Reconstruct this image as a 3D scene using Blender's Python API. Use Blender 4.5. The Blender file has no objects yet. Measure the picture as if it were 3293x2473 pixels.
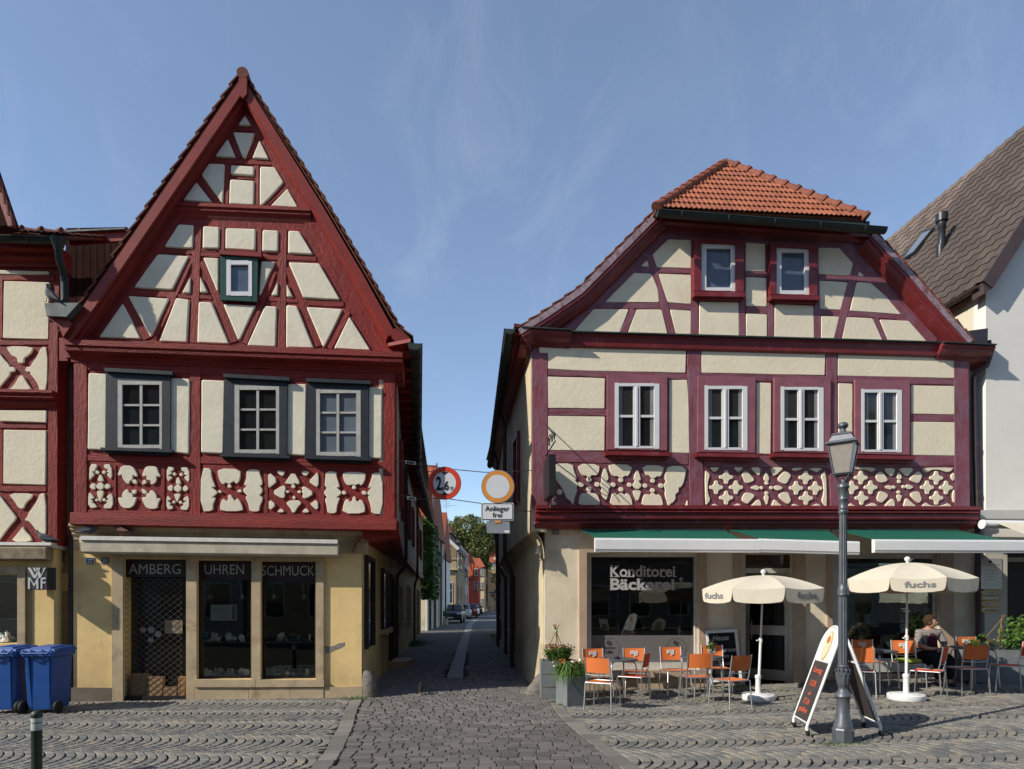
import bpy, bmesh, math, random
from mathutils import Vector, Matrix
from math import sin, cos, pi, radians, sqrt
random.seed(11)
SC = bpy.context.scene
COL = SC.collection
# ------------------------------------------------------------ camera, light, sky
F, CX, HY, EYE = 2010.0, 1646.5, 1935.0, 1.75
cam_d = bpy.data.cameras.new('camera'); cam = bpy.data.objects.new('camera', cam_d); COL.objects.link(cam)
cam.location = (0, 0, EYE); cam.rotation_euler = (pi / 2, 0, 0)
cam_d.sensor_width = 36; cam_d.lens = 36 * F / 3293; cam_d.shift_y = (HY - 2473 / 2) / 3293
cam_d.clip_start = .05; cam_d.clip_end = 3000
SC.camera = cam
SUN_AZ, SUN_EL = radians(27), radians(34)
wd = bpy.data.worlds.new('World'); SC.world = wd; wd.use_nodes = True
nt = wd.node_tree; nt.nodes.clear()
sky = nt.nodes.new('ShaderNodeTexSky'); sky.sky_type = 'NISHITA'; sky.sun_disc = False
sky.sun_elevation = SUN_EL; sky.sun_rotation = radians(243); sky.altitude = 200; sky.air_density = 1.0; sky.dust_density = .05; sky.ozone_density = 2.6
bg = nt.nodes.new('ShaderNodeBackground'); bg.inputs[1].default_value = .135
wo = nt.nodes.new('ShaderNodeOutputWorld')
tc = nt.nodes.new('ShaderNodeTexCoord')
def wnoise(scale, vec, detail=6, rough=.6, dist=.6):
    m = nt.nodes.new('ShaderNodeMapping'); m.inputs['Scale'].default_value = vec
    m.inputs['Rotation'].default_value = (0, radians(12), radians(15))
    n = nt.nodes.new('ShaderNodeTexNoise'); n.inputs['Scale'].default_value = scale
    n.inputs['Detail'].default_value = detail; n.inputs['Roughness'].default_value = rough; n.inputs['Distortion'].default_value = dist
    nt.links.new(tc.outputs['Generated'], m.inputs[0]); nt.links.new(m.outputs[0], n.inputs[0]); return n
n1 = wnoise(2.6, (3.0, 1.8, 1.6), 10, .68, .9); n2 = wnoise(2.0, (1.0, 1.0, 1.0), 4, .55, .3)
mr1 = nt.nodes.new('ShaderNodeMapRange'); mr1.inputs[1].default_value = .50; mr1.inputs[2].default_value = .86
mr2 = nt.nodes.new('ShaderNodeMapRange'); mr2.inputs[1].default_value = .46; mr2.inputs[2].default_value = .7
nt.links.new(n1.outputs[0], mr1.inputs[0]); nt.links.new(n2.outputs[0], mr2.inputs[0])
mm = nt.nodes.new('ShaderNodeMath'); mm.operation = 'MULTIPLY'; nt.links.new(mr1.outputs[0], mm.inputs[0]); nt.links.new(mr2.outputs[0], mm.inputs[1])
mm2 = nt.nodes.new('ShaderNodeMath'); mm2.operation = 'MULTIPLY'; mm2.inputs[1].default_value = .2; nt.links.new(mm.outputs[0], mm2.inputs[0])
mm3 = nt.nodes.new('ShaderNodeMath'); mm3.operation = 'ADD'; mm3.inputs[1].default_value = .09; nt.links.new(mm2.outputs[0], mm3.inputs[0])
mx = nt.nodes.new('ShaderNodeMixRGB'); mx.inputs[2].default_value = (4.6, 4.9, 5.4, 1)
nt.links.new(mm3.outputs[0], mx.inputs[0]); nt.links.new(sky.outputs[0], mx.inputs[1]); nt.links.new(mx.outputs[0], bg.inputs[0]); nt.links.new(bg.outputs[0], wo.inputs[0])
sl = bpy.data.lights.new('sun', 'SUN'); sl.energy = 4.3; sl.angle = radians(.53); sl.color = (1, .93, .82)
so = bpy.data.objects.new('sun', sl); COL.objects.link(so)
sd = Vector((cos(SUN_AZ) * cos(SUN_EL), sin(SUN_AZ) * cos(SUN_EL), -sin(SUN_EL)))
so.rotation_euler = sd.to_track_quat('-Z', 'Y').to_euler(); so.location = (-20, -10, 30)
SC.view_settings.view_transform = 'Standard'; SC.view_settings.look = 'None'
SC.view_settings.exposure = .42; SC.view_settings.gamma = 1; SC.view_settings.use_curve_mapping = False
SC.render.engine = 'CYCLES'
# ------------------------------------------------------------ helpers
def smooth(t): t = max(0, min(1, t)); return t * t * (3 - 2 * t)
def gz(x): return .03 * max(0, min(x, 10) - 2)
def ray(x, y): return Vector(((x - CX) / F, 1, (HY - y) / F))
EY = Vector((0, 0, EYE))
def atd(x, y, Y): return EY + ray(x, y) * Y
def atz(x, y, z): d = ray(x, y); return EY + d * ((z - EYE) / d.z)
def ong(x, y):
    z = 0
    for _ in range(8):
        p = atz(x, y, z); z = gz(p.x)
    return p
class Pl:
    def __init__(s, x, y, a):
        a = radians(a); s.p = Vector((x, y, 0)); s.u = Vector((cos(a), sin(a), 0)); s.n = Vector((sin(a), -cos(a), 0))
    def at(s, px, py, o=0):
        d = ray(px, py); return EY + d * ((s.p + s.n * o - EY).dot(s.n) / d.dot(s.n))
    def uz(s, px, py, o=0):
        v = s.at(px, py, o); return ((v - s.p).dot(s.u), v.z)
    def w(s, u, z, o=0): return s.p + s.u * u + Vector((0, 0, z)) + s.n * o
FL = Pl(-2.78, 11.5, 6.0)
FR = Pl(.695, 12.2, 5.5)
def cr(x0, y0, s):
    def f(*pts): return [(x0 + x / s, y0 + y / s) for x, y in pts]
    return f
cA = cr(0, 200, 1.58); cB = cr(0, 1100, 1.58); cL = cr(0, 1700, 1.7015)
cR1 = cr(1500, 450, 1.2337); cR2 = cr(1600, 1050, 1.3066)
cD1 = cr(270, 1480, 5.978); cD2 = cr(630, 1480, 5.978); cD3 = cr(930, 1480, 5.978)
cE1 = cr(1740, 1470, 4.608); cE2 = cr(2240, 1480, 5.027); cE3 = cr(2660, 1480, 4.608)
cW1 = cr(0, 560, 2.7675); cW2 = cr(0, 1080, 2.373); cW3 = cr(0, 1720, 2.864)
cT1 = cr(1650, 1750, 2.298); cT2 = cr(2400, 1750, 2.298); cG = cr(2780, 420, 2.443)
c3 = cr(1380, 1640, 4.371); cQ = cr(1160, 1650, 2.635); cV = cr(1550, 1500, 2.215); cX = cr(1200, 1400, 2.077)
MATS = {}
def nd(t, k, **kw):
    n = t.nodes.new(k)
    for a, b in kw.items(): setattr(n, a, b)
    return n
def ramp(t, src, stops):
    r = nd(t, 'ShaderNodeValToRGB'); e = r.color_ramp.elements
    while len(e) < len(stops): e.new(.5)
    for q, (p, c) in zip(e, stops): q.position = p; q.color = (c, c, c, 1) if isinstance(c, (int, float)) else (*c, 1)
    t.links.new(src, r.inputs[0]); return r.outputs[0]
def noise(t, scale, vec=(1, 1, 1), detail=5, rough=.6, coord='Object', dist=0):
    tcn = nd(t, 'ShaderNodeTexCoord'); m = nd(t, 'ShaderNodeMapping'); m.inputs['Scale'].default_value = vec
    n = nd(t, 'ShaderNodeTexNoise'); n.inputs['Scale'].default_value = scale; n.inputs['Detail'].default_value = detail
    n.inputs['Roughness'].default_value = rough; n.inputs['Distortion'].default_value = dist
    t.links.new(tcn.outputs[coord], m.inputs[0]); t.links.new(m.outputs[0], n.inputs[0]); return n.outputs[0]
def mixc(t, f, a, b, mode='MIX'):
    m = nd(t, 'ShaderNodeMixRGB', blend_type=mode)
    if isinstance(f, (int, float)): m.inputs[0].default_value = f
    else: t.links.new(f, m.inputs[0])
    for i, v in ((1, a), (2, b)):
        if isinstance(v, tuple): m.inputs[i].default_value = (*v, 1)
        else: t.links.new(v, m.inputs[i])
    return m.outputs[0]
def mat(name, col, rough=.7, spec=.4, metal=0, var=.18, vs=3, bump=0, bs=30, bvec=(1, 1, 1), coord='Object', col2=None, c2s=2, c2r=(.5, .62), vvec=(1, 1, 1), bd=.01, tone=None, rand=0, trans=0, vdet=5, dirt=None):
    if name in MATS: return MATS[name]
    m = bpy.data.materials.new(name); m.use_nodes = True; t = m.node_tree; p = t.nodes['Principled BSDF']
    p.inputs['Roughness'].default_value = rough; p.inputs['Specular IOR Level'].default_value = spec; p.inputs['Metallic'].default_value = metal
    p.inputs['Transmission Weight'].default_value = trans
    c = col
    if var:
        n = noise(t, vs, vvec, vdet, .65, coord)
        c = mixc(t, 1.0, col, ramp(t, n, [(.3, 1 - var), (.7, 1 + var)]), 'MULTIPLY')
    if col2:
        n = noise(t, c2s, vvec, 7, .7, coord, .3)
        c = mixc(t, ramp(t, n, [(c2r[0], 0.0), (c2r[1], 1.0)]), c, col2)
    if dirt:
        tcn = nd(t, 'ShaderNodeTexCoord'); sx = nd(t, 'ShaderNodeSeparateXYZ'); t.links.new(tcn.outputs['Object'], sx.inputs[0]); ad = nd(t, 'ShaderNodeMath', operation='MULTIPLY_ADD'); ad.inputs[1].default_value = .9
        t.links.new(noise(t, 3, (1, 1, .6), 8, .75), ad.inputs[0]); mu = nd(t, 'ShaderNodeMath', operation='MULTIPLY'); mu.inputs[1].default_value = -.8; t.links.new(sx.outputs[2], mu.inputs[0]); t.links.new(mu.outputs[0], ad.inputs[2])
        c = mixc(t, ramp(t, ad.outputs[0], [(.10, 0.0), (.42, .55)]), c, dirt); c = mixc(t, ramp(t, noise(t, 2.2, (3, 3, .35), 8, .7), [(.55, 0.0), (.8, .35)]), c, dirt)
    if tone:
        a = nd(t, 'ShaderNodeAttribute', attribute_name='tone')
        c = mixc(t, 1.0, c, ramp(t, a.outputs['Fac'], tone), 'MULTIPLY')
    if rand:
        oi = nd(t, 'ShaderNodeObjectInfo')
        c = mixc(t, 1.0, c, ramp(t, oi.outputs['Random'], [(0, 1 - rand), (1, 1 + rand)]), 'MULTIPLY')
    if isinstance(c, tuple): p.inputs['Base Color'].default_value = (*c, 1)
    else: t.links.new(c, p.inputs['Base Color'])
    if bump:
        b = nd(t, 'ShaderNodeBump'); b.inputs['Strength'].default_value = bump; b.inputs['Distance'].default_value = bd
        t.links.new(noise(t, bs, bvec, 6, .65, coord), b.inputs['Height']); t.links.new(b.outputs[0], p.inputs['Normal'])
    MATS[name] = m; return m
def glassmat(name, tint=(.88, .92, .9), refl=.55, base=.04):
    m = bpy.data.materials.new(name); m.use_nodes = True; t = m.node_tree; t.nodes.clear()
    o = nd(t, 'ShaderNodeOutputMaterial'); tr = nd(t, 'ShaderNodeBsdfTransparent'); tr.inputs[0].default_value = (*tint, 1)
    g = nd(t, 'ShaderNodeBsdfGlossy'); g.inputs['Roughness'].default_value = .01; g.inputs[0].default_value = (.9, .95, 1, 1)
    fr = nd(t, 'ShaderNodeFresnel'); fr.inputs[0].default_value = 1.5
    b = nd(t, 'ShaderNodeBump'); b.inputs['Strength'].default_value = .05; b.inputs['Distance'].default_value = .02
    t.links.new(noise(t, 1.5, (1, 1, 1), 2), b.inputs['Height']); t.links.new(b.outputs[0], g.inputs['Normal'])
    mxs = nd(t, 'ShaderNodeMixShader'); t.links.new(fr.outputs[0], mxs.inputs[0]); t.links.new(tr.outputs[0], mxs.inputs[1]); t.links.new(g.outputs[0], mxs.inputs[2])
    t.links.new(mxs.outputs[0], o.inputs[0]); MATS[name] = m; return m
class MB:
    def __init__(s): s.v = []; s.f = []; s.uv = {}; s.tone = []; s.mi = []; s.m = 0; s.has_uv = False
    def add(s, vs, fs, uvs=None, tone=0):
        b = len(s.v); s.v += [Vector(v) for v in vs]
        for i, f in enumerate(fs):
            s.f.append([b + k for k in f]); s.mi.append(s.m); s.tone.append(tone)
            if uvs: s.uv[len(s.f) - 1] = uvs[i]; s.has_uv = True
        return s
    def hexa(s, p, tone=0):  # p: 8 pts bottom 4 then top 4 (ccw from above)
        return s.add(p, [(3, 2, 1, 0), (4, 5, 6, 7), (0, 1, 5, 4), (1, 2, 6, 5), (2, 3, 7, 6), (3, 0, 4, 7)], tone=tone)
    def box(s, c, d, rz=0, tone=0, M=None):
        x, y, z = d[0] / 2, d[1] / 2, d[2] / 2; c = Vector(c); R = M if M else Matrix.Rotation(rz, 3, 'Z')
        return s.hexa([c + R @ Vector(q) for q in [(-x, -y, -z), (x, -y, -z), (x, y, -z), (-x, y, -z), (-x, -y, z), (x, -y, z), (x, y, z), (-x, y, z)]], tone)
    def tube(s, pts, r, n=8, caps=True, closed=False):
        pts = [Vector(p) for p in pts]; rs = r if isinstance(r, (list, tuple)) else [r] * len(pts); L = len(pts); ring = []
        up = None
        for i, p in enumerate(pts):
            a = pts[(i - 1) % L] if (i > 0 or closed) else p; b = pts[(i + 1) % L] if (i < L - 1 or closed) else p
            t = (b - a); t = t.normalized() if t.length > 1e-9 else Vector((0, 0, 1))
            if up is None: up = Vector((0, 0, 1)) if abs(t.z) < .9 else Vector((0, 1, 0))
            x = t.cross(up)
            if x.length < 1e-5: x = t.cross(Vector((1, 0, 0)))
            x.normalize(); y = x.cross(t).normalized(); up = y
            ring.append([p + x * (cos(2 * pi * k / n) * rs[i]) + y * (sin(2 * pi * k / n) * rs[i]) for k in range(n)])
        vs = [q for g in ring for q in g]; fs = []
        for i in range(L if closed else L - 1):
            j = (i + 1) % L
            for k in range(n): fs.append((i * n + k, i * n + (k + 1) % n, j * n + (k + 1) % n, j * n + k))
        if caps and not closed: fs.append(tuple(range(n))[::-1]); fs.append(tuple((L - 1) * n + k for k in range(n)))
        return s.add(vs, fs)
    def lathe(s, prof, c=(0, 0, 0), n=24, M=None, sq=None):
        c = Vector(c); vs = []; M = M or Matrix.Identity(3)
        for r, z in prof:
            for k in range(n):
                a = 2 * pi * k / n + (sq or 0); vs.append(c + M @ Vector((r * cos(a), r * sin(a), z)))
        fs = []
        for i in range(len(prof) - 1):
            for k in range(n): fs.append((i * n + k, i * n + (k + 1) % n, (i + 1) * n + (k + 1) % n, (i + 1) * n + k))
        fs.append(tuple(range(n))[::-1]); fs.append(tuple((len(prof) - 1) * n + k for k in range(n)))
        return s.add(vs, fs)
    def quadslab(s, q, vec, tone=0):  # q: 4+ pts polygon, extruded by vec
        q = [Vector(a) for a in q]; vec = Vector(vec); n = len(q)
        return s.add(q + [a + vec for a in q], [tuple(range(n))[::-1], tuple(range(n, 2 * n))] + [(i, (i + 1) % n, n + (i + 1) % n, n + i) for i in range(n)], tone=tone)
    def sweep(s, path, n, prof, close=True, side=1):
        """path: 3D points in a plane with normal n; prof: (o, s) pairs: o along n, s across the path"""
        path = [Vector(p) for p in path]; n = Vector(n); L = len(path); k = len(prof); vs = []; uvs = []; acc = 0
        for i, p in enumerate(path):
            d1 = (p - path[i - 1]).normalized() if i else None; d2 = (path[i + 1] - p).normalized() if i < L - 1 else None
            if d1 is None: d1 = d2
            if d2 is None: d2 = d1
            v1 = n.cross(d1) * side; v2 = n.cross(d2) * side; v = (v1 + v2).normalized(); v = v / max(.4, v.dot(v1))
            if i: acc += (p - path[i - 1]).length
            for o, q in prof: vs.append(p + n * o + v * q); uvs.append((acc, q + o))
        fs = []; fu = []
        for i in range(L - 1):
            for j in range(k if close else k - 1):
                a, b = i * k + j, i * k + (j + 1) % k; f = (a, b, b + k, a + k); fs.append(f); fu.append([uvs[a], uvs[b], uvs[b + k], uvs[a + k]])
        if close:
            fs.append(tuple(range(k))[::-1]); fu.append([uvs[j] for j in range(k)][::-1]); fs.append(tuple((L - 1) * k + j for j in range(k))); fu.append([uvs[(L - 1) * k + j] for j in range(k)])
        return s.add(vs, fs, fu)
WL = {}
def link(name, mb, m, parent=None, smooth_=False, recalc=True, world=True):
    off = WL.get(parent.name, Vector((0, 0, 0))) if (parent and world) else Vector((0, 0, 0))
    me = bpy.data.meshes.new(name)
    me.from_pydata([tuple(v - off) for v in mb.v], [], mb.f)
    if mb.has_uv:
        ul = me.uv_layers.new(name='UVMap')
        for pi_, poly in enumerate(me.polygons):
            uv = mb.uv.get(pi_)
            if uv:
                for li, c in zip(poly.loop_indices, uv): ul.data[li].uv = c
    if any(mb.tone):
        at = me.attributes.new('tone', 'FLOAT', 'FACE'); at.data.foreach_set('value', mb.tone)
    ms = m if isinstance(m, (list, tuple)) else [m]
    for q in ms: me.materials.append(q)
    if len(ms) > 1: me.polygons.foreach_set('material_index', mb.mi)
    if recalc and not mb.has_uv:
        bm = bmesh.new(); bm.from_mesh(me); bmesh.ops.recalc_face_normals(bm, faces=bm.faces); bm.to_mesh(me); bm.free()
    if smooth_:
        me.polygons.foreach_set('use_smooth', [True] * len(me.polygons))
        if smooth_ is not True:
            try: me.set_sharp_from_angle(angle=radians(smooth_))
            except Exception: pass
    o = bpy.data.objects.new(name, me); COL.objects.link(o)
    if parent: o.parent = parent; WL[o.name] = off.copy()
    return o
def tag(o, label=None, cat=None, group=None, kind=None):
    if label: o['label'] = label
    if cat: o['category'] = cat
    if group: o['group'] = group
    if kind: o['kind'] = kind
    return o
def thing(name, label, cat, loc=(0, 0, 0), rz=0, group=None):
    o = bpy.data.objects.new(name, None); COL.objects.link(o); o.location = loc; o.rotation_euler = (0, 0, rz)
    o.empty_display_size = .2; WL[o.name] = Vector(loc); return tag(o, label, cat, group)
def local(t): WL[t.name] = Vector((0, 0, 0)); return t     # build this thing's parts in its own coordinates
def copy_tree(o, parent=None):
    c = o.copy(); COL.objects.link(c); c.parent = parent
    for ch in list(o.children): copy_tree(ch, c)
    return c
def area2(p): return sum(p[i][0] * p[(i + 1) % len(p)][1] - p[(i + 1) % len(p)][0] * p[i][1] for i in range(len(p))) / 2
def round2(p, r, steps=1):
    out = []; n = len(p)
    for i in range(n):
        a, b, c = Vector(p[i - 1]), Vector(p[i]), Vector(p[(i + 1) % n]); ra = min(r, .38 * (a - b).length); rc = min(r, .38 * (c - b).length)
        s = b + (a - b).normalized() * ra; e = b + (c - b).normalized() * rc
        out.append(tuple(s)); out.append(tuple((s + e) / 4 + b / 2)); out.append(tuple(e))
    return out
def chaikin(p, k=1):
    for _ in range(k):
        q = []
        for i in range(len(p)):
            a, b = Vector(p[i]), Vector(p[(i + 1) % len(p)]); q += [tuple(a * .75 + b * .25), tuple(a * .25 + b * .75)]
        p = q
    return p
def wob(p, step, amp):
    out = []
    for i in range(len(p)):
        a, b = Vector(p[i]), Vector(p[(i + 1) % len(p)]); k = max(1, int((b - a).length / step))
        for j in range(k):
            q = a + (b - a) * j / k
            if k > 1: q += Vector((random.uniform(-amp, amp), random.uniform(-amp, amp)))
            out.append(tuple(q))
    return out
def inset2(p, e):
    out = []; n = len(p)
    for i in range(n):
        a, b, c = Vector(p[i - 1]), Vector(p[i]), Vector(p[(i + 1) % n]); d1 = (b - a); d2 = (c - b)
        if d1.length < 1e-7 or d2.length < 1e-7: out.append(tuple(b)); continue
        d1.normalize(); d2.normalize(); n1 = Vector((-d1.y, d1.x)); n2 = Vector((-d2.y, d2.x)); m = n1 + n2
        if m.length < 1e-4: m = n1
        m.normalize(); k = min(1.6, 1 / max(.3, m.dot(n1))); out.append(tuple(b + m * (e * k)))
    return out
def panel(S, pl, o, t, m, parent, e=.018, r=.03, soft=0, name='plaster_panel', amp=.003):
    p = [pl.uz(x, y, o + t) for x, y in S]
    if area2(p) < 0: p = p[::-1]
    rings = []; jit = None; cnt = None
    for k, (ee, oo) in enumerate(((0, o), (e * .15, o + t * .55), (e * .5, o + t * .88), (e, o + t))):
        q = inset2(p, ee) if ee else p
        q = chaikin(q, soft) if soft else round2(q, max(.006, r - ee * .3))
        if not soft:
            if cnt is None: cnt = [max(1, int((Vector(q[i]) - Vector(q[(i + 1) % len(q)])).length / .25)) for i in range(len(q))]; jit = [[Vector((random.uniform(-amp, amp), random.uniform(-amp, amp))) for _ in range(c)] for c in cnt]
            out = []
            for i in range(len(q)):
                a, b = Vector(q[i]), Vector(q[(i + 1) % len(q)])
                for c in range(cnt[i]): out.append(a + (b - a) * c / cnt[i] + (jit[i][c] if c else Vector((0, 0))))
            q = out
        rings.append(([tuple(v) for v in q], oo))
    n = len(rings[0][0]); vs = [pl.w(u, z, oo) for q, oo in rings for u, z in q]; fs = []
    for i in range(3):
        for k in range(n): fs.append((i * n + k, i * n + (k + 1) % n, (i + 1) * n + (k + 1) % n, (i + 1) * n + k))
    fs.append(tuple(3 * n + k for k in range(n))); B = MB(); B.add(vs, fs)
    o_ = link(name, B, m, parent, recalc=False, smooth_=50); o_.data.polygons[len(o_.data.polygons) - 1].use_smooth = False; return o_
def flat(S, pl, o, t, m, parent, name, bevel=0):   # plain slab traced on a facade
    q = [pl.at(x, y, o + t) for x, y in S]; B = MB(); B.quadslab(q, -pl.n * t); return link(name, B, m, parent)
def rect(x0, y0, x1, y1): return [(x0, y0), (x1, y0), (x1, y1), (x0, y1)]
def beam(a, b, w, pl, o, t, m, parent, name='beam', w2=None, amp=.004):
    A = Vector(pl.uz(a[0], a[1], o + t)); Bp = Vector(pl.uz(b[0], b[1], o + t)); sc = (pl.at(a[0], a[1], o + t) - pl.at(a[0] + 10, a[1], o + t)).length / 10
    d = (Bp - A); L = d.length; d.normalize(); v = Vector((-d.y, d.x)); k = max(2, int(L / .3)); hw = w * sc / 2; hw2 = (w2 or w) * sc / 2
    B = MB(); vs = []
    for i in range(k + 1):
        c = A + d * (L * i / k); h = hw + (hw2 - hw) * i / k; j1 = random.uniform(-amp, amp); j2 = random.uniform(-amp, amp); jo = random.uniform(-.002, .002)
        for q, oo in ((-h + j1, o), (-h + j1, o + t * .7), (-h + .008 + j1, o + t + jo), (h - .008 + j2, o + t + jo), (h + j2, o + t * .7), (h + j2, o)):
            c2 = c + v * q; vs.append(pl.w(c2.x, c2.y, oo))
    fs = []; fu = []; x0 = random.uniform(0, 50)
    for i in range(k):
        for j in range(5):
            f = (i * 6 + j, i * 6 + j + 1, (i + 1) * 6 + j + 1, (i + 1) * 6 + j); fs.append(f)
            q = [j * .06, (j + 1) * .06]; s0, s1 = x0 + L * i / k, x0 + L * (i + 1) / k; fu.append([(s0, q[0]), (s0, q[1]), (s1, q[1]), (s1, q[0])])
    for base in (0, k * 6): fs.append(tuple(base + j for j in range(6))); fu.append([(x0, 0)] * 6)
    B.add(vs, fs, fu); return link(name, B, m, parent, recalc=False)
def text2(st, bold=0, shear=0, spacing=1):
    c = bpy.data.curves.new('t', 'FONT'); c.body = st; c.size = 1; c.offset = bold; c.shear = shear; c.space_character = spacing; c.resolution_u = 3
    o = bpy.data.objects.new('t', c); me = bpy.data.meshes.new_from_object(o)
    v = [tuple(q.co)[:2] for q in me.vertices]; f = [tuple(q.vertices) for q in me.polygons]
    bpy.data.objects.remove(o); bpy.data.curves.remove(c); bpy.data.meshes.remove(me)
    if not v: return [], []
    x0 = min(q[0] for q in v); x1 = max(q[0] for q in v); y0 = min(q[1] for q in v); y1 = max(q[1] for q in v)
    return [((x - x0) / (x1 - x0), (y - y0) / (y1 - y0)) for x, y in v], f
def textq(st, q, m, parent, name='lettering', bold=.0, shear=0, spacing=1, lift=None, world=True):
    """q: 3D corners bottom-left, bottom-right, top-left"""
    a, b, c = [Vector(k) for k in q]; v, f = text2(st, bold, shear, spacing); n = (b - a).cross(c - a).normalized() * (lift or .003)
    B = MB(); B.add([a + (b - a) * x + (c - a) * y + n for x, y in v], f); return link(name, B, m, parent, recalc=False, world=world)
def texts(st, x0, y0, x1, y1, pl, o, m, parent, dy=0, **k):
    return textq(st, [pl.at(x0, y1, o), pl.at(x1, y1 + dy, o), pl.at(x0, y0, o)], m, parent, **k)
def wallholes(pl, u0, u1, z0, z1, o0, o1, holes, m, parent, name):
    us = sorted(set([u0, u1] + [h[i] for h in holes for i in (0, 1)])); zs = sorted(set([z0, z1] + [h[i] for h in holes for i in (2, 3)])); B = MB()
    us = [u for u in us if u0 <= u <= u1]; zs = [z for z in zs if z0 <= z <= z1]
    solid = lambda i, j: 0 <= i < len(us) - 1 and 0 <= j < len(zs) - 1 and not any(h[0] < (us[i] + us[i + 1]) / 2 < h[1] and h[2] < (zs[j] + zs[j + 1]) / 2 < h[3] for h in holes)
    for i in range(len(us) - 1):
        for j in range(len(zs) - 1):
            if not solid(i, j): continue
            a, b, c, d = us[i], us[i + 1], zs[j], zs[j + 1]; W = pl.w
            B.add([W(a, c, o1), W(b, c, o1), W(b, d, o1), W(a, d, o1)], [(0, 1, 2, 3)]); B.add([W(a, c, o0), W(b, c, o0), W(b, d, o0), W(a, d, o0)], [(3, 2, 1, 0)])
            for (e0, e1, ok) in (((a, c), (b, c), solid(i, j - 1)), ((b, c), (b, d), solid(i + 1, j)), ((b, d), (a, d), solid(i, j + 1)), ((a, d), (a, c), solid(i - 1, j))):
                if not ok: B.add([W(*e0, o0), W(*e1, o0), W(*e1, o1), W(*e0, o1)], [(0, 1, 2, 3)])
    return link(name, B, m, parent)
def leaves(B, c, rad, n, size, fn=None, shell=.55, flatten=0, tone=True):
    for _ in range(n):
        while True:
            d = Vector((random.uniform(-1, 1), random.uniform(-1, 1), random.uniform(-1, 1)))
            if .02 < d.length < 1: break
        d = d.normalized() * (shell + (1 - shell) * random.random()) ** 1
        p = Vector((c[0] + d.x * rad[0], c[1] + d.y * rad[1], c[2] + d.z * rad[2])); s = size * random.uniform(.6, 1.3)
        a = Vector((random.gauss(0, 1), random.gauss(0, 1), random.gauss(0, .6))).normalized(); b = a.cross(Vector((random.gauss(0, 1), random.gauss(0, 1), random.gauss(0, 1)))).normalized()
        B.add([p - a * s, p + b * s * .45, p + a * s, p - b * s * .45], [(0, 1, 2, 3)], tone=random.uniform(.05, 1) if tone else 0)
# ------------------------------------------------------------ materials
RED = mat('red_timber', (.21, .016, .011), .62, .35, var=.35, vs=1.4, bump=.9, bs=7, bvec=(.9, 9, 9), coord='UV', vvec=(.5, 5, 5), bd=.02, col2=(.075, .009, .008), c2s=4, c2r=(.62, .78))
REDF = mat('red_timber_face', (.195, .0145, .010), .62, .35, var=.3, vs=5, bump=.8, bs=16, bd=.015, vvec=(1, 1, 1.6), col2=(.08, .009, .008), c2s=9, c2r=(.66, .8))
REDP = mat('red_board', (.215, .022, .014), .5, .4, var=.2, vs=3, bump=.25, bs=30)
PUR = mat('purple_timber', (.21, .052, .07), .5, .5, var=.35, vs=1.6, bump=.9, bs=8, bvec=(.9, 9, 9), coord='UV', vvec=(.5, 6, 6), bd=.014, col2=(.22, .11, .14), c2s=4, c2r=(.42, .66))
PURF = mat('purple_timber_face', (.18, .042, .056), .5, .5, var=.3, vs=5, bump=.9, bs=14, bd=.016, col2=(.20, .10, .13), c2s=10, c2r=(.45, .66))
PURB = mat('claret_board', (.175, .019, .021), .42, .5, var=.22, vs=3, bump=.2, bs=25, col2=(.22, .075, .10), c2s=3, c2r=(.55, .75))
PURW = mat('pinkish_casing', (.26, .095, .115), .42, .5, var=.16, vs=4, bump=.2, bs=30)
WASH = mat('faded_verge_board', (.30, .22, .25), .6, .4, var=.35, vs=9, bump=.3, bs=30, col2=(.14, .03, .035), c2s=7, c2r=(.5, .68))
PL1 = mat('cream_panel_plaster', (.75, .69, .54), .85, .25, var=.07, vs=2.5, bump=.5, bs=11, bd=.012, col2=(.66, .60, .46), c2s=1.6, c2r=(.52, .75))
PL2 = mat('pale_yellow_plaster', (.78, .695, .52), .85, .25, var=.06, vs=2, bump=.45, bs=14, bd=.014, col2=(.70, .615, .45), c2s=1.4, c2r=(.55, .75))
YEL = mat('yellow_wall_plaster', (.74, .535, .24), .85, .25, var=.09, vs=2, bump=.35, bs=26, bd=.012, col2=(.58, .42, .2), c2s=1.2, c2r=(.5, .72), dirt=(.34, .25, .14))
BEI = mat('beige_wall_plaster', (.74, .65, .49), .85, .25, var=.08, vs=1.6, bump=.35, bs=20, bd=.012, col2=(.57, .48, .34), c2s=1.1, c2r=(.5, .72), dirt=(.36, .29, .2))
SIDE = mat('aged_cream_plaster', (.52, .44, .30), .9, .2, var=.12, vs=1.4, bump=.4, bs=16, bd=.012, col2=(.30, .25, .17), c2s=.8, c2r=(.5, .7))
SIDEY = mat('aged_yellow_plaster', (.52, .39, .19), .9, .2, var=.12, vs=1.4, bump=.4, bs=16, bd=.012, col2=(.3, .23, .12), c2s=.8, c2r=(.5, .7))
WHW = mat('white_wall_plaster', (.76, .735, .67), .85, .25, var=.04, vs=2, bump=.3, bs=30, bd=.008)
STN = mat('sandstone', (.44, .345, .22), .85, .25, var=.16, vs=3, bump=.45, bs=40, bd=.006, col2=(.25, .19, .12), c2s=2.5, c2r=(.52, .72))
STNP = mat('pink_sandstone', (.46, .34, .245), .85, .25, var=.12, vs=3, bump=.4, bs=40, bd=.006)
GREYST = mat('grey_plinth_render', (.15, .13, .105), .9, .2, var=.25, vs=4, bump=.5, bs=30)
WHITE = mat('white_paint', (.70, .70, .69), .4, .5, var=.04, vs=6)
AGEDW = mat('aged_white_paint', (.52, .50, .45), .55, .4, var=.16, vs=9, bump=.2, bs=40)
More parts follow.
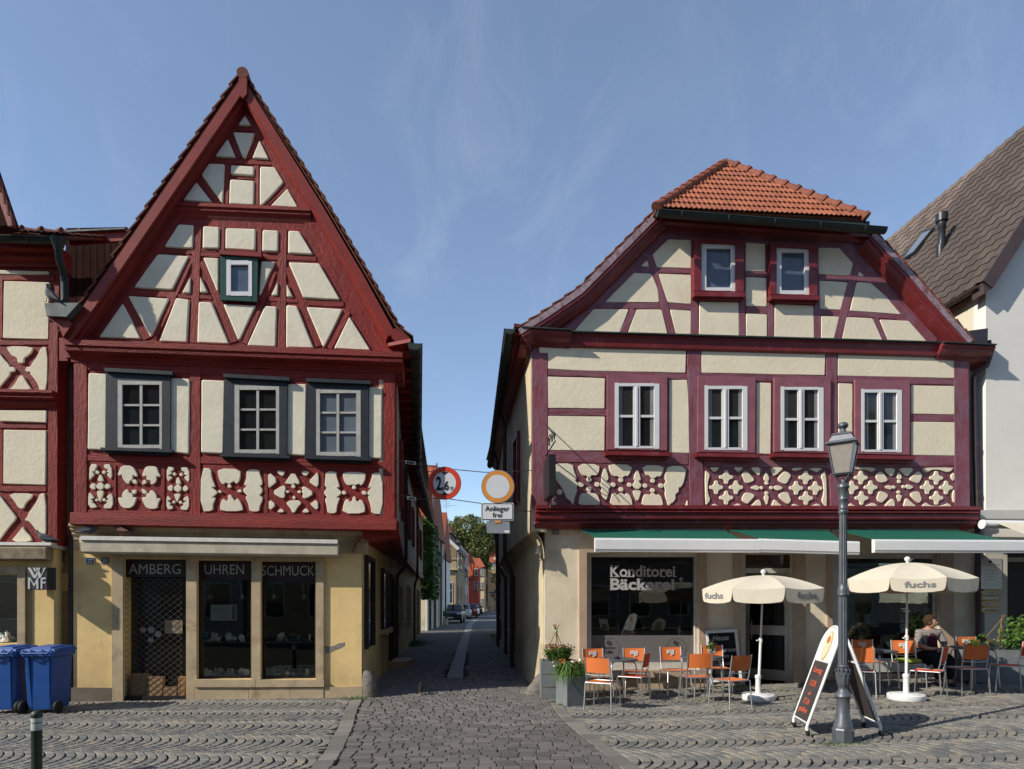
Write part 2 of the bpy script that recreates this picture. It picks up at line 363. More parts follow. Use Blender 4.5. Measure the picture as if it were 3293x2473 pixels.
BLUG = mat('slate_blue_paint', (.016, .022, .030), .55, .4, var=.3, vs=6, bump=.5, bs=30, bvec=(1, 1, .25), bd=.006)
GRNP = mat('dark_green_paint', (.012, .06, .042), .4, .5, var=.12, vs=5)
DARK = mat('dark_interior', (.022, .020, .018), .9, .2, var=.2)
BLK = mat('black_metal', (.018, .018, .02), .4, .5, var=.2)
PIPE = mat('dark_brown_pipe', (.05, .03, .032), .65, .5, var=.25, vs=5)
GUT = mat('dark_green_gutter', (.022, .032, .028), .6, .5, var=.3, vs=5)
LEAD = mat('weathered_zinc', (.13, .14, .135), .5, .4, metal=.5, var=.35, vs=5, bump=.2)
DBRD = mat('dark_boarding', (.03, .010, .007), .9, .08, var=.5, vs=3, vvec=(5, 5, .3))
TILE = mat('orange_clay_tile', (.30, .10, .058), .75, .3, var=.22, vs=8, bump=.3, bs=40, tone=[(0, .72), (1, 1.15)], col2=(.24, .075, .045), c2s=5, c2r=(.55, .75), rand=.1)
TILED = mat('weathered_red_tile', (.2, .065, .038), .8, .3, var=.3, vs=8, bump=.4, bs=30, tone=[(0, .65), (1, 1.2)], rand=.15)
TILEB = mat('brown_concrete_tile', (.108, .082, .068), .85, .25, var=.2, vs=10, bump=.3, bs=50, tone=[(0, .7), (1, 1.25)], rand=.2, col2=(.26, .235, .2), c2s=11, c2r=(.68, .73))
BRFAS = mat('brown_fascia', (.07, .045, .042), .5, .4, var=.15)
PAV = mat('paving_stone', (1, 1, 1), .78, .35, var=.2, vs=14, bump=.25, bs=60, bd=.004, tone=[(0, (.10, .102, .10)), (.3, (.142, .14, .13)), (.65, (.19, .178, .153)), (1, (.24, .21, .165))])
COB = mat('road_cobble', (1, 1, 1), .7, .4, var=.25, vs=12, bump=.8, bs=30, bd=.01, tone=[(0, (.092, .084, .079)), (.5, (.13, .119, .110)), (1, (.17, .154, .138))])
CURB = mat('kerb_stone', (1, 1, 1), .8, .3, var=.2, vs=10, bump=.5, bs=40, bd=.006, tone=[(0, (.14, .13, .115)), (1, (.21, .195, .168))])
JOINT = mat('joint_earth', (.05, .045, .036), .95, .1, var=.4, vs=20, bump=.5, bs=80, col2=(.05, .065, .022), c2s=1.5, c2r=(.6, .7))
def bareground():
    m = bpy.data.materials.new('worn_cobble_ground'); m.use_nodes = True; t = m.node_tree; p = t.nodes['Principled BSDF']; p.inputs['Roughness'].default_value = .8
    tcn = nd(t, 'ShaderNodeTexCoord'); v = nd(t, 'ShaderNodeTexVoronoi'); v.inputs['Scale'].default_value = 6
    v2 = nd(t, 'ShaderNodeTexVoronoi', feature='DISTANCE_TO_EDGE'); v2.inputs['Scale'].default_value = 6
    t.links.new(tcn.outputs['Object'], v.inputs[0]); t.links.new(tcn.outputs['Object'], v2.inputs[0])
    c = mixc(t, ramp(t, v2.outputs[0], [(.0, 0.0), (.08, 1.0)]), (.04, .036, .03), ramp(t, v.outputs['Color'], [(0, (.11, .10, .10)), (1, (.2, .185, .165))]))
    t.links.new(c, p.inputs['Base Color']); b = nd(t, 'ShaderNodeBump'); b.inputs['Distance'].default_value = .02
    t.links.new(ramp(t, v2.outputs[0], [(0, 0.0), (.15, 1.0)]), b.inputs['Height']); t.links.new(b.outputs[0], p.inputs['Normal']); return m
GND = bareground()
GLASS = glassmat('window_glass')
def pane_mat(name, col, rough=.04, col2=None):
    m = mat(name, col, rough, .6, var=.25, vs=1.5, bump=.05, bs=1.2, bd=.03); return m
PDARK = pane_mat('dark_pane', (.012, .014, .016)); PBLUE = pane_mat('painted_sky_pane', (.12, .145, .175), .12); PGREY = pane_mat('painted_grey_sky_pane', (.085, .105, .145), .06)  # sky reflection painted into the bluish and grey-blue base colours
PCURT = pane_mat('curtained_pane', (.03, .032, .032), .05)
ORG = mat('orange_fabric', (.62, .165, .045), .8, .2, var=.06, vs=300, bump=.2, bs=400, rand=.06)
ORGR = mat('red_orange_fabric', (.62, .075, .025), .8, .2, var=.06, vs=300)
ALU = mat('brushed_aluminium', (.5, .5, .51), .35, .5, metal=.85, var=.1, vs=20)
CANV = mat('cream_canvas', (.56, .51, .41), .9, .1, var=.05, vs=4, bump=.2, bs=12, bd=.01)
GREENF = mat('green_awning_fabric', (.010, .095, .062), .8, .2, var=.08, vs=30)
GREYP = mat('grey_print', (.17, .18, .19), .7, .3, var=0)
WPRINT = mat('white_print', (.62, .62, .62), .6, .3, var=.05)
BPRINT = mat('black_print', (.01, .01, .01), .6, .3, var=0)
LAMPM = mat('grey_cast_iron', (.095, .105, .12), .42, .5, metal=.3, var=.2, vs=8, bump=.15, bs=60)
BINB = mat('blue_plastic', (.008, .065, .26), .42, .5, var=.14, vs=5, bump=.05, bs=60)
RUB = mat('black_rubber', (.012, .012, .012), .7, .3, var=.2)
CONC = mat('grey_planter', (.155, .17, .175), .8, .3, var=.15, vs=4, bump=.35, bs=40, col2=(.5, .5, .48), c2s=11, c2r=(.70, .74))
LEAF = mat('green_leaf', (.075, .15, .025), .6, .3, var=.2, vs=3, tone=[(0, .5), (1, 1.35)])
IVY = mat('ivy_leaf', (.05, .12, .02), .55, .35, var=.2, vs=3, tone=[(0, .5), (1, 1.3)])
CHEST = mat('chestnut_leaf', (.15, .165, .05), .65, .3, var=.2, vs=.6, tone=[(0, .45), (.75, 1.1), (1, 1.7)], rand=0)
FLO = mat('orange_blossom', (.55, .22, .05), .7, .2, var=.3, vs=30, tone=[(0, .6), (1, 1.2)])
FLP = mat('purple_blossom', (.14, .02, .07), .7, .2, var=.3, vs=30)
FLW = mat('white_blossom', (.7, .7, .66), .7, .2, var=.1)
STICK = mat('bamboo_stick', (.2, .12, .05), .7, .3, var=.3, vs=20)
SKIN = mat('skin', (.40, .21, .15), .6, .4, var=.08)
HAIR = mat('brown_hair', (.045, .025, .013), .8, .2, var=.4, vs=40, bump=.8, bs=60)
CLOTHD = mat('dark_trousers', (.012, .012, .015), .85, .2, var=.2)
ROCK = mat('guard_stone_rock', (.15, .135, .115), .85, .3, var=.35, vs=9, bump=.9, bs=14, bd=.03)
BIRD = mat('pigeon_grey', (.075, .082, .095), .7, .3, var=.3, vs=25); BIRDR = mat('pigeon_brown', (.13, .055, .045), .7, .3, var=.3, vs=25)
SIGNR = mat('sign_red', (.56, .045, .018), .4, .5, var=.04); SIGNO = mat('sign_orange', (.60, .24, .05), .4, .5, var=.1, vs=3); SIGNW = mat('sign_white', (.58, .60, .62), .4, .5, var=.05, vs=4)
SIGNG = mat('sign_grey_back', (.26, .29, .32), .45, .5, metal=.3, var=.12, vs=5)
ENAM = mat('blue_enamel', (.012, .03, .13), .3, .6, var=.05)
# ------------------------------------------------------------ ground
B = MB(); xs = [-1500, -60, -12, -6, 0, 2] + [2 + .5 * i for i in range(1, 17)] + [14, 60, 1500]; ys = [-600, -20, 2, 6, 10, 14, 20, 30, 60, 120, 400, 2500]
for x in xs:
    for y in ys: B.v.append(Vector((x, y, gz(x) - .052)))
for i in range(len(xs) - 1):
    for j in range(len(ys) - 1): a = i * len(ys) + j; B.f.append([a, a + len(ys), a + len(ys) + 1, a + 1]); B.mi.append(0); B.tone.append(0)
tag(link('ground', B, JOINT), kind='structure')
B = MB(); pts = [(-9, 22), (4, 22), (4, 45), (20, 140), (-60, 140), (-9, 45)]
B.quadslab([(x, y, -.051) for x, y in pts], (0, 0, .05)); tag(link('street', B, GND), kind='structure')
def piece(B, c, rz, lx, ly, h, bev, tone, top, bot=-.05):
    R = Matrix.Rotation(rz, 3, 'Z'); vs = []
    j = lambda: random.uniform(-.003, .003)
    for (sx, sy) in ((-1, -1), (1, -1), (1, 1), (-1, 1)):
        jx, jy = j(), j()
        for k, (ins, z) in enumerate(((0, bot), (0, top - bev), (bev, top + random.uniform(-.0015, .0015)))):
            vs.append(Vector(c) + R @ Vector((sx * (lx / 2 - ins) + jx, sy * (ly / 2 - ins) + jy, z)))
    fs = []
    for k in range(4):
        a, b = k * 3, ((k + 1) % 4) * 3; fs += [(a, b, b + 1, a + 1), (a + 1, b + 1, b + 2, a + 2)]
    fs.append((2, 5, 8, 11)); B.add(vs, fs, tone=tone)
def stonemeshes(m, n=24, bev=.05):
    out = []
    for i in range(n):
        B = MB(); R = Matrix.Identity(3); vs = []
        for (sx, sy) in ((-1, -1), (1, -1), (1, 1), (-1, 1)):
            jx, jy = random.uniform(-.03, .03), random.uniform(-.03, .03)
            for ins, z in ((0, -.05), (0, -.007), (.05, random.uniform(-.0008, .0008))): vs.append(Vector((sx * (.5 - ins) + jx, sy * (.5 - ins) + jy, z)))
        fs = []
        for k in range(4):
            a, b = k * 3, ((k + 1) % 4) * 3; fs += [(a, b, b + 1, a + 1), (a + 1, b + 1, b + 2, a + 2)]
        fs.append((2, 5, 8, 11)); B.add(vs, fs, tone=.02 + .96 * i / (n - 1))
        o = link('paving_stone', B, m); me = o.data; bpy.data.objects.remove(o); out.append(me)
    return out
def infr(x, y): return y > 6.5 and abs(x) < y * .83 + .05
def skewmesh(s, m, B=None):
    x, y, T, W, tone, dz = s; own = B is None; B = B or MB(); c = Vector((0, 0, 0)) if own else Vector((x, y, gz(x) + dz)); T = Vector((*T, 0)); W = Vector((*W, 0)); vs = []
    for sx, sy in ((-1, -1), (1, -1), (1, 1), (-1, 1)):
        j = Vector((random.uniform(-.004, .004), random.uniform(-.004, .004), 0))
        for k, z in ((1, -.05), (1, -.007), (.86, random.uniform(-.001, .001))): vs.append(c + W * (sx * (k if k == 1 else 1 - .007 / max(.02, W.length))) + T * (sy * (k if k == 1 else 1 - .007 / max(.02, T.length))) + j + Vector((0, 0, z)))
    fs = []
    for k in range(4): a, b = k * 3, ((k + 1) % 4) * 3; fs += [(a, b, b + 1, a + 1), (a + 1, b + 1, b + 2, a + 2)]
    fs.append((2, 5, 8, 11)); B.add(vs, fs, tone=.02 + .96 * tone)
    if own: return B
def lay(name, stones, m, parent_name, base_pts, pname='paving_stone', bev=.007):
    """stones: (x, y, rz, lx, ly, tone, dz)"""
    B = MB(); B.quadslab([(x, y, gz(x) - .048) for x, y in base_pts], (0, 0, .004)); root = tag(link(parent_name, B, JOINT), kind='structure')
    vis = sorted([s for s in stones if infr(s[0], s[1])], key=lambda s: s[1])
    pick = set(id(s) for s in vis[:300]); skew = len(stones[0]) == 6; meshes = None if skew else stonemeshes(m)
    for s in vis[:300]:
        if skew: o = link(pname, skewmesh(s, m), m, root, world=False); o.location = (s[0], s[1], gz(s[0]) + s[5]); continue
        o = bpy.data.objects.new(pname, meshes[int(s[5] * 23.99)]); COL.objects.link(o); o.parent = root
        o.location = (s[0], s[1], gz(s[0]) + s[6]); o.rotation_euler = (0, 0, s[2]); o.scale = (s[3], s[4], 1)
    B = MB()
    for s in stones:
        if id(s) in pick: continue
        if skew: skewmesh(s, m, B); continue
        piece(B, (s[0], s[1], gz(s[0]) + s[6]), s[2], s[3], s[4], 0, bev, .02 + .96 * s[5], 0)
    tag(link(pname, B, m, root), kind='stuff'); return root
KL = [(-1.75, 5.0), (-1.86, 6.2), (-1.98, 7.4), (-2.22, 8.8), (-2.5, 10.2), (-2.66, 11.2)]
KR = [(1.5, 5.0), (1.22, 6.2), (1.05, 7.2), (.90, 8.2), (.74, 9.4), (.68, 10.3), (.66, 11.2), (.62, 12.3)]
def lerpx(P, y):
    if y <= P[0][1]: return P[0][0] + (P[1][0] - P[0][0]) * (y - P[0][1]) / (P[1][1] - P[0][1])
    for (a, b), (c, d) in zip(P, P[1:]):
        if y <= d: return a + (c - a) * (y - b) / (d - b)
    return P[-1][0]
def segments(x0, x1, y0, y1, P, sag, pitch, inside, tilt=0, ph=0, flip=1):
    out = []; nb = int((y1 - y0) / P) + 2
    for j in range(nb):
        yc0 = y0 + (j + .5) * P; i = 0; x = x0 + random.uniform(0, pitch); sg = sag * random.uniform(.92, 1.08)
        while x < x1:
            yc = yc0 + tilt * (x - x0) + .05 * sin(x * .9 + j); sgi = sg * random.uniform(.97, 1.03)
            pts = [(x + sgi * flip * (1 - (2 * t) ** 2), yc + t * P) for t in [k / 24 - .5 for k in range(25)]]
            L = [0]
            for a, b in zip(pts, pts[1:]): L.append(L[-1] + math.hypot(b[0] - a[0], b[1] - a[1]))
            n = int(L[-1] / .098); base = random.random() * .5
            s = 0
            while s < L[-1] - .02:
                ln = random.uniform(.085, .125); ln = L[-1] - s if L[-1] - s - ln < .05 else ln; mid = s + ln / 2; k = 0
                while k < 23 and L[k + 1] < mid: k += 1
                f = (mid - L[k]) / (L[k + 1] - L[k]); px = pts[k][0] + (pts[k + 1][0] - pts[k][0]) * f; py = pts[k][1] + (pts[k + 1][1] - pts[k][1]) * f
                a = math.atan2(pts[k + 1][1] - pts[k][1], pts[k + 1][0] - pts[k][0])
                if inside(px, py): out.append((px, py, (cos(a) * (ln - .004) / 2, sin(a) * (ln - .004) / 2), ((pitch - .023) / 2, 0), min(1, max(0, random.gauss(.5, .3))), random.uniform(-.001, .001)))
                s += ln
            x += pitch * random.uniform(.96, 1.04)
    return out
wallL = lambda x, y: (Vector((x, y, 0)) - FL.p).dot(FL.n) > .0
wallR = lambda x, y: (Vector((x, y, 0)) - FR.p).dot(FR.n) > .0
S1 = segments(-10.5, -1.7, 5.4, 11.6, .95, .26, .12, lambda x, y: wallL(x, y) and x < lerpx(KL, y) - .24 and x > -y * .86 - .5)
lay('left', S1, PAV, 'pavement', [(-11, 5.2), (-1.95, 5.2), (-2.1, 7.4), (-2.62, 10.2), (-2.8, 11.4), (-11, 10.6)])
S2 = segments(.7, 11.5, 5.4, 13.3, 1.0, .27, .124, lambda x, y: wallR(x, y) and x > lerpx(KR, y) + .21 and x < y * .86 + .5, tilt=.03)
rp = lay('right', S2, PAV, 'pavement', [(1.7, 5.2), (1.4, 6.2), (1.1, 8.2), (.85, 10.3), (.8, 12.2), (2, 12.3)]); 
rb = MB()
for i in range(10):
    a, b = 2 + i, 3 + i; rb.quadslab([(a, 5.2, gz(a) - .0495), (b, 5.2, gz(b) - .0495), (b, 12.3 + .0963 * (b - .7), gz(b) - .0495), (a, 12.3 + .0963 * (a - .7), gz(a) - .0495)], (0, 0, .003))
link('paving_bed', rb, JOINT, rp)
S3 = []; y = 5.3; row = 0
WGL = [(-2.66, 11.2), (-2.8, 11.55), (-3.76, 21.6), (-4.0, 24)]
while y < 22:
    dy = random.uniform(.115, .145); xl = lerpx(KL, y) + .02 if y < 11.2 else lerpx(WGL, y); xr = lerpx(KR, y) if y < 12.3 else lerpx([(.62, 12.3), (.13, 16.4), (-.11, 21.3), (-.2, 24)], y)
    x = xl - random.uniform(.0, .05); yb = y
    while x < xr - .05:
        lx = min(random.uniform(.13, .24), xr - x); cx_ = x + lx / 2
        strip = -1.63 < 0
        sx0, sx1 = lerpx([(-1.5, 14.4), (-1.63, 16.5), (-2.06, 23.5)], y), lerpx([(-1.13, 14.4), (-1.28, 16.5), (-1.68, 23.5)], y)
        if not (y > 14.3 and sx0 - .08 < cx_ < sx1 + .08):
            S3.append((cx_, yb + dy / 2 + .03 * sin(cx_ * 1.7 + y), random.uniform(-.05, .05) + .05 * cos(cx_ * 1.7 + y), lx - .014, dy - .013, min(1, max(0, random.gauss(.5, .28))), random.uniform(-.006, .006)))
        x += lx
    y += dy
lay('road', S3, COB, 'road', [(1.45, 5.2), (1.0, 7.2), (.66, 10.3), (.5, 12.4), (.1, 16.4), (-.2, 22), (-3.8, 22), (-2.8, 11.6), (-2.5, 10.2), (-1.95, 7.4), (-1.75, 5.2)], 'cobblestone', bev=.014)
KM = stonemeshes(CURB, 12)
def kerb(P, off, w, up):
    st = []; y = P[0][1]
    while y < P[-1][1] - .1:
        l = random.uniform(.15, .34); y2 = min(y + l, P[-1][1]); a, b = lerpx(P, y), lerpx(P, y2); st.append(((a + b) / 2 + off, (y + y2) / 2, math.atan2(y2 - y, b - a), math.hypot(b - a, y2 - y) - .012, w, random.random(), up)); y = y2
    return st
root = tag(link('kerb', MB().quadslab([(-2.05, 5.2, -.049), (-1.8, 5.2, -.049), (-2.6, 11, -.049), (-2.85, 11, -.049)], (0, 0, .002)), JOINT), kind='structure')
root2 = tag(link('kerb', MB().quadslab([(1.45, 5.2, -.049), (1.7, 5.2, -.049), (.9, 11.5, -.049), (.65, 11.5, -.049)], (0, 0, .002)), JOINT), kind='structure')
for st, rt in ((kerb(KL, -.12, .2, .001), root), (kerb(KR, .1, .2, .001), root2)):
    for s in st:
        o = bpy.data.objects.new('kerb_stone', random.choice(KM)); COL.objects.link(o); o.parent = rt; o.location = (s[0], s[1], gz(s[0]) + s[6]); o.rotation_euler = (0, 0, s[2]); o.scale = (s[3], s[4], 1)
# drainage strip of pale slabs down the lane
DS = [(-1.5, -1.13, 14.4), (-1.63, -1.28, 16.5), (-2.06, -1.68, 23.5), (-2.45, -2.08, 30.5), (-2.8, -2.4, 36.7), (-3.38, -2.94, 46), (-3.7, -3.3, 56), (-3.6, -3.1, 64), (-4.1, -3.6, 81), (-4.0, -3.4, 95)]
SLAB = mat('pale_granite_slab', (.27, .26, .25), .7, .35, var=.15, vs=3, bump=.3, bs=30)
dr = tag(link('drainage_strip', MB().quadslab([(a, y, -.05) for a, b, y in DS] + [(b, y, -.05) for a, b, y in DS[::-1]], (0, 0, .045)), SLAB), kind='structure')
y = 14.4
L_, R_ = [(a, y_) for a, b, y_ in DS], [(b, y_) for a, b, y_ in DS]
while y < 60:
    y2 = y + random.uniform(.75, 1.05); q = [(lerpx(L_, y), y + .006, .0), (lerpx(R_, y), y + .006, .0), (lerpx(R_, y2), y2 - .006, .0), (lerpx(L_, y2), y2 - .006, .0)]
    link('slab', MB().quadslab([(a, b, -.01) for a, b, c in q], (0, 0, .016)), SLAB, dr); y = y2
# ------------------------------------------------------------ left half-timbered house
UP, GB, CO = .25, .28, .5   # offsets: upper floor, gable, cornice
LH = thing('timber_framed_house', 'steep-gabled half-timbered house with dark red timbers above the yellow jeweller shop, left of the lane', 'house', tuple(FL.w(-2.5, 0)))
# gable and upper-floor faces
flat(cA((1238, 120), (1262, 150), (2055, 1470), (2030, 1500), (330, 1500), (322, 1400), (1190, 150)), FL, GB - .3, .3, REDF, LH, 'gable_wall')
flat(cB((375, 60), (2012, 80), (2012, 940), (375, 905)), FL, UP - .3, .3, REDF, LH, 'upper_wall')
for a, b, w in [((1244, 200), (500, 1398), 60), ((1244, 200), (1960, 1460), 60)]: beam(*cA(a, b), w * .9, FL, GB, .014, RED, LH)
for a, b, w in [((1200, 338), (1285, 338), 24), ((1075, 497), (1380, 512), 26), ((985, 950), (1100, 955), 22), ((820, 955), (1000, 965), 26), ((1450, 990), (1605, 998), 26), ((660, 1170), (890, 1180), 30), ((1010, 975), (1120, 980), 24), ((1320, 990), (1420, 995), 24),
                ((905, 1188), (1010, 1190), 22), ((1000, 1190), (1075, 1195), 22), ((1360, 1200), (1420, 1203), 22), ((1440, 1208), (1510, 1212), 22), ((1530, 1220), (1745, 1228), 30), ((1170, 585), (1293, 590), 14), ((890, 730), (1540, 750), 30), ((480, 1412), (1900, 1478), 22)]: beam(*cA(a, b), w / 1.58, FL, GB, .012, RED, LH)
for a, b, w in [((1003, 825), (985, 1425), 42), ((1436, 850), (1428, 1450), 44), ((1155, 515), (1148, 718), 26), ((1306, 525), (1303, 725), 24), ((1129, 838), (1127, 965), 26), ((1315, 845), (1316, 965), 28),
                ((1175, 385), (1218, 485), 24), ((1310, 385), (1258, 485), 24), ((1010, 590), (1110, 715), 30), ((1460, 620), (1340, 728), 30), ((970, 985), (775, 1400), 44), ((1030, 1010), (1190, 1420), 44), ((1405, 1020), (1235, 1425), 44), ((1465, 1040), (1625, 1440), 44), ((632, 1200), (745, 1405), 42), ((1765, 1265), (1665, 1450), 42)]: beam(*cA(a, b), w / 1.58, FL, GB, .016, RED, LH)
GP = [[(1244, 265), (1278, 322), (1208, 318)], [(1180, 352), (1297, 358), (1247, 487), (1232, 483)], [(1155, 385), (1197, 483), (1089, 478)], [(1318, 392), (1370, 494), (1279, 487)],
      [(1060, 511), (1141, 515), (1133, 716), (1123, 710), (1020, 570)], [(1172, 520), (1293, 528), (1290, 578), (1170, 568)], [(1167, 592), (1293, 600), (1290, 728), (1162, 720)], [(1320, 527), (1396, 530), (1445, 610), (1335, 727), (1318, 727)],
      [(995, 605), (1080, 712), (926, 702)], [(1460, 637), (1518, 740), (1372, 730)], [(905, 821), (983, 825), (980, 947), (832, 937)], [(1030, 830), (1115, 835), (1113, 948), (1027, 945)], [(1145, 840), (1300, 845), (1297, 958), (1143, 948)],
      [(1333, 849), (1415, 853), (1413, 963), (1330, 960)], [(1464, 853), (1520, 856), (1592, 976), (1462, 970)], [(800, 972), (962, 984), (875, 1158), (677, 1144)], [(1030, 990), (1112, 993), (1110, 1165), (1100, 1160)], [(1325, 1008), (1400, 1013), (1322, 1185), (1313, 1180)],
      [(1464, 1014), (1622, 1020), (1730, 1207), (1540, 1197)], [(967, 1087), (967, 1175), (922, 1172)], [(1015, 1085), (1057, 1171), (1014, 1170)], [(1412, 1112), (1411, 1188), (1375, 1184)], [(1455, 1122), (1490, 1195), (1455, 1192)],
      [(647, 1185), (860, 1200), (770, 1395), (762, 1395)], [(622, 1222), (717, 1407), (500, 1398)], [(893, 1195), (962, 1205), (950, 1425), (806, 1418)], [(1008, 1215), (1075, 1218), (1165, 1432), (1000, 1425)], [(1132, 1227), (1300, 1235), (1220, 1410), (1208, 1410)],
      [(1345, 1236), (1407, 1240), (1401, 1448), (1253, 1440)], [(1453, 1232), (1508, 1236), (1595, 1453), (1452, 1450)], [(1555, 1242), (1743, 1253), (1650, 1445), (1640, 1445)], [(1775, 1290), (1885, 1465), (1695, 1455)]]
for q in GP: panel(cA(*q), FL, GB, .036, PL1, LH, e=.022, r=.03)
for q in [[(447, 155), (543, 160), (540, 550), (442, 545)], [(862, 180), (965, 185), (960, 570), (862, 558)], [(1022, 190), (1143, 195), (1135, 568), (1020, 562)], [(1458, 210), (1558, 212), (1553, 578), (1455, 572)], [(1872, 225), (1943, 228), (1940, 593), (1870, 588)]]:
    panel(cB(*q), FL, UP, .036, PL1, LH, e=.02, r=.03)
for a, b, w in [((410, 100), (410, 900), 64), ((992, 120), (990, 905), 54), ((1977, 150), (1977, 940), 60)]: beam(*cB(a, b), w / 1.58, FL, UP, .02, RED, LH)
for a, b, w in [((380, 118), (980, 138), 44), ((1000, 140), (2005, 170), 50), ((442, 585), (965, 605), 36), ((1020, 600), (1945, 625), 36), ((442, 862), (965, 868), 20), ((1020, 875), (1945, 890), 20), ((1350, 650), (1350, 870), 22), ((1635, 660), (1635, 880), 22), ((582, 625), (582, 850), 18), ((828, 630), (828, 855), 20)]: beam(*cB(a, b), w / 1.58, FL, UP, .012, RED, LH)
# carved panels
def deco(f, polys, pl, o, m, parent, t=.03, soft=1, e=.009):
    for q in polys: panel(f(*q), pl, o, t, m, parent, e=e, r=.01, soft=soft)
def circ(x, y, r, n=9): return [(x + r * cos(2 * pi * k / n), y + r * sin(2 * pi * k / n)) for k in range(n)]
d1 = [[(105, 70), (250, 72), (245, 130), (210, 180), (200, 215), (155, 225), (195, 245), (190, 290), (100, 385), (92, 380)], circ(250, 230, 38), [(380, 75), (528, 75), (540, 382), (430, 290), (450, 250), (490, 240), (425, 225), (470, 170), (410, 170), (380, 130)], circ(378, 232, 38),
      [(317, 245), (380, 385), (350, 412), (270, 405), (250, 375)], [(312, 408), (382, 470), (380, 530), (320, 580), (235, 535), (225, 485)], [(90, 505), (160, 435), (215, 445), (222, 500), (205, 560), (165, 572)], [(392, 485), (430, 445), (480, 455), (522, 508), (450, 560), (400, 545)],
      [(245, 590), (300, 578), (380, 590), (372, 650), (312, 810), (300, 805), (245, 660)], [(80, 615), (130, 630), (190, 700), (180, 740), (130, 745), (185, 790), (150, 810), (205, 830), (265, 915), (75, 925)], circ(238, 765, 32),
      [(548, 610), (562, 930), (370, 935), (380, 860), (415, 830), (440, 820), (420, 770), (470, 755), (432, 720), (432, 690)], circ(382, 762, 35),
      [(720, 90), (930, 95), (1025, 270), (1015, 315), (985, 320), (935, 270), (938, 380), (880, 395), (870, 450), (820, 462), (735, 350), (718, 265), (690, 305), (640, 285), (655, 240)], [(920, 380), (970, 362), (1015, 385), (1022, 460), (960, 455), (922, 425)],
      [(1190, 102), (1400, 110), (1425, 220), (1470, 300), (1450, 335), (1395, 300), (1395, 400), (1330, 470), (1265, 455), (1290, 395), (1215, 385), (1190, 355), (1205, 290), (1140, 320), (1112, 290), (1125, 240)], [(1105, 465), (1120, 395), (1160, 372), (1208, 405), (1195, 445), (1150, 465)],
      [(725, 640), (800, 555), (850, 560), (855, 620), (935, 635), (940, 720), (975, 700), (1015, 730), (930, 925), (720, 925), (640, 740), (680, 700), (728, 740)], [(905, 590), (940, 565), (1012, 560), (1000, 630), (965, 655), (920, 640)],
      [(1195, 640), (1255, 630), (1255, 590), (1300, 568), (1340, 595), (1390, 650), (1395, 740), (1440, 720), (1470, 745), (1420, 840), (1415, 940), (1195, 940), (1100, 740), (1130, 700), (1185, 720)], [(1095, 550), (1150, 550), (1210, 605), (1200, 640), (1150, 652), (1112, 620)],
      [(1585, 122), (1720, 125), (1725, 175), (1700, 205), (1665, 210), (1700, 260), (1650, 275), (1610, 310), (1690, 305), (1690, 345), (1590, 425)], circ(1735, 265, 36), [(1865, 130), (2020, 132), (2028, 455), (1920, 340), (1930, 310), (1985, 290), (1910, 270), (1940, 220), (1880, 210), (1862, 170)], circ(1865, 275, 36),
      [(1805, 290), (1872, 450), (1820, 465), (1745, 440)], [(1805, 440), (1890, 540), (1805, 632), (1702, 545)], [(1590, 535), (1650, 470), (1705, 480), (1708, 545), (1680, 598), (1640, 595)], [(1895, 530), (1930, 480), (1975, 490), (2022, 545), (1950, 608), (1900, 585)],
      [(1730, 640), (1855, 640), (1850, 680), (1795, 805), (1782, 800), (1732, 690)], [(1585, 660), (1665, 720), (1670, 765), (1600, 775), (1680, 825), (1635, 870), (1700, 865), (1712, 945), (1580, 948)], circ(1722, 803, 33), [(2020, 660), (2022, 960), (1855, 960), (1855, 890), (1910, 870), (1890, 820), (1985, 785), (1905, 775), (1905, 730)], circ(1852, 808, 34)]
deco(cD1, d1, FL, UP, PL1, LH)
d2 = [[(95, 145), (290, 150), (300, 320), (370, 495), (355, 525), (290, 505), (410, 600), (405, 640), (290, 730), (375, 710), (370, 745), (325, 850), (330, 985), (82, 988)], [(413, 600), (450, 562), (510, 605), (460, 642)],
      [(410, 155), (858, 165), (850, 350), (800, 450), (755, 450), (735, 400), (650, 455), (620, 455), (560, 430), (540, 465), (490, 460), (425, 330)], circ(640, 495, 41), [(605, 690), (645, 648), (690, 685), (720, 740), (750, 790), (775, 732), (830, 745), (900, 900), (898, 985), (460, 985), (460, 860), (500, 740), (570, 750), (570, 800), (620, 745)],
      [(780, 600), (840, 545), (882, 580), (870, 620), (820, 622)], [(968, 170), (1212, 172), (1225, 250), (1280, 400), (1270, 480), (1235, 492), (1215, 470), (1300, 580), (1220, 680), (1285, 700), (1280, 770), (1225, 890), (1222, 995), (1020, 988), (1010, 850), (940, 700), (1000, 690), (880, 580), (1000, 470), (935, 490), (920, 460), (970, 340)],
      [(1380, 205), (1585, 382), (1410, 535), (1390, 510)], [(1525, 195), (1705, 200), (1690, 280), (1640, 315)], [(1870, 200), (2008, 430), (1950, 468), (1900, 440), (1880, 455), (1830, 465), (1715, 450), (1708, 425)], circ(1870, 500, 42), [(1445, 615), (1665, 478), (1720, 500), (1725, 560), (1700, 620), (1715, 690), (1660, 752)], [(1720, 610), (1760, 565), (1812, 602), (1750, 640)],
      [(1930, 605), (1990, 568), (2028, 600), (1990, 648)], [(2020, 530), (2080, 490), (2290, 630), (2090, 750), (2035, 700), (2060, 650), (2035, 600), (2055, 560)], [(1885, 670), (1925, 715), (1885, 765), (1845, 715)], [(1725, 825), (1790, 775), (1880, 770), (1980, 765), (2035, 822), (1950, 910), (1900, 1012), (1845, 1010), (1820, 930)],
      [(1395, 735), (1550, 850), (1400, 985)], [(1640, 910), (1715, 1005), (1540, 1005)], [(2005, 205), (2200, 205), (2095, 328)], [(2115, 905), (2200, 1005), (2020, 1012)]]
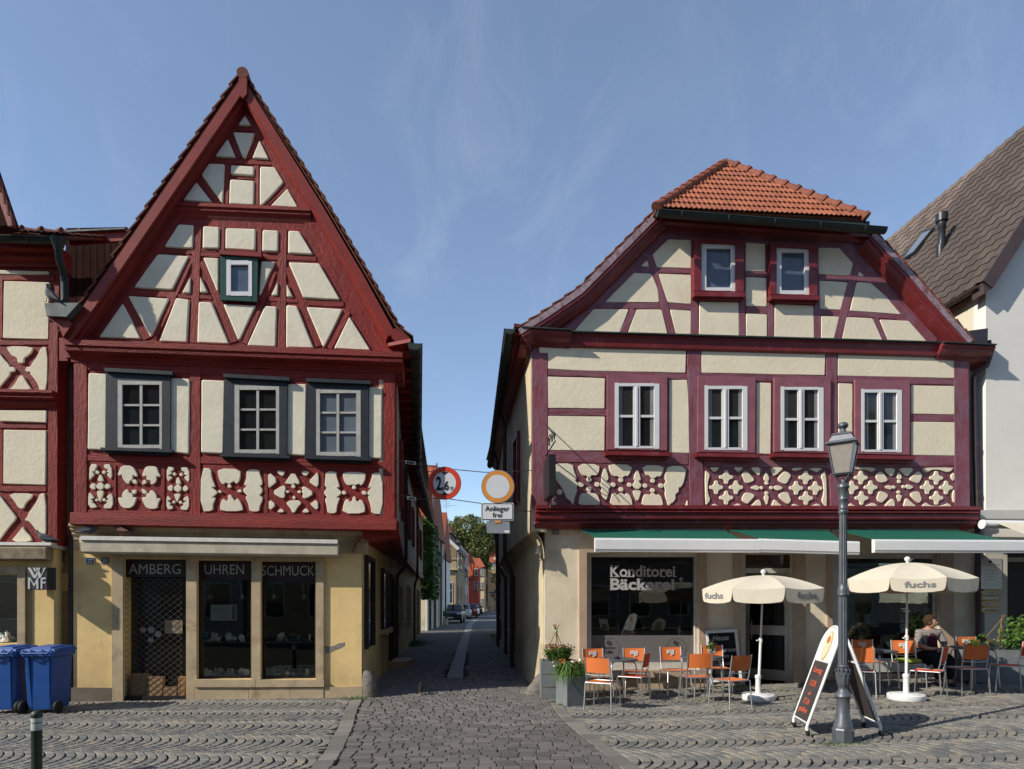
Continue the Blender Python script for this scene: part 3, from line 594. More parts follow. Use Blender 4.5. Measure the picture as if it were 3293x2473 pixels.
deco(cD2, d2, FL, UP, PL1, LH)
d3 = [[(560, 205), (565, 540), (430, 460), (372, 400), (480, 290)], [(550, 740), (555, 985), (400, 850), (420, 820)], [(697, 208), (910, 215), (905, 290), (965, 470), (970, 520), (915, 520), (1005, 600), (1000, 650), (895, 720), (970, 715), (965, 745), (915, 880), (912, 1025), (735, 1025), (720, 880), (680, 740), (735, 715), (652, 625), (730, 520), (675, 500), (695, 340)],
      [(1010, 600), (1060, 575), (1110, 625), (1060, 668), (1015, 650)], [(1030, 218), (1462, 225), (1468, 330), (1430, 440), (1370, 495), (1345, 450), (1270, 485), (1200, 470), (1145, 490), (1085, 460), (1030, 330)], circ(1245, 520, 42), [(1215, 720), (1250, 685), (1285, 720), (1280, 770), (1335, 800), (1340, 755), (1405, 765), (1460, 890), (1450, 1030), (1010, 1030), (1055, 790), (1100, 745), (1160, 760), (1150, 810), (1220, 765)],
      [(1380, 610), (1440, 575), (1490, 610), (1485, 660), (1425, 672)], [(1585, 235), (1798, 240), (1800, 1040), (1575, 1035), (1570, 880), (1508, 700), (1530, 685), (1575, 700), (1480, 640), (1590, 510), (1530, 542), (1520, 510), (1590, 340)]]
deco(cD3, d3, FL, UP, PL1, LH)
# upper floor windows
FRW = mat('shaded_white_frame', (.42, .41, .38), .55, .4, var=.15, vs=9)  # white frames painted greyer, with their shading put into the colour
def casement(f, head, cas, frame, sill, cols, rows, pl, o, cmat, fmat, pmats, parent, jw=.1, ct=.06, mid=False, head_t=.11, smat=None, recess=.035):
    if not mid and len(cols) == 2: cols = [(cols[0][0] - 7, cols[0][1]), (cols[1][0], cols[1][1] + 7)]; rows = [(rows[0][0] - 6, rows[0][1])] + rows[1:-1] + [(rows[-1][0], rows[-1][1] + 5)]
    w = flat(f(*cas), pl, o, .012, cmat, parent, 'window')
    # casing boards
    (xa, ya), (xb, yb), (xc, yc), (xd, yd) = cas; (fa, ga), (fb, gb), (fc, gc), (fd, gd) = frame
    for q in ([(xa, ya), (fa, ya), (fa, yd), (xd, yd)], [(fb, yb), (xb, yb), (xc, yc), (fb, yc)], [(fa + .5, ya), (fb - .5, yb), (fb - .5, gb), (fa + .5, ga)], [(fd + .5, gd), (fc - .5, gc), (fc - .5, yc), (fd + .5, yd)]): flat(f(*q), pl, o + .012, ct, cmat, w, 'casing')
    if head: flat(f(*head), pl, o + .012, head_t, cmat, w, 'head_moulding'); h2 = [(head[0][0] + 8, head[3][1]), (head[1][0] - 8, head[2][1]), (head[1][0] - 8, head[2][1] + 7), (head[0][0] + 8, head[3][1] + 7)]; flat(f(*h2), pl, o + .013, head_t - .05, cmat, w, 'head_moulding')
    if sill:
        flat(f(*sill), pl, o + .012, head_t + .03, smat or cmat, w, 'sill'); s2 = [(sill[3][0] + 12, sill[3][1]), (sill[2][0] - 12, sill[2][1]), (sill[2][0] - 14, sill[2][1] + 14), (sill[3][0] + 14, sill[3][1] + 14)]
        flat(f(*s2), pl, o + .013, head_t - .04, smat or cmat, w, 'sill_moulding')
    B = MB(); xs = [frame[0][0]] + [v for c in cols for v in c] + [frame[1][0]]
    def bar(x0, y0, x1, y1, t): B.quadslab([pl.at(*p, o + recess + t) for p in f((x0, y0), (x1, y0), (x1, y1), (x0, y1))], -pl.n * t)
    top, bot = min(ga, gb) , max(gc, gd)
    bar(fa, ga, cols[0][0], gd, .035); bar(cols[-1][1], gb, fb, gc, .035)
    bar(cols[0][0] + .2, (ga + gb) / 2, cols[-1][1] - .2, rows[0][0], .034); bar(cols[0][0] + .2, rows[-1][1], cols[-1][1] - .2, (gc + gd) / 2, .034)
    for c0, c1 in zip(cols, cols[1:]):
        if mid: mc = (c0[1] + c1[0]) / 2; bar(c0[1], rows[0][0] - .2, mc - 5, rows[-1][1] + .2, .03); bar(mc + 5, rows[0][0] - .2, c1[0], rows[-1][1] + .2, .03); bar(mc - 4, rows[0][0] - .2, mc + 4, rows[-1][1] + .2, .045)
        else: mc = (c0[1] + c1[0]) / 2; bar(mc - 6.5, rows[0][0] - .2, mc + 6.5, rows[-1][1] + .2, .025)
    for r0, r1 in zip(rows, rows[1:]):
        for c in cols: mr = (r0[1] + r1[0]) / 2; hb = min(5, (r1[0] - r0[1]) / 2); bar(c[0] - .2, mr - hb, c[1] + .2, mr + hb, .02)
    link('window_frame', B, fmat, w); k = 0
    for c in cols:
        for r in rows:
            flat(f(*rect(c[0] - 4, r[0] - 4, c[1] + 4, r[1] + 4)), pl, o + .016, .012, pmats[k % len(pmats)], w, 'pane'); k += 1
    return w
casement(cB, [(528, 130), (875, 148), (875, 166), (530, 148)], [(540, 152), (866, 165), (864, 550), (538, 545)], [(596, 192), (822, 198), (822, 543), (590, 535)], [(508, 535), (875, 548), (872, 560), (512, 548)], [(627, 707), (725, 803)], [(222, 312), (328, 415), (430, 517)], FL, UP, BLUG, FRW, [PDARK], LH)
casement(cB, [(1133, 160), (1470, 178), (1470, 196), (1136, 178)], [(1145, 182), (1458, 196), (1456, 580), (1138, 572)], [(1190, 216), (1418, 224), (1418, 568), (1190, 562)], [(1113, 566), (1472, 576), (1470, 590), (1118, 580)], [(1222, 1300), (1318, 1395)], [(248, 335), (350, 437), (452, 541)], FL, UP, BLUG, FRW, [PDARK], LH)
casement(cB, [(1552, 182), (1882, 196), (1882, 213), (1555, 200)], [(1562, 204), (1872, 216), (1870, 590), (1555, 584)], [(1605, 238), (1832, 244), (1832, 582), (1602, 575)], [(1543, 578), (1888, 588), (1885, 602), (1548, 592)], [(1632, 1708), (1725, 1803)], [(265, 352), (365, 452), (466, 553)], FL, UP, BLUG, FRW, [PBLUE], LH)
w = casement(cA, None, [(1118, 978), (1310, 988), (1306, 1216), (1118, 1208)], [(1150, 1004), (1280, 1010), (1278, 1188), (1148, 1184)], None, [(1172, 1262)], [(1028, 1165)], FL, GB + .02, GRNP, WHITE, [PGREY], LH, ct=.05)
flat(cA((1112, 954), (1328, 966), (1326, 988), (1112, 974)), FL, GB, .12, REDP, w, 'head_moulding')
# beams and mouldings
def mld(a, b, f, pl, prof, m, parent, name, o=0):
    A, Bq = [pl.at(x, y, o) for x, y in f(a, b)]; B = MB(); B.sweep([A, Bq], pl.n, prof, side=-1); return link(name, B, m, parent)
corn = [(-.55, 0), (.05, 0), (.05, .09), (.02, .11), (.03, .13), (.02, .17), (-.04, .2), (-.10, .22), (-.12, .25), (-.14, .27), (-.14, .31), (-.2, .33), (-.22, .38), (-.26, .40), (-.3, .42), (-.55, .42)]
mld((336, 1413), (2045, 1478), cA, FL, [(o_, s_ * 1.0) for o_, s_ in corn], RED, LH, 'eaves_cornice', o=CO - .08)
mld((878, 722), (1580, 752), cA, FL, [(-.2, 0), (.08, 0), (.085, .06), (.06, .08), (.065, .12), (.03, .17), (.025, .2), (.0, .25), (-.2, .25)], RED, LH, 'gable_cornice', o=GB)
mld((374, 868), (2016, 902), cB, FL, [(-.3, 0), (.1, 0), (.11, .09), (.11, .2), (.06, .22), (-.3, .22)], RED, LH, 'jetty_beam', o=UP)
# jetty underside at the lane corner
flat(cB((1838, 945), (2016, 948), (2000, 985), (1900, 1010), (1845, 1000)), FL, -.3, .5, RED, LH, 'jetty_bracket')
ul, zc = FL.uz(*cB((376, 0))[0], 0); ur, _ = FL.uz(*cB((1838, 0))[0], 0)
mld((376, 925), (1862, 950), cB, FL, [(-.34, 0), (.16, 0), (.17, .05), (.12, .07), (.12, .11), (.06, .15), (.07, .18), (.03, .22), (.03, .27), (0.0, .3), (0.0, .45), (-.34, .45)], STN, LH, 'stone_cornice', o=.02)
# bargeboards, verge tiles, ridge
OV = .17
P = lambda pts, o: [FL.at(x, y, o) for x, y in pts]
lft = cA((322, 1398), (1214, 108)); rgt = cA((1248, 108), (1640, 735), (1850, 1092), (2008, 1378))
def board(path, prof, m, name, o, side): B = MB(); B.sweep([FL.at(x, y, o) for x, y in path], FL.n, prof, side=side); return link(name, B, m, LH)
board(lft, [(-.03, 0), (.03, 0), (.03, .15), (.0, .16), (-.03, .16)], REDP, 'bargeboard', GB + OV, -1)
board(lft, [(-.3, .02), (-.032, .02), (-.032, .17), (-.06, .2), (-.14, .23), (-.2, .25), (-.3, .25)], RED, 'verge_moulding', GB + OV, -1)
board(rgt, [(-.03, 0), (.03, 0), (.03, .15), (.0, .16), (-.03, .16)], REDP, 'bargeboard', GB + OV, -1)
board(rgt, [(-.3, .02), (-.032, .02), (-.032, .17), (-.08, .19), (-.2, .22), (-.3, .22)], RED, 'verge_moulding', GB + OV, -1)
flat(cA((1985, 1365), (2010, 1350), (2075, 1405), (2078, 1425), (2050, 1450), (1990, 1400)), FL, GB + OV - .06, .1, REDP, LH, 'bargeboard')
flat(cA((1212, 80), (1255, 80), (1253, 160), (1234, 182), (1214, 165)), FL, GB + OV + .02, .05, REDP, LH, 'finial_board')
back = -FL.n
def roof(path, name, m, o, L, th=.1, parent=None, pl=FL, n=None):
    pts = [pl.at(x, y, o) for x, y in path]; B = MB(); bk = -pl.n if n is None else n
    for a, b in zip(pts, pts[1:]): B.quadslab([a, b, b + bk * L, a + bk * L], Vector((0, 0, th)))
    return link(name, B, m, parent)
L2 = cA((322, 1390), (1230, 75)); R2_ = cA((1230, 75), (1640, 715), (1860, 1085), (2010, 1345), (2080, 1412))
roof(L2, 'roof', TILED, GB + OV + .0, 14, .05, LH); roof(R2_, 'roof', TILED, GB + OV + .0, 24, .05, LH)
def verge_tiles(path, n, o, m, parent, side, w=.09, pl=FL, ln=1.18, th=.022, name='roof_tile', lift=.05, out=.03):
    pts = [pl.at(x, y, o) for x, y in path]; tot = sum((b - a).length for a, b in zip(pts, pts[1:]))
    for k in range(n):
        s = tot * k / n; i = 0
        while i < len(pts) - 2 and s > (pts[i + 1] - pts[i]).length: s -= (pts[i + 1] - pts[i]).length; i += 1
        d = (pts[i + 1] - pts[i]).normalized(); v = pl.n.cross(d) * side; a = pts[i] + d * s; L = tot / n * ln
        c0 = a - v * (lift + .028) ; c1 = a + d * L - v * (lift - .012) ; B = MB()
        q = [c0 + pl.n * out, c1 + pl.n * out, c1 - v * th + pl.n * out, c0 - v * th + pl.n * out]; B.quadslab(q, -pl.n * (w + .3)); link(name, B, m, parent)
verge_tiles(L2, 21, GB + OV, TILED, LH, -1); verge_tiles(list(reversed(R2_)), 24, GB + OV, TILED, LH, 1)
a = FL.at(*cA((1237, 66))[0], GB + OV)
for k in range(6):
    B = MB(); pr = [(a + back * (k * .34 - .06) + Vector((0, 0, .02 * (k % 2)))), a + back * (k * .34 + .34)]; B.tube(pr, [.10, .085], 12); link('ridge_tile', B, TILED, LH)
B = MB(); B.tube([a + back * 1.9, a + back * 14], .12, 10); link('ridge', B, TILED, LH)
# eaves gutter toward the lane
E = [(-1.70, 10.95, 6.28), (-3.2, 21.2, 6.3), (-4.7, 37.0, 6.3)]
def gutter(pts, r, m, parent, name='gutter', cap=True):
    B = MB(); P_ = [Vector(p) for p in pts]; k = 8; rows = []
    for i, p in enumerate(P_):
        d = (P_[min(i + 1, len(P_) - 1)] - P_[max(i - 1, 0)]).normalized(); x = d.cross(Vector((0, 0, 1))).normalized()
        rows.append([p + x * (r * cos(pi + pi * j / k)) + Vector((0, 0, r * sin(pi + pi * j / k))) for j in range(k + 1)])
    for i in range(len(rows) - 1):
        for j in range(k): B.add([rows[i][j], rows[i][j + 1], rows[i + 1][j + 1], rows[i + 1][j]], [(0, 1, 2, 3)])
    for e in (rows[0], rows[-1]): B.add(e, [tuple(range(k + 1))])
    B.tube([r_[0] for r_ in rows], .012, 5); B.tube([r_[-1] for r_ in rows], .012, 5)
    for i in range(len(P_) - 1):
        L = (P_[i + 1] - P_[i]).length; n = int(L / .9)
        for q in range(n):
            p = P_[i].lerp(P_[i + 1], (q + .5) / n); d = (P_[i + 1] - P_[i]).normalized(); x = d.cross(Vector((0, 0, 1))).normalized()
            B.tube([p + x * ((r + .006) * cos(pi + pi * j / 6)) + Vector((0, 0, (r + .006) * sin(pi + pi * j / 6))) for j in range(7)], .01, 4)
    return link(name, B, m, parent, smooth_=40)
gutter(E, .12, GUT, LH)
def planwall(path, z0, z1, th, m, parent, name, side=1):
    B = MB()
    for a, b in zip(path, path[1:]):
        a, b = Vector((*a, 0)), Vector((*b, 0)); d = (b - a).normalized(); v = Vector((-d.y, d.x, 0)) * th * side
        B.quadslab([a + Vector((0, 0, z0)), b + Vector((0, 0, z0)), b + Vector((0, 0, z1)), a + Vector((0, 0, z1))], v)
    return link(name, B, m, parent)
c0 = FL.at(1273, 1600, UP); UPW = [(c0.x, c0.y + .01), (-3.15, 17.9), (-4.3, 28), (-4.98, 35)]
g0 = FL.at(1163, 2000, 0); GPW = [(g0.x, g0.y + .002), (-3.76, 21.6), (-5.1, 35)]
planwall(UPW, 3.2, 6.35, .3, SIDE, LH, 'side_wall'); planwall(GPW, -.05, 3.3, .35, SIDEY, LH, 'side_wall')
# eaves soffit boards and rafters
B = MB()
for (a, b), (c, d) in zip(zip(UPW, UPW[1:]), zip(E, E[1:])): B.quadslab([(a[0] - .1, a[1] - .2, 6.3), (c[0] - .08, c[1], 6.3), (d[0] - .08, d[1], 6.3), (b[0] - .1, b[1], 6.3)], (0, 0, .06))
link('eaves_soffit', B, RED, LH)
for k in range(22):
    y = 11.3 + k * .62; x1 = lerpx([(p[0], p[1]) for p in E], y); B = MB(); B.box((x1 - .32, y, 6.24), (.5, .14, .13)); link('rafter_end', B, RED, LH)
# jetty beam down the lane
B = MB()
for (a, b) in zip(UPW, UPW[1:]):
    B.quadslab([(a[0] + .06, a[1] - .02, 2.98), (b[0] + .06, b[1], 2.98), (b[0] + .06, b[1], 3.2), (a[0] + .06, a[1] - .02, 3.2)], (-.16, -.01, 0))
link('jetty_beam', B, RED, LH)
B = MB(); prev = None
for k in range(9):
    t = k / 8; ang = t * pi / 2
    row = []
    for (ux, uy), (gx, gy) in zip([UPW[0], UPW[1], (-3.6, 22), UPW[3]], [GPW[0], (-3.4, 17.9), (-3.78, 22), GPW[2]]):
        row.append(Vector((ux - .02 + (gx - .1 - ux) * sin(ang), uy, 3.05 - .38 * (1 - cos(ang)))))
    if prev:
        for i in range(3): B.add([prev[i], prev[i + 1], row[i + 1], row[i]], [(0, 1, 2, 3)])
    prev = row
link('jetty_cove', B, REDF, LH)
# downpipes and openings along the lane side
for (y, z0) in ((17.6, 0), (26.5, 0)):
    xu = lerpx([(p[0], p[1]) for p in UPW], y) + .12; xg = lerpx(GPW, y) + .1; B = MB(); B.tube([(xu + .35, y, 6.2), (xu, y, 5.9), (xu, y, 3.05), (xu - .02, y, 2.75), (xg + .02, y + .1, 2.5), (xg, y + .1, 2.2), (xg, y + .1, 0)], .05, 8); link('downpipe', B, PIPE, LH, smooth_=50)
WOOD = mat('dark_brown_wood', (.035, .024, .018), .7, .3, var=.3, vs=5, bump=.3)
def sidewin(path, y0, y1, z0, z1, name, parent, m, fr=PIPE, side=1, sill=None, o=.03, frw=.08):
    a = Vector((lerpx(path, y0), y0, z0)); b = Vector((lerpx(path, y1), y1, z0)); d = (b - a).normalized(); nrm = Vector((d.y, -d.x, 0)) * side; h = Vector((0, 0, z1 - z0))
    B = MB(); B.quadslab([a, b, b + h, a + h], nrm * o); w_ = link(name, B, m, parent); B = MB()
    up = Vector((0, 0, 1))
    for q in ([a - d * frw, a, a + h, a - d * frw + h], [b, b + d * frw, b + d * frw + h, b + h], [a + h - d * frw, b + h + d * frw, b + h + d * frw + up * frw, a + h - d * frw + up * frw]): B.quadslab(q, nrm * (o + .05))
    link('frame', B, fr, w_)
    if sill: B = MB(); B.quadslab([a - d * .12 - up * .12, b + d * .12 - up * .12, b + d * .12, a - d * .12], nrm * .16); link('sill', B, sill, w_)
    return w_
sidewin(GPW, 11.9, 12.9, .85, 2.55, 'show_case', LH, PDARK, WOOD)
wn = sidewin(GPW, 14.7, 15.9, 1.1, 2.45, 'window', LH, PDARK, WOOD, sill=STN)
B = MB()
for k in range(5): yy = 14.85 + k * .22; B.tube([(lerpx(GPW, yy) + .1, yy, 1.1), (lerpx(GPW, yy) + .1, yy, 2.45)], .012, 5)
link('window_bars', B, BLK, wn)
sidewin(GPW, 16.6, 17.3, .15, 2.4, 'side_door', LH, WOOD, WOOD)
B = MB(); B.box((lerpx(GPW, 17) + .3, 17.0, .09), (.5, 1.3, .18)); link('doorstep', B, STN, LH)
sidewin(GPW, 19.5, 20.3, 1.1, 2.2, 'window', LH, PDARK, SIDEY, sill=STN); sidewin(GPW, 23.6, 24.6, 1.0, 2.3, 'window', LH, PDARK, SIDEY, sill=STN)
sidewin(GPW, 30.5, 31.6, .1, 2.3, 'side_door', LH, WOOD, STN)
for y0 in (14.0, 16.0, 19.0, 21.2, 24, 29, 31.5): sidewin(UPW, y0, y0 + .75, 3.9, 5.3, 'window', LH, PDARK, RED)
# ground floor front
f = cL
def uzr(x0, y0, x1, y1, o=0): a = FL.uz(*f((x0, y0))[0], o); b = FL.uz(*f((x1, y1))[0], o); return (a[0], b[0], b[1], a[1])
H = [uzr(672, 165, 1018, 990), uzr(1075, 172, 1375, 822), uzr(1425, 178, 1727, 822)]; H[0] = (H[0][0], H[0][1], -.3, H[0][3])
uL, _ = FL.uz(236, 2000); uR, _ = FL.uz(1163, 2000); _, zt = FL.uz(700, 1690)
wallholes(FL, uL, uR, -.15, zt, -.35, 0, H, YEL, LH, 'shop_wall')
for q in [[(612, 125), (1040, 132), (1040, 162), (612, 160)], [(1042, 132), (1400, 138), (1400, 172), (1042, 165)], [(1402, 138), (1770, 142), (1770, 180), (1402, 176)], [(612, 160), (672, 161), (672, 960), (612, 958)], [(1018, 165), (1075, 168), (1075, 825), (1062, 826), (1062, 950), (1018, 950)],
          [(1375, 172), (1425, 175), (1425, 826), (1375, 826)], [(1727, 180), (1770, 180), (1770, 826), (1727, 826)]]: flat(f(*q), FL, 0, .045, STN, LH, 'stone_surround')
flat(f((1062, 826), (1396, 829), (1396, 868), (1062, 868)), FL, 0, .09, STN, LH, 'stone_sill'); flat(f((1398, 829), (1772, 829), (1772, 866), (1398, 868)), FL, 0, .088, STN, LH, 'stone_sill')
for x0, x1 in ((1064, 1358), (1360, 1586), (1588, 1770)): flat(f((x0, 870), (x1, 870), (x1, 952), (x0, 952)), FL, 0, .06, STN, LH, 'plinth_slab')
flat(f((1772, 868), (1982, 862), (1982, 950), (1772, 952)), FL, 0, .05, STN, LH, 'plinth_slab')
flat(f((388, 870), (610, 872), (610, 985), (388, 990)), FL, 0, .04, GREYST, LH, 'plinth')
# shop room
B = MB(); u0, u1 = H[0][0] - .3, H[2][1] + .3
for q in ([FL.w(u0, -.02, -1.7), FL.w(u1, -.02, -1.7), FL.w(u1, 3, -1.7), FL.w(u0, 3, -1.7)],): B.quadslab(q, -back * .02)
B.quadslab([FL.w(u0, 0, -.36), FL.w(u1, 0, -.36), FL.w(u1, 0, -1.7), FL.w(u0, 0, -1.7)], (0, 0, .03)); B.quadslab([FL.w(u0, 2.9, -.36), FL.w(u1, 2.9, -.36), FL.w(u1, 2.9, -1.7), FL.w(u0, 2.9, -1.7)], (0, 0, .03))
for u in (u0, u1): B.quadslab([FL.w(u, 0, -.36), FL.w(u, 0, -1.7), FL.w(u, 3, -1.7), FL.w(u, 3, -.36)], FL.u * .03)
link('shop_room', B, DARK, LH)
SGN = mat('dark_fascia_board', (.016, .008, .009), .5, .4, var=.1); LET = mat('pewter_lettering', (.36, .37, .38), .45, .5, var=.05)
for q, tx, bx in (([(672, 165), (1018, 165), (1018, 265), (672, 265)], 'AMBERG', (705, 193, 988, 248)), ([(1075, 171), (1375, 171), (1375, 268), (1075, 268)], 'UHREN', (1120, 197, 1335, 250)), ([(1425, 178), (1727, 178), (1727, 280), (1425, 280)], 'SCHMUCK', (1432, 202, 1720, 257))):
    s_ = flat(f(*q), FL, -.14, .04, SGN, LH, 'fascia_sign'); p0, p1 = f((bx[0], bx[1]), (bx[2], bx[3])); texts(tx, *p0, *p1, FL, -.098, LET, s_, bold=-.004)
    # serifs on the stems
for q, top in (([(1075, 268), (1375, 268), (1375, 822), (1075, 822)], 268), ([(1425, 280), (1727, 280), (1727, 822), (1425, 822)], 280)):
    w_ = flat(f(*q), FL, -.13, .008, GLASS, LH, 'shop_window'); x0, x1 = q[0][0], q[1][0]; B = MB()
    for r_ in (rect(x0, top, x0 + 16, 822), rect(x1 - 6, top, x1, 822), rect(x0 + 16.2, 812, x1 - 6.2, 822), rect(x0 + 16.2, top, x1 - 6.2, top + 12)): B.quadslab([FL.at(*p, -.1) for p in f(*r_)], back * .06)
    link('window_frame', B, SGN, w_)
# display goods
SHF = mat('display_shelf', (.08, .09, .088), .5, .5, var=.2)
def stock(x0, x1, ybase, o0, o1, n, seed, hmax=34, name='display_goods', parent=None, f_=None, pl=FL):
    random.seed(seed); m = [mat('goods_silver', (.7, .72, .72), .3, .5, metal=.6, var=.2), mat('goods_dark', (.05, .055, .06), .4, .5), mat('goods_pale', (.8, .82, .8), .5, .5), mat('goods_teal', (.03, .12, .14), .4, .5)]
    B = MB()
    for k in range(n):
        B.m = random.choice((0, 0, 1, 2, 2, 3)); x = random.uniform(x0, x1); o = random.uniform(o0, o1); h = random.uniform(8, hmax) / f_s; b = pl.at(*f_((x, ybase))[0], o); w = random.uniform(.015, .05); h *= .0055
        if random.random() < .4: B.lathe([(w, 0), (w * 1.05, h * .2), (w * .5, h * .6), (w * .8, h)], b, 8)
        elif random.random() < .5: B.box(b + Vector((0, 0, h / 2)), (w * 2, .02, h), random.uniform(-.4, .4))
        else: c_ = b + Vector((0, 0, h * .6)); B.lathe([(h * .5, -.008), (h * .5, .008)], c_, 12, M=Matrix.Rotation(pi / 2, 3, 'X'))
    return tag(link(name, B, m, parent), kind='stuff')
f_s = 1.7015
for x0, x1, sd in ((1095, 1365, 3), (1440, 1722, 4)):
    B = MB()
    for yy in (618, 808): B.quadslab([FL.at(*f((x0 - 5, yy))[0], -.2), FL.at(*f((x1 + 5, yy))[0], -.2), FL.at(*f((x1 + 5, yy))[0], -.2) + back * .6, FL.at(*f((x0 - 5, yy))[0], -.2) + back * .6], (0, 0, -.03))
    link('display_shelf', B, SHF, LH)
    stock(x0 + 5, x1 - 5, 616, -.5, -.25, 26, sd, 50, parent=LH, f_=f); stock(x0 + 5, x1 - 5, 806, -.5, -.22, 34, sd + 7, 50, parent=LH, f_=f)
for x in (1150, 1325, 1500, 1665):
    B = MB(); p = FL.at(*f((x, 372))[0], -.35); B.tube([p + Vector((-.05, 0, .35)), p + Vector((-.02, 0, .1)), p], .008, 6); B.lathe([(.02, .06), (.035, .03), (.06, -.02), (.055, -.02)], p, 12, M=Matrix.Rotation(.5, 3, 'X')); link('spotlight', B, ALU, LH)
POST = mat('pale_poster', (.62, .64, .6), .6, .3, var=.08)
s_ = flat(f(*rect(1152, 416, 1296, 503)), FL, -.24, .006, POST, LH, 'poster'); texts('Juwelier', *f((1170, 436))[0], *f((1225, 450))[0], FL, -.232, GREYP, s_); texts('Mode', *f((1200, 480))[0], *f((1235, 492))[0], FL, -.232, SIGNR, s_); flat(f(*rect(1268, 420, 1290, 498)), FL, -.233, .002, GREYP, s_, 'poster_figure')
flat(f(*rect(1098, 572, 1140, 612)), FL, -.25, .01, mat('blue_card', (.02, .1, .25), .5, .4), LH, 'display_card')
# grille door
B = MB(); x0, x1 = 674, 1016; dx = 43; dy = 33; y = 270; row = 0; yb_ = 915
while y < yb_:
    pts = []; k = 0; x = x0
    while x <= x1 + 1: pts.append(FL.at(*f((x, y + (dy / 2 if k % 2 == row % 2 else 0)))[0], -.08)); x += dx / 2; k += 1
    B.tube(pts, .0045, 3, False); y += dy / 2; row += 1
gr = link('roller_grille', B, mat('grille_steel', (.13, .12, .11), .5, .5, metal=.4), LH); flat(f(*rect(674, 915, 1016, 948)), FL, -.1, .04, BLK, gr, 'bottom_rail')
flat(f(*rect(672, 266, 1018, 985)), FL, -.3, .01, PDARK, LH, 'shop_door')
s_ = flat(f(*rect(902, 501, 998, 573)), FL, -.24, .01, mat('notice_card', (.20, .17, .13), .7, .3), LH, 'door_notice'); texts('GESCHLOSSEN', *f((912, 528))[0], *f((988, 543))[0], FL, -.228, GREYP, s_)
for (x, y, r_) in ((782, 555, 16), (827, 553, 18), (865, 576, 17), (825, 608, 14)):
    c_ = MB(); q = FL.at(*f((x, y))[0], -.24); c_.lathe([(r_ * .0033, -.01), (r_ * .0033, .01)], q, 16, M=Matrix.Rotation(pi / 2, 3, 'X')); link('sticker', c_, mat('pale_sticker', (.28, .27, .27), .6, .3), LH)
CARD = mat('cardboard', (.30, .19, .10), .85, .2, var=.12)
for k, (x0, x1, y0) in enumerate(((720, 800, 795), (805, 890, 808), (895, 968, 868), (975, 1012, 810))):
    tag(flat(f((x0, y0), (x1, y0 + (4 if k % 2 else -2)), (x1 - 4, 915), (x0 - 3, 915)), FL, -.22, .12, CARD, None, 'cardboard_box'), ['brown cardboard box leaning at the left behind the shop grille', 'brown cardboard box tilted beside the leftmost box behind the grille', 'low cardboard box lying between the tall ones behind the grille', 'narrow cardboard box at the right end behind the shop grille'][k], 'cardboard box', 'cardboard boxes behind the shop grille')
# rolled awning box, number signs, wall lamp
aw = mld((495, 57), (1862, 77), f, FL, [(-.02, 0), (.26, 0), (.28, .02), (.29, .24), (.27, .27), (-.02, .27)], mat('beige_awning_box', (.42, .37, .28), .6, .4, var=.2, vs=4), LH, 'awning_box', o=.02)
mld((495, 55), (1862, 75), f, FL, [(-.03, -.02), (.3, -.02), (.31, .05), (.3, .055), (-.03, .01)], AGEDW, LH, 'awning_cover', o=.02)
for tx, r_ in (('22', (470, 157, 515, 195)), ('20', (551, 155, 597, 193))):
    s_ = flat(f(*rect(*r_)), FL, 0, .012, AGEDW, LH, 'house_number'); flat(f(*rect(r_[0] + 3, r_[1] + 3, r_[2] - 3, r_[3] - 3)), FL, .012, .002, ENAM, s_, 'enamel_face'); texts(tx, *f((r_[0] + 9, r_[1] + 9))[0], *f((r_[2] - 9, r_[3] - 9))[0], FL, .0155, WPRINT, s_, bold=.02)
flat(f(*rect(434, 45, 465, 76)), FL, 0, .1, BEI, LH, 'wall_lamp')
p = f((1778, 640), (1800, 645), (1830, 640), (1850, 628), (1887, 622), (1885, 640), (1860, 655), (1830, 665), (1800, 682), (1782, 680)); panel(p, FL, .0, .004, mat('bare_grey_render', (.22, .20, .175), .9, .2, var=.2, vs=20), LH, e=.002, r=.01, name='bare_plaster_patch')
# ------------------------------------------------------------ right half-timbered house
RH = thing('timber_framed_house', 'half-timbered house with orange tiled hip and claret timbers above a bakery', 'house', tuple(FR.w(4.5, 0)))
U2 = .2; N2 = FR.n
q1 = cR1((765, 330), (1560, 380), (1760, 640), (1990, 820), (230, 775), (430, 640)); flat(q1, FR, U2 - .3, .3, PURF, RH, 'gable_wall')
flat(cR2((150, 60), (1985, 105), (1985, 775), (160, 765)), FR, U2 - .3, .3, PURF, RH, 'upper_wall')
for a, b, w in [((800, 395), (420, 770), 60), ((1475, 410), (1850, 810), 60), ((765, 360), (1520, 395), 60)]: beam(*cR1(a, b), w / 1.2337 * 1.2, FR, U2, .012, PUR, RH)
for a, b, w in [((675, 512), (892, 520), 20), ((535, 655), (892, 662), 24), ((1107, 532), (1190, 533), 20), ((1110, 673), (1193, 677), 24), ((1397, 545), (1590, 552), 20), ((1402, 682), (1740, 698), 24)]: beam(*cR1(a, b), w / 1.2337, FR, U2, .012, PUR, RH)
for a, b, w in [((728, 455), (820, 773), 28), ((1548, 490), (1472, 795), 30), ((665, 672), (620, 768), 26), ((1620, 706), (1662, 803), 26), ((904, 390), (905, 778), 30), ((1093, 640), (1096, 782), 26), ((1208, 645), (1210, 785), 26), ((1392, 650), (1392, 790), 28)]: beam(*cR1(a, b), w / 1.2337, FR, U2, .016, PUR, RH)
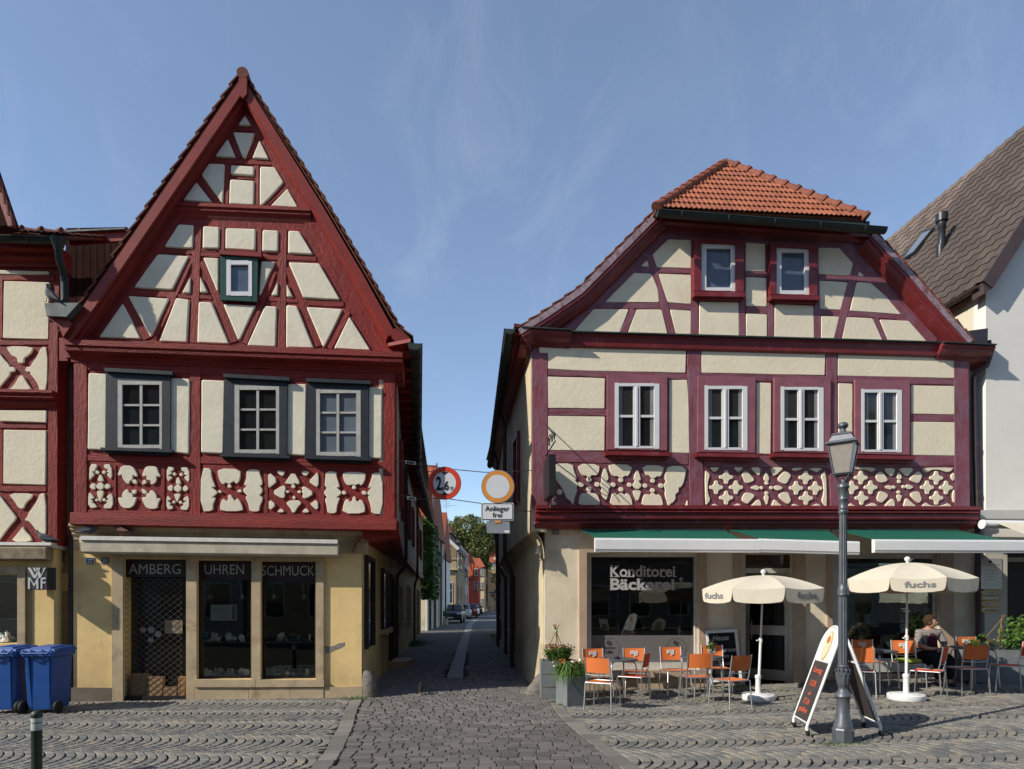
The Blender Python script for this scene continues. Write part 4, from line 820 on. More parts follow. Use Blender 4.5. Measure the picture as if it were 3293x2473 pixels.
GQ = [[(800, 393), (893, 397), (892, 510), (755, 505), (738, 455)], [(1107, 407), (1186, 412), (1187, 522), (1107, 520)], [(1396, 426), (1480, 428), (1535, 490), (1522, 538), (1397, 532)], [(718, 475), (725, 503), (692, 500)], [(665, 527), (735, 530), (760, 590), (765, 645), (550, 643)], [(762, 530), (892, 535), (892, 652), (800, 645), (770, 560)],
      [(1108, 543), (1190, 547), (1192, 662), (1110, 658)], [(1400, 557), (1514, 564), (1485, 675), (1402, 670)], [(1557, 520), (1580, 540), (1553, 540)], [(1550, 563), (1605, 567), (1665, 620), (1725, 692), (1522, 678)], [(505, 670), (645, 671), (608, 765), (420, 767)], [(675, 672), (775, 672), (800, 775), (640, 768)], [(808, 672), (892, 677), (890, 778), (832, 773)],
      [(925, 640), (1080, 643), (1082, 780), (923, 775)], [(1110, 688), (1193, 691), (1193, 783), (1110, 780)], [(1224, 650), (1377, 656), (1380, 790), (1222, 785)], [(1408, 698), (1480, 700), (1458, 792), (1408, 790)], [(1508, 702), (1612, 707), (1655, 803), (1490, 797)], [(1640, 712), (1755, 717), (1835, 808), (1675, 803)]]
for q in GQ: panel(cR1(*q), FR, U2, .018, PL2, RH, e=.010, r=.03)
FQ = [[(175, 82), (793, 97), (790, 195), (330, 185), (212, 178), (212, 115), (176, 112)], [(857, 98), (1378, 114), (1375, 205), (857, 195)], [(1432, 116), (1920, 134), (1920, 217), (1430, 207)], [(210, 210), (452, 217), (450, 345), (212, 343)], [(212, 375), (452, 378), (450, 522), (213, 520)], [(722, 225), (797, 223), (806, 340), (808, 532), (722, 530)],
      [(1088, 235), (1150, 237), (1148, 537), (1088, 533)], [(1432, 238), (1492, 240), (1492, 542), (1432, 538)], [(1738, 247), (1922, 250), (1920, 370), (1738, 367)], [(1738, 400), (1922, 402), (1922, 543), (1738, 540)]]
for q in FQ: panel(cR2(*q), FR, U2, .016, PL2, RH, e=.009, r=.02)
for a, b, w in [((178, 110), (178, 760), 66), ((826, 95), (838, 765), 58), ((1405, 112), (1405, 600), 46), ((1948, 135), (1955, 765), 62), ((1432, 590), (1435, 765), 70)]: beam(*cR2(a, b), w / 1.3066, FR, U2, .02, PUR, RH)
for a, b, w in [((212, 192), (800, 210), 24), ((852, 210), (1380, 222), 26), ((1428, 220), (1925, 232), 26), ((212, 360), (460, 362), 26), ((1735, 384), (1925, 386), 26), ((212, 545), (800, 556), 46), ((870, 565), (1400, 572), 46), ((1500, 570), (1925, 560), 46)]: beam(*cR2(a, b), w / 1.3066, FR, U2, .013, PUR, RH)
deco(cE1, [[(175, 95), (470, 92), (485, 200), (535, 310), (515, 335), (500, 340), (560, 400), (520, 455), (540, 490), (500, 580), (480, 715), (450, 690), (430, 650), (365, 600), (350, 540), (310, 470), (290, 430), (240, 370), (190, 250)], circ(275, 518, 44), circ(597, 404, 42), [(175, 570), (200, 620), (235, 715), (180, 712)],
      [(530, 98), (872, 102), (860, 230), (820, 275), (745, 265), (735, 300), (690, 300), (665, 270), (600, 275)], circ(712, 332, 40), circ(712, 472, 40), [(600, 530), (680, 535), (712, 500), (750, 535), (820, 530), (860, 600), (885, 725), (550, 722), (560, 600)],
      [(948, 130), (1000, 280), (1000, 340), (960, 350), (1035, 400), (1030, 440), (1000, 480), (1010, 520), (955, 672), (890, 530), (890, 490), (905, 470), (870, 400), (905, 350), (890, 300)], circ(835, 404, 40), circ(1072, 408, 38), [(1005, 100), (1368, 110), (1300, 285), (1240, 275), (1210, 310), (1160, 305), (1130, 280), (1060, 285), (1010, 180)], circ(1185, 338, 38), circ(1187, 478, 38),
      [(1060, 535), (1110, 530), (1120, 570), (1187, 520), (1250, 565), (1260, 535), (1310, 545), (1350, 640), (1358, 735), (1022, 732), (1035, 600)], [(1425, 150), (1480, 310), (1475, 345), (1440, 350), (1505, 420), (1425, 490), (1345, 420), (1400, 350), (1368, 320)], circ(1312, 410, 36), circ(1545, 422, 36), [(1365, 492), (1478, 490), (1480, 540), (1425, 680), (1362, 530)],
      [(1485, 115), (1828, 122), (1800, 240), (1760, 298), (1720, 280), (1690, 310), (1640, 320), (1595, 270), (1550, 270)], circ(1658, 350, 36), circ(1655, 492, 36), [(1520, 560), (1570, 545), (1610, 560), (1655, 520), (1715, 565), (1745, 545), (1790, 590), (1820, 740), (1485, 735)], circ(1778, 422, 38),
      [(1890, 125), (2155, 135), (2130, 340), (2080, 445), (2040, 450), (2045, 520), (1990, 545), (2000, 610), (1960, 670), (1920, 690), (1890, 742), (1870, 660), (1830, 540), (1850, 490), (1810, 420), (1860, 360), (1830, 320), (1850, 220)], [(2175, 615), (2185, 740), (2135, 735)]], FR, U2, PL2, RH, t=.022, e=.007)
def quat(B_, f, x, y, a, b):   # four-lobed cross
    P_ = []
    for (dx, dy, r_) in ((1, 0, a), (0, 1, b), (-1, 0, a), (0, -1, b)):
        cx_, cy_ = x + dx * r_ * .72, y + dy * r_ * .72; R_ = min(a, b) * .30
        base = math.atan2(dy, dx)
        for k in range(7): t = base - 2.05 + 4.1 * k / 6; P_.append((cx_ + R_ * cos(t), cy_ + R_ * sin(t)))
    panel(f(*P_), FR, U2, .022, PL2, RH, e=.007, r=.012, name='carved_cross')
for (x, y) in ((483, 272), (320, 438), (643, 438), (484, 605), (1770, 280), (1615, 448), (1925, 452), (1775, 612)): quat(None, cE2, x, y, 112, 114)
for (x, y) in ((505, 258), (370, 405), (650, 402), (515, 560), (1622, 262), (1487, 402), (1768, 405), (1625, 558)): quat(None, cE3, x, y, 100, 105)
deco(cE2, [[(210, 110), (378, 112), (340, 160), (290, 192), (250, 160)], [(595, 110), (766, 115), (730, 150), (685, 188), (640, 160)], [(860, 113), (1040, 110), (1035, 200), (1010, 262), (940, 190)], [(1200, 113), (1420, 115), (1340, 190), (1255, 268), (1215, 190)], [(1533, 120), (1745, 122), (1660, 160), (1570, 175)], [(1800, 125), (2042, 125), (2000, 160), (1950, 195), (1890, 165)],
      [(135, 172), (175, 178), (222, 240), (190, 330), (180, 450), (195, 560), (230, 640), (170, 715), (148, 715)], [(2095, 150), (2112, 770), (2070, 730), (2020, 655), (2055, 560), (2060, 440), (2045, 330), (2010, 250)], [(727, 225), (800, 168), (850, 210), (952, 320), (870, 360), (785, 375), (760, 290)], [(1440, 168), (1538, 235), (1505, 290), (1455, 390), (1370, 370), (1305, 310), (1360, 230)],
      [(785, 522), (880, 525), (955, 565), (880, 650), (812, 722), (727, 640), (750, 580)], [(1315, 565), (1400, 515), (1480, 512), (1510, 590), (1535, 655), (1470, 722), (1380, 650)], [(1125, 180), (1165, 250), (1180, 310), (1150, 345), (1110, 340), (1085, 300), (1105, 240)], circ(1137, 368, 32), [(868, 445), (940, 408), (985, 402), (1025, 445), (985, 488), (930, 475)], circ(1052, 445, 30),
      circ(1212, 443, 32), [(1245, 445), (1280, 405), (1340, 408), (1412, 445), (1350, 480), (1290, 495)], circ(1136, 530, 32), [(1110, 560), (1160, 560), (1172, 610), (1140, 735), (1110, 660), (1090, 610)], [(205, 770), (290, 695), (330, 725), (480, 745), (620, 725), (680, 690), (725, 735), (745, 770)], [(1005, 620), (1045, 680), (1052, 770), (850, 770), (920, 700)],
      [(1260, 622), (1330, 690), (1405, 760), (1400, 772), (1212, 775), (1225, 690)], [(1505, 772), (1575, 695), (1640, 730), (1790, 755), (1900, 725), (1958, 690), (2050, 772)]], FR, U2, PL2, RH, t=.022, e=.007)
deco(cE3, [[(395, 105), (735, 105), (680, 180), (600, 140), (400, 130)], [(835, 113), (1010, 115), (1000, 190), (955, 245), (900, 200)], [(1055, 110), (1300, 112), (1240, 190), (1180, 240), (1120, 190)], [(1395, 112), (1880, 105), (1850, 150), (1790, 185), (1640, 135), (1540, 145), (1465, 190)], [(1890, 170), (1890, 325), (1820, 240)], [(1890, 405), (1900, 635), (1870, 620), (1852, 520)], [(720, 225), (790, 155), (850, 205), (908, 290), (860, 325), (770, 335), (735, 280)],
      [(1355, 155), (1412, 210), (1400, 270), (1355, 348), (1280, 325), (1213, 285), (1280, 220)], [(775, 455), (860, 470), (915, 520), (860, 590), (797, 642), (733, 580), (755, 510)], [(1220, 500), (1300, 462), (1365, 460), (1385, 520), (1412, 580), (1355, 648), (1290, 590)], [(1065, 160), (1105, 230), (1110, 265), (1070, 295), (1035, 260)], circ(1072, 315, 28), [(845, 400), (910, 365), (960, 380), (965, 410), (940, 445)], circ(990, 400, 27),
      circ(1137, 392, 27), [(1165, 380), (1200, 350), (1300, 395), (1210, 438), (1165, 410)], circ(1064, 472, 27), [(1040, 510), (1095, 505), (1115, 530), (1075, 635), (1032, 540)], [(290, 712), (350, 628), (400, 670), (480, 690), (590, 670), (680, 625), (735, 660), (775, 712)], [(970, 555), (1005, 620), (1008, 708), (835, 710), (880, 640)], [(1175, 552), (1240, 610), (1335, 690), (1330, 708), (1132, 708), (1145, 620)],
      [(1385, 708), (1460, 622), (1520, 665), (1640, 680), (1740, 660), (1800, 630), (1860, 700)], [(270, 620), (300, 580), (280, 640)]], FR, U2, PL2, RH, t=.022, e=.007)
# windows
casement(cR1, None, [(905, 390), (1102, 396), (1100, 602), (903, 598)], [(933, 408), (1068, 414), (1066, 600), (932, 596)], [(900, 600), (1108, 604), (1106, 622), (904, 618)], [(952, 1050)], [(430, 585)], FR, U2, PURB, WHITE, [PGREY], RH, ct=.09, smat=PURB)
casement(cR1, None, [(1206, 405), (1395, 412), (1392, 616), (1205, 612)], [(1231, 424), (1362, 430), (1360, 614), (1229, 610)], [(1206, 614), (1405, 618), (1403, 634), (1210, 630)], [(1250, 1342)], [(446, 597)], FR, U2, PURB, WHITE, [PGREY], RH, ct=.09, smat=PURB)
for cas, fr_, sl_, cols, rows in (([(462, 200), (713, 205), (712, 520), (460, 516)], [(493, 236), (680, 240), (680, 514), (492, 510)], [(450, 522), (732, 528), (728, 544), (456, 538)], [(509, 571), (599, 659)], [(250, 370), (383, 502)]),
                          ([(843, 207), (1084, 212), (1082, 530), (842, 526)], [(871, 247), (1050, 251), (1049, 521), (870, 517)], [(832, 530), (1107, 535), (1103, 550), (838, 545)], [(885, 944), (972, 1030)], [(262, 378), (390, 508)]),
                          ([(1164, 213), (1400, 218), (1398, 530), (1163, 526)], [(1191, 252), (1370, 256), (1369, 524), (1190, 519)], [(1153, 531), (1420, 536), (1416, 551), (1158, 546)], [(1205, 1263), (1289, 1349)], [(265, 383), (396, 510)]),
                          ([(1503, 223), (1733, 228), (1731, 538), (1503, 534)], [(1530, 262), (1699, 266), (1698, 529), (1529, 525)], [(1492, 539), (1760, 544), (1756, 559), (1498, 554)], [(1542, 1598), (1622, 1679)], [(277, 391), (404, 517)])):
    w_ = casement(cR2, None, cas, fr_, sl_, cols, rows, FR, U2, PURW, WHITE, [PCURT, PDARK], RH, ct=.05, mid=True, smat=PURB, head_t=.13)
    # net curtains seen through the panes
    CURT = mat('net_curtain', (.22, .22, .22), .9, .2, var=.3, vs=6, vvec=(6, 6, .3))
    (x0, x1), (x2, x3) = cols; B = MB()
    for xa, xb in ((x0, x0 + 16), (x3 - 18, x3)):
        pts = [FR.at(*cR2((xa + (xb - xa) * k / 6, 0))[0], U2 + .03) for k in range(7)]
        za = FR.at(*cR2((xa, rows[0][0]))[0], U2).z; zb = FR.at(*cR2((xa, rows[1][1]))[0], U2).z
        for k in range(6):
            a_, b_ = pts[k] + N2 * (.003 * (k % 2)), pts[k + 1] + N2 * (.003 * ((k + 1) % 2)); B.add([Vector((a_.x, a_.y, zb)), Vector((b_.x, b_.y, zb)), Vector((b_.x, b_.y, za)), Vector((a_.x, a_.y, za))], [(0, 1, 2, 3)])
    link('curtain', B, CURT, w_)
# bands and mouldings
mld((155, 756), (1997, 762), cR2, FR, [(-.35, 0), (.22, 0), (.22, .07), (.18, .085), (.2, .11), (.2, .13), (.15, .15), (.16, .23), (.15, .26), (.09, .28), (.1, .33), (.06, .36), (.02, .43), (-.35, .43)], PURB, RH, 'storey_moulding', o=U2 - .05)
mld((380, 776), (1880, 818), cR1, FR, [(-.3, 0), (.12, 0), (.12, .02), (.09, .03), (.07, .21), (.03, .24), (-.3, .24)], PURB, RH, 'gable_band', o=U2)
mld((380, 769), (1880, 812), cR1, FR, [(-.3, 0), (.16, 0), (.16, .025), (-.3, .025)], GUT, RH, 'lead_flashing', o=U2)
for a, b in (((213, 760), (410, 771)), ((1866, 818), (2072, 828))):
    mld(a, b, cR1, FR, [(-.5, 0), (.16, 0), (.17, .05), (.13, .09), (.12, .14), (.02, .19), (0, .25), (-.1, .30), (-.5, .30)], PURB, RH, 'cornice_return', o=U2 + .05)
    mld(a, b, cR1, FR, [(-.5, -.02), (.2, -.02), (.2, .003), (-.5, .003)], GUT, RH, 'lead_flashing', o=U2 + .05)
OV2 = .2
lf = cR1((205, 752), (330, 672), (445, 592), (598, 438), (752, 282)); rg = cR1((1618, 368), (1760, 520), (1900, 680), (2005, 795))
for path, sd, nm in ((lf, -1, 0), (rg, -1, 1)):
    B = MB(); B.sweep([FR.at(x, y, U2 + OV2) for x, y in path], FR.n, [(-.05, 0), (.03, 0), (.03, .11), (-.05, .11)], side=sd); link('verge_board', B, WASH, RH)
    B = MB(); B.sweep([FR.at(x, y, U2 + OV2) for x, y in path], FR.n, [(-.35, .03), (-.052, .03), (.01, .112), (.02, .16), (-.02, .2), (-.02, .24), (-.08, .28), (-.12, .33), (-.2, .36), (-.22, .42), (-.35, .44)], side=sd); link('verge_moulding', B, PURB, RH)
mld((752, 296), (1615, 362), cR1, FR, [(-.5, 0), (.1, 0), (.1, .08), (.06, .1), (.06, .16), (0, .19), (-.02, .25), (-.1, .28), (-.12, .34), (-.2, .38), (-.5, .38)], PURB, RH, 'hip_eaves_moulding', o=U2 + .05)
bk2 = -FR.n
for path in (lf, rg):
    roof([(x, y) for x, y in path], 'roof', TILED, U2 + OV2, 11, .04, RH, pl=FR)
verge_tiles([(x, y) for x, y in lf][::-1], 12, U2 + OV2, TILE, RH, -1, pl=FR, lift=.015) if 0 else None
verge_tiles(lf, 13, U2 + OV2, TILE, RH, -1, pl=FR, lift=.01); verge_tiles(rg, 11, U2 + OV2, TILE, RH, -1, pl=FR, lift=.01)
# half-hip roof
EL = FR.at(*cR1((752, 272))[0], U2 + .42); ER = FR.at(*cR1((1585, 312))[0], U2 + .42); AP = atd(*cR1((1027, 95))[0], 13.75)
TS = mat('hip_tile', (.27, .088, .045), .75, .3, var=.2, vs=8, bump=.3, bs=40, col2=(.27, .08, .05), c2s=4, c2r=(.55, .75), rand=.18)
ex = (ER - EL); W_ = ex.length; ex.normalize(); nn = ex.cross(AP - EL).normalized()
if nn.z < 0: nn = -nn
sy = nn.cross(ex).normalized()
if sy.z < 0: sy = -sy
ax = (AP - EL).dot(ex); ay = (AP - EL).dot(sy)
def tile_mesh(w, l, humps, amp, m, name, th=.018):
    B = MB(); k = humps * 6; rows = []
    for (yy, zz) in ((0, .022), (l, 0)):
        rows.append([Vector((w * i / k, yy, zz + amp * (.5 - .5 * cos(2 * pi * humps * i / k)))) for i in range(k + 1)])
    low = [p - Vector((0, 0, th)) for p in rows[0]]
    for i in range(k): B.add([rows[0][i], rows[0][i + 1], rows[1][i + 1], rows[1][i]], [(0, 1, 2, 3)]); B.add([low[i], low[i + 1], rows[0][i + 1], rows[0][i]], [(0, 1, 2, 3)])
    o = link(name, B, m, smooth_=50); me = o.data; bpy.data.objects.remove(o); return me
tm = tile_mesh(.205, .31, 2, .022, TS, 'roof_tile'); Mx = Matrix((ex, sy, nn)).transposed()
hip = link('hip_roof', MB().quadslab([EL, ER, AP], nn * -.06), TS, RH)
rows = 10; rl = ay / rows
for j in range(rows):
    y0 = j * rl; x0 = ax * (y0 / ay); x1 = W_ - (W_ - ax) * (y0 / ay); n = int((x1 - x0) / .2) + 1
    for i in range(n):
        x = x0 + .02 + i * .2
        if x > x1 - .08: continue
        o = bpy.data.objects.new('roof_tile', tm); COL.objects.link(o); o.parent = RH
        M4 = Mx.to_4x4(); M4.translation = EL + ex * x + sy * y0 + nn * .012 - WL[RH.name]; o.matrix_local = M4 @ Matrix.Diagonal((min(1, (x1 - x) / .205), rl / .29, 1, 1))
for A_, n in ((EL, 11), (ER, 11)):
    for k in range(n):
        a = A_.lerp(AP, k / n); b = A_.lerp(AP, (k + 1.12) / n); B = MB(); B.tube([a + nn * .02, a + (b - a) * .12 + nn * .03, a + (b - a) * .13 + nn * .02, b + nn * .01], [.105, .105, .09, .082], 12); link('hip_tile', B, TILE, RH, smooth_=40)
rd = -FR.n
B = MB(); B.tube([AP + nn * .02, AP + rd * 9], .1, 10); link('ridge', B, TILE, RH)
# upper roof planes behind the hip
for A_ in (EL, ER):
    B = MB(); a = A_ + rd * .3; B.quadslab([A_, AP, AP + rd * 9, A_ + rd * 10], (0, 0, -.05)); link('roof', B, TILED, RH)
gl, gr_ = FR.at(*cR1((756, 286))[0], U2 + .52), FR.at(*cR1((1660, 356))[0], U2 + .52)
gutter([gl, gr_], .085, GUT, RH)
B = MB(); B.quadslab([FR.at(*cR1((850, 285))[0], U2 + .38), FR.at(*cR1((1600, 322))[0], U2 + .38), FR.at(*cR1((1600, 345))[0], U2 + .42), FR.at(*cR1((850, 300))[0], U2 + .42)], bk2 * .03); link('eaves_comb', B, GUT, RH)
# side gutter, soffit and lane wall
E2 = [(-.04, 11.7, 6.86), (-.83, 23.5, 6.86)]; gutter(E2, .1, GUT, RH)
c1 = FR.at(1708, 1400, U2); UR = [(c1.x, c1.y + .03), (-.26, 18.3), (-.52, 23.5)]; g1 = FR.at(1752, 2000, 0)
GR = [(g1.x - .02, g1.y + .05), (.36, 13.6), (.13, 16.4), (-.02, 19.2), (-.11, 21.3), (-.2, 23.5)]
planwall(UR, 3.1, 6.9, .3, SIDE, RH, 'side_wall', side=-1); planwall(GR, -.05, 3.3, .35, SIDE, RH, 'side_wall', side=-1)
B = MB(); B.quadslab([(UR[0][0] + .05, UR[0][1] - .2, 6.9), (UR[2][0] + .05, UR[2][1], 6.9), (E2[1][0] + .1, E2[1][1], 6.9), (E2[0][0] + .08, E2[0][1], 6.9)], (0, 0, .06)); link('eaves_soffit', B, PURB, RH)
B = MB(); B.sweep([Vector((UR[0][0], UR[0][1] - .1, 6.9)), Vector((UR[1][0], UR[1][1], 6.9)), Vector((UR[2][0], UR[2][1], 6.9))], Vector((0, 0, 1)), [(0, 0), (0, .3), (-.06, .3), (-.1, .22), (-.16, .18), (-.22, .08), (-.34, .04), (-.34, 0)], side=1); link('eaves_cornice', B, PURB, RH)
B = MB(); prev = None
for k in range(11):
    t = k / 10 * pi / 2; row = []
    for (ux, uy), gx in (((UR[0][0], UR[0][1]), GR[0][0]), ((.08, 15), .25), ((-.26, 18.3), .03), ((-.52, 23.5), -.2)):
        gx = max(gx, ux + .05); row.append(Vector((ux + (gx - ux) * sin(t), uy, 3.13 - .55 * (1 - cos(t)))))
    if prev:
        for i in range(3): B.add([prev[i], prev[i + 1], row[i + 1], row[i]], [(0, 1, 2, 3)])
    prev = row
link('plaster_cove', B, SIDE, RH, smooth_=50)
for y0, z0, z1 in ((13.9, 4.0, 5.45), (17.6, 4.1, 5.3), (19.8, 4.1, 5.3)): sidewin(UR, y0, y0 + .8, z0, z1, 'window', RH, PDARK, PURB, side=-1)
sidewin(GR, 17.3, 18.6, .95, 2.35, 'window', RH, PURB, PURB, side=-1, sill=STN)
for y in (16.6, 20.8): B = MB(); xg = lerpx(GR, y) - .12; B.tube([(lerpx(UR, y) - .2, y, 6.7), (lerpx(UR, y) - .1, y, 6.4), (lerpx(UR, y) - .1, y, 3.0), (xg, y, 2.5), (xg, y, 0)], .05, 8); link('downpipe', B, PIPE, RH, smooth_=50)
B = MB(); p = Vector((g1.x - .1, g1.y + .1, 2.72)); B.lathe([(.03, .14), (.05, .12), (.085, -.03), (.08, -.03)], p, 14); B.tube([p + Vector((0, 0, -.05)), p + Vector((.02, 0, -.12)), p + Vector((.08, 0, -.14)), p + Vector((.1, 0, -.6))], .012, 5); link('wall_lamp', B, BEI, RH, smooth_=40)
# ground floor
uL, _ = FR.uz(1752, 2000); uR, _ = FR.uz(3135, 2000); _, zt = FR.uz(2000, 1683); f = cT1; f2 = cT2
def hr(a, b, z0=None):
    p_ = FR.uz(*a); q_ = FR.uz(*b); return (p_[0], q_[0], z0 if z0 is not None else q_[1], p_[1])
H = [hr(f((545, 62))[0], f((1375, 930))[0]), hr(f((1690, 62))[0], f2((352, 1030))[0], -.3), hr(f2((640, 66))[0], f2((1430, 960))[0])]
wallholes(FR, uL, uR, -.1, zt, -.35, 0, H, BEI, RH, 'shop_wall')
B = MB(); B.quadslab([FR.w(uL, -.1, 0), FR.w(uL + .02, -.1, -.02), FR.w(uL + .02, zt, -.02), FR.w(uL, zt, 0)], FR.n * -.01)
for q in ([(488, 40), (545, 40), (545, 985), (490, 990)], [(1375, 40), (1432, 40), (1440, 985), (1375, 985)], [(546, 38), (1374, 38), (1374, 61), (546, 61)], [(1632, 45), (1689, 45), (1689, 1045), (1640, 1045)]): flat(f(*q), FR, 0, .05, STNP, RH, 'stone_surround'); 
for q in ([(353, 45), (440, 45), (440, 1030), (353, 1028)], [(632, 45), (640, 45), (640, 1010), (640, 1010)][:0] or [(600, 45), (639, 45), (639, 1010), (600, 1010)], [(1431, 45), (1535, 45), (1535, 985), (1431, 985)]): flat(f2(*q), FR, 0, .05, STNP, RH, 'stone_surround')
flat(f((520, 932), (1430, 930), (1440, 985), (520, 985)), FR, 0, .09, STNP, RH, 'stone_sill'); flat(f((520, 986), (1432, 986), (1440, 1075), (520, 1080)), FR, 0, .02, STN, RH, 'plinth'); flat(f2((560, 960), (1535, 960), (1535, 1000), (560, 1000)), FR, 0, .06, STNP, RH, 'stone_sill')
def shopwin(f, x0, y0, x1, y1, fw, bot, name='shop_window'):
    w_ = flat(f(*rect(x0 + fw, y0 + fw, x1 - fw, y1 - bot)), FR, -.12, .01, GLASS, RH, name); B = MB()
    for r_ in (rect(x0, y0, x0 + fw, y1), rect(x1 - fw, y0, x1, y1), rect(x0 + fw + .3, y0, x1 - fw - .3, y0 + fw), rect(x0 + fw + .3, y1 - bot, x1 - fw - .3, y1)): B.quadslab([FR.at(*p, -.06) for p in f(*r_)], bk2 * .1)
    link('window_frame', B, AGEDW, w_); return w_
w1 = shopwin(f, 546, 62, 1374, 930, 32, 55); w3 = shopwin(f2, 640, 66, 1430, 945, 40, 100)
FROST = mat('frosted_film', (.15, .145, .14), .6, .4, var=.06, vs=2)
fz = flat(f(*rect(578, 673, 1337, 874)), FR, -.109, .002, FROST, w1, 'frosted_band')
KL_ = mat('pale_window_lettering', (.42, .42, .42), .6, .4, var=.06, vs=5)
texts('Konditorei', *f((718, 157))[0], *f((1196, 243))[0], FR, -.105, KL_, w1, bold=.022); texts('Bäckerei', *f((718, 252))[0], *f((1192, 340))[0], FR, -.105, KL_, w1, bold=.035)
B = MB()   # slab serifs under and over the stems
for (x, y, w) in [(720, 243, 24), (752, 243, 36), (722, 158, 22), (757, 160, 26), (838, 243, 20), (868, 243, 20), (836, 196, 12), (949, 158, 14), (967, 243, 12), (992, 243, 26), (990, 190, 18), (1104, 243, 24), (1102, 190, 14), (1186, 243, 24), (1184, 190, 16), (720, 340, 26), (720, 256, 22), (946, 340, 22), (944, 258, 16), (985, 340, 22), (1074, 340, 24), (1072, 292, 14), (1180, 340, 24), (1178, 292, 14)]:
    B.add([FR.at(*p, -.1045) for p in f((x - 3, y - 7 if y in (243, 340) else y - 2), (x - 3 + w, y - 7 if y in (243, 340) else y - 2), (x - 3 + w, y if y in (243, 340) else y + 5), (x - 3, y if y in (243, 340) else y + 5))], [(0, 1, 2, 3)])
link('lettering_serif', B, KL_, w1)
RING = mat('thin_ring_print', (.05, .05, .05), .6, .3)
for cx_, nm in ((710, 'a'), (1204, 'b')):
    B = MB(); B.tube([FR.at(*f((cx_ + 76 * cos(t / 32 * 2 * pi), 772 + 78 * sin(t / 32 * 2 * pi)))[0], -.106) for t in range(32)], .003, 4, closed=True); link('logo_ring', B, RING, fz)
    for x, y, w, h in ((cx_ - 16, 715, 7, 24), (cx_ - 4, 712, 6, 30), (cx_ + 8, 722, 12, 8), (cx_ + 8, 736, 12, 8), (cx_ + 2, 738, 6, 14)): flat(f(*rect(x, y, x + w, y + h)), FR, -.107, .003, BPRINT, fz, 'logo_print')
    texts('Bäckerei', *f((cx_ - 42, 757))[0], *f((cx_ + 42, 772))[0], FR, -.104, BPRINT, fz, bold=.02); texts('Uhl', *f((cx_ - 25, 785))[0], *f((cx_ + 22, 808))[0], FR, -.104, BPRINT, fz, bold=.02)
# bakery room
B = MB(); u0, u1 = uL + .35, uR - .1
B.quadslab([FR.w(u0, -.05, -3.2), FR.w(u1, -.05, -3.2), FR.w(u1, 3.1, -3.2), FR.w(u0, 3.1, -3.2)], bk2 * .03)
for z in (-.05, 3.0): B.quadslab([FR.w(u0, z, -.36), FR.w(u1, z, -.36), FR.w(u1, z, -3.2), FR.w(u0, z, -3.2)], (0, 0, .03))
for u in (u0, u1): B.quadslab([FR.w(u, 0, -.36), FR.w(u, 0, -3.2), FR.w(u, 3.1, -3.2), FR.w(u, 3.1, -.36)], FR.u * .03)
link('shop_room', B, DARK, RH)
BRD = mat('bread_crust', (.35, .17, .06), .8, .3, var=.3, vs=20); AMB = mat('amber_wood_panel', (.16, .06, .02), .5, .4, var=.5, vs=2, vvec=(.3, .3, 5))
flat(f(*rect(578, 640, 1337, 674)), FR, -.9, .75, mat('counter_top', (.10, .09, .08), .5, .5, var=.2), RH, 'display_shelf')
for yy in (330, 400, 470, 540): flat(f(*rect(585, yy, 760, yy + 6)), FR, -1.6, .3, AMB, RH, 'bread_shelf')
B = MB()
for k in range(34):
    x = random.choice([random.uniform(940, 1010), random.uniform(1100, 1235), random.uniform(590, 770)]); b = FR.at(*f((x, 660))[0], -.4 + random.uniform(-.15, .15)); b.z = FR.at(*f((900, 640))[0], -.3).z + .04
    B.lathe([(.02, -.035), (.055, -.02), (.065, .0), (.05, .025), (.01, .035)], b, 8)
tag(link('bread_rolls', B, BRD, RH, smooth_=True), kind='stuff')
for (q, nm) in (([(632, 552), (695, 552), (722, 655), (655, 655)], 0), ):
    s_ = flat(f(*q), FR, -.3, .006, POST, RH, 'window_card'); flat(f((655, 590), (690, 590), (698, 625), (664, 625)), FR, -.292, .002, mat('card_picture', (.25, .2, .1), .6, .3, var=.5, vs=40), s_, 'card_picture')
p = [(1015 + 0, 665), (1010, 650), (1030, 590), (1055, 558), (1085, 548), (1115, 556), (1130, 575), (1125, 600), (1105, 665)]; s_ = flat(f(*p), FR, -.32, .006, POST, RH, 'arched_card'); flat(f((1045, 630), (1050, 590), (1070, 570), (1095, 575), (1100, 600), (1085, 635)), FR, -.312, .002, mat('card_picture_b', (.35, .28, .1), .6, .3, var=.5, vs=40), s_, 'card_picture')
# right window poster and price lists
s_ = flat(f2(*rect(748, 180, 918, 690)), FR, -.16, .004, mat('food_poster', (.10, .12, .08), .6, .3, var=.6, vs=7), w3, 'poster'); B = MB()
for k in range(26): x = random.uniform(752, 905); y = random.uniform(600, 705); B.lathe([(random.uniform(.025, .045), 0), (.02, .012)], FR.at(*f2((x, min(y, 690)))[0], -.15), 9, M=Matrix.Rotation(pi / 2, 3, 'X'))
link('poster_picture', B, mat('pale_yellow_print', (.30, .28, .12), .7, .3, var=.3, vs=8), s_)
random.seed(5)
for k in range(16):
    y = 388 + k * 17
    if k in (3, 4, 7): continue
    texts(random.choice(['Cappuccino', 'Kaffee', 'Tasse Tee', 'Espresso']), *f2((1138, y))[0], *f2((1138 + random.randint(38, 78), y + 9))[0], FR, -.1, WPRINT, w3); texts(random.choice(['1,80', '2,40', '0,95', '3,20']), *f2((1318, y))[0], *f2((1350, y + 9))[0], FR, -.1, WPRINT, w3)
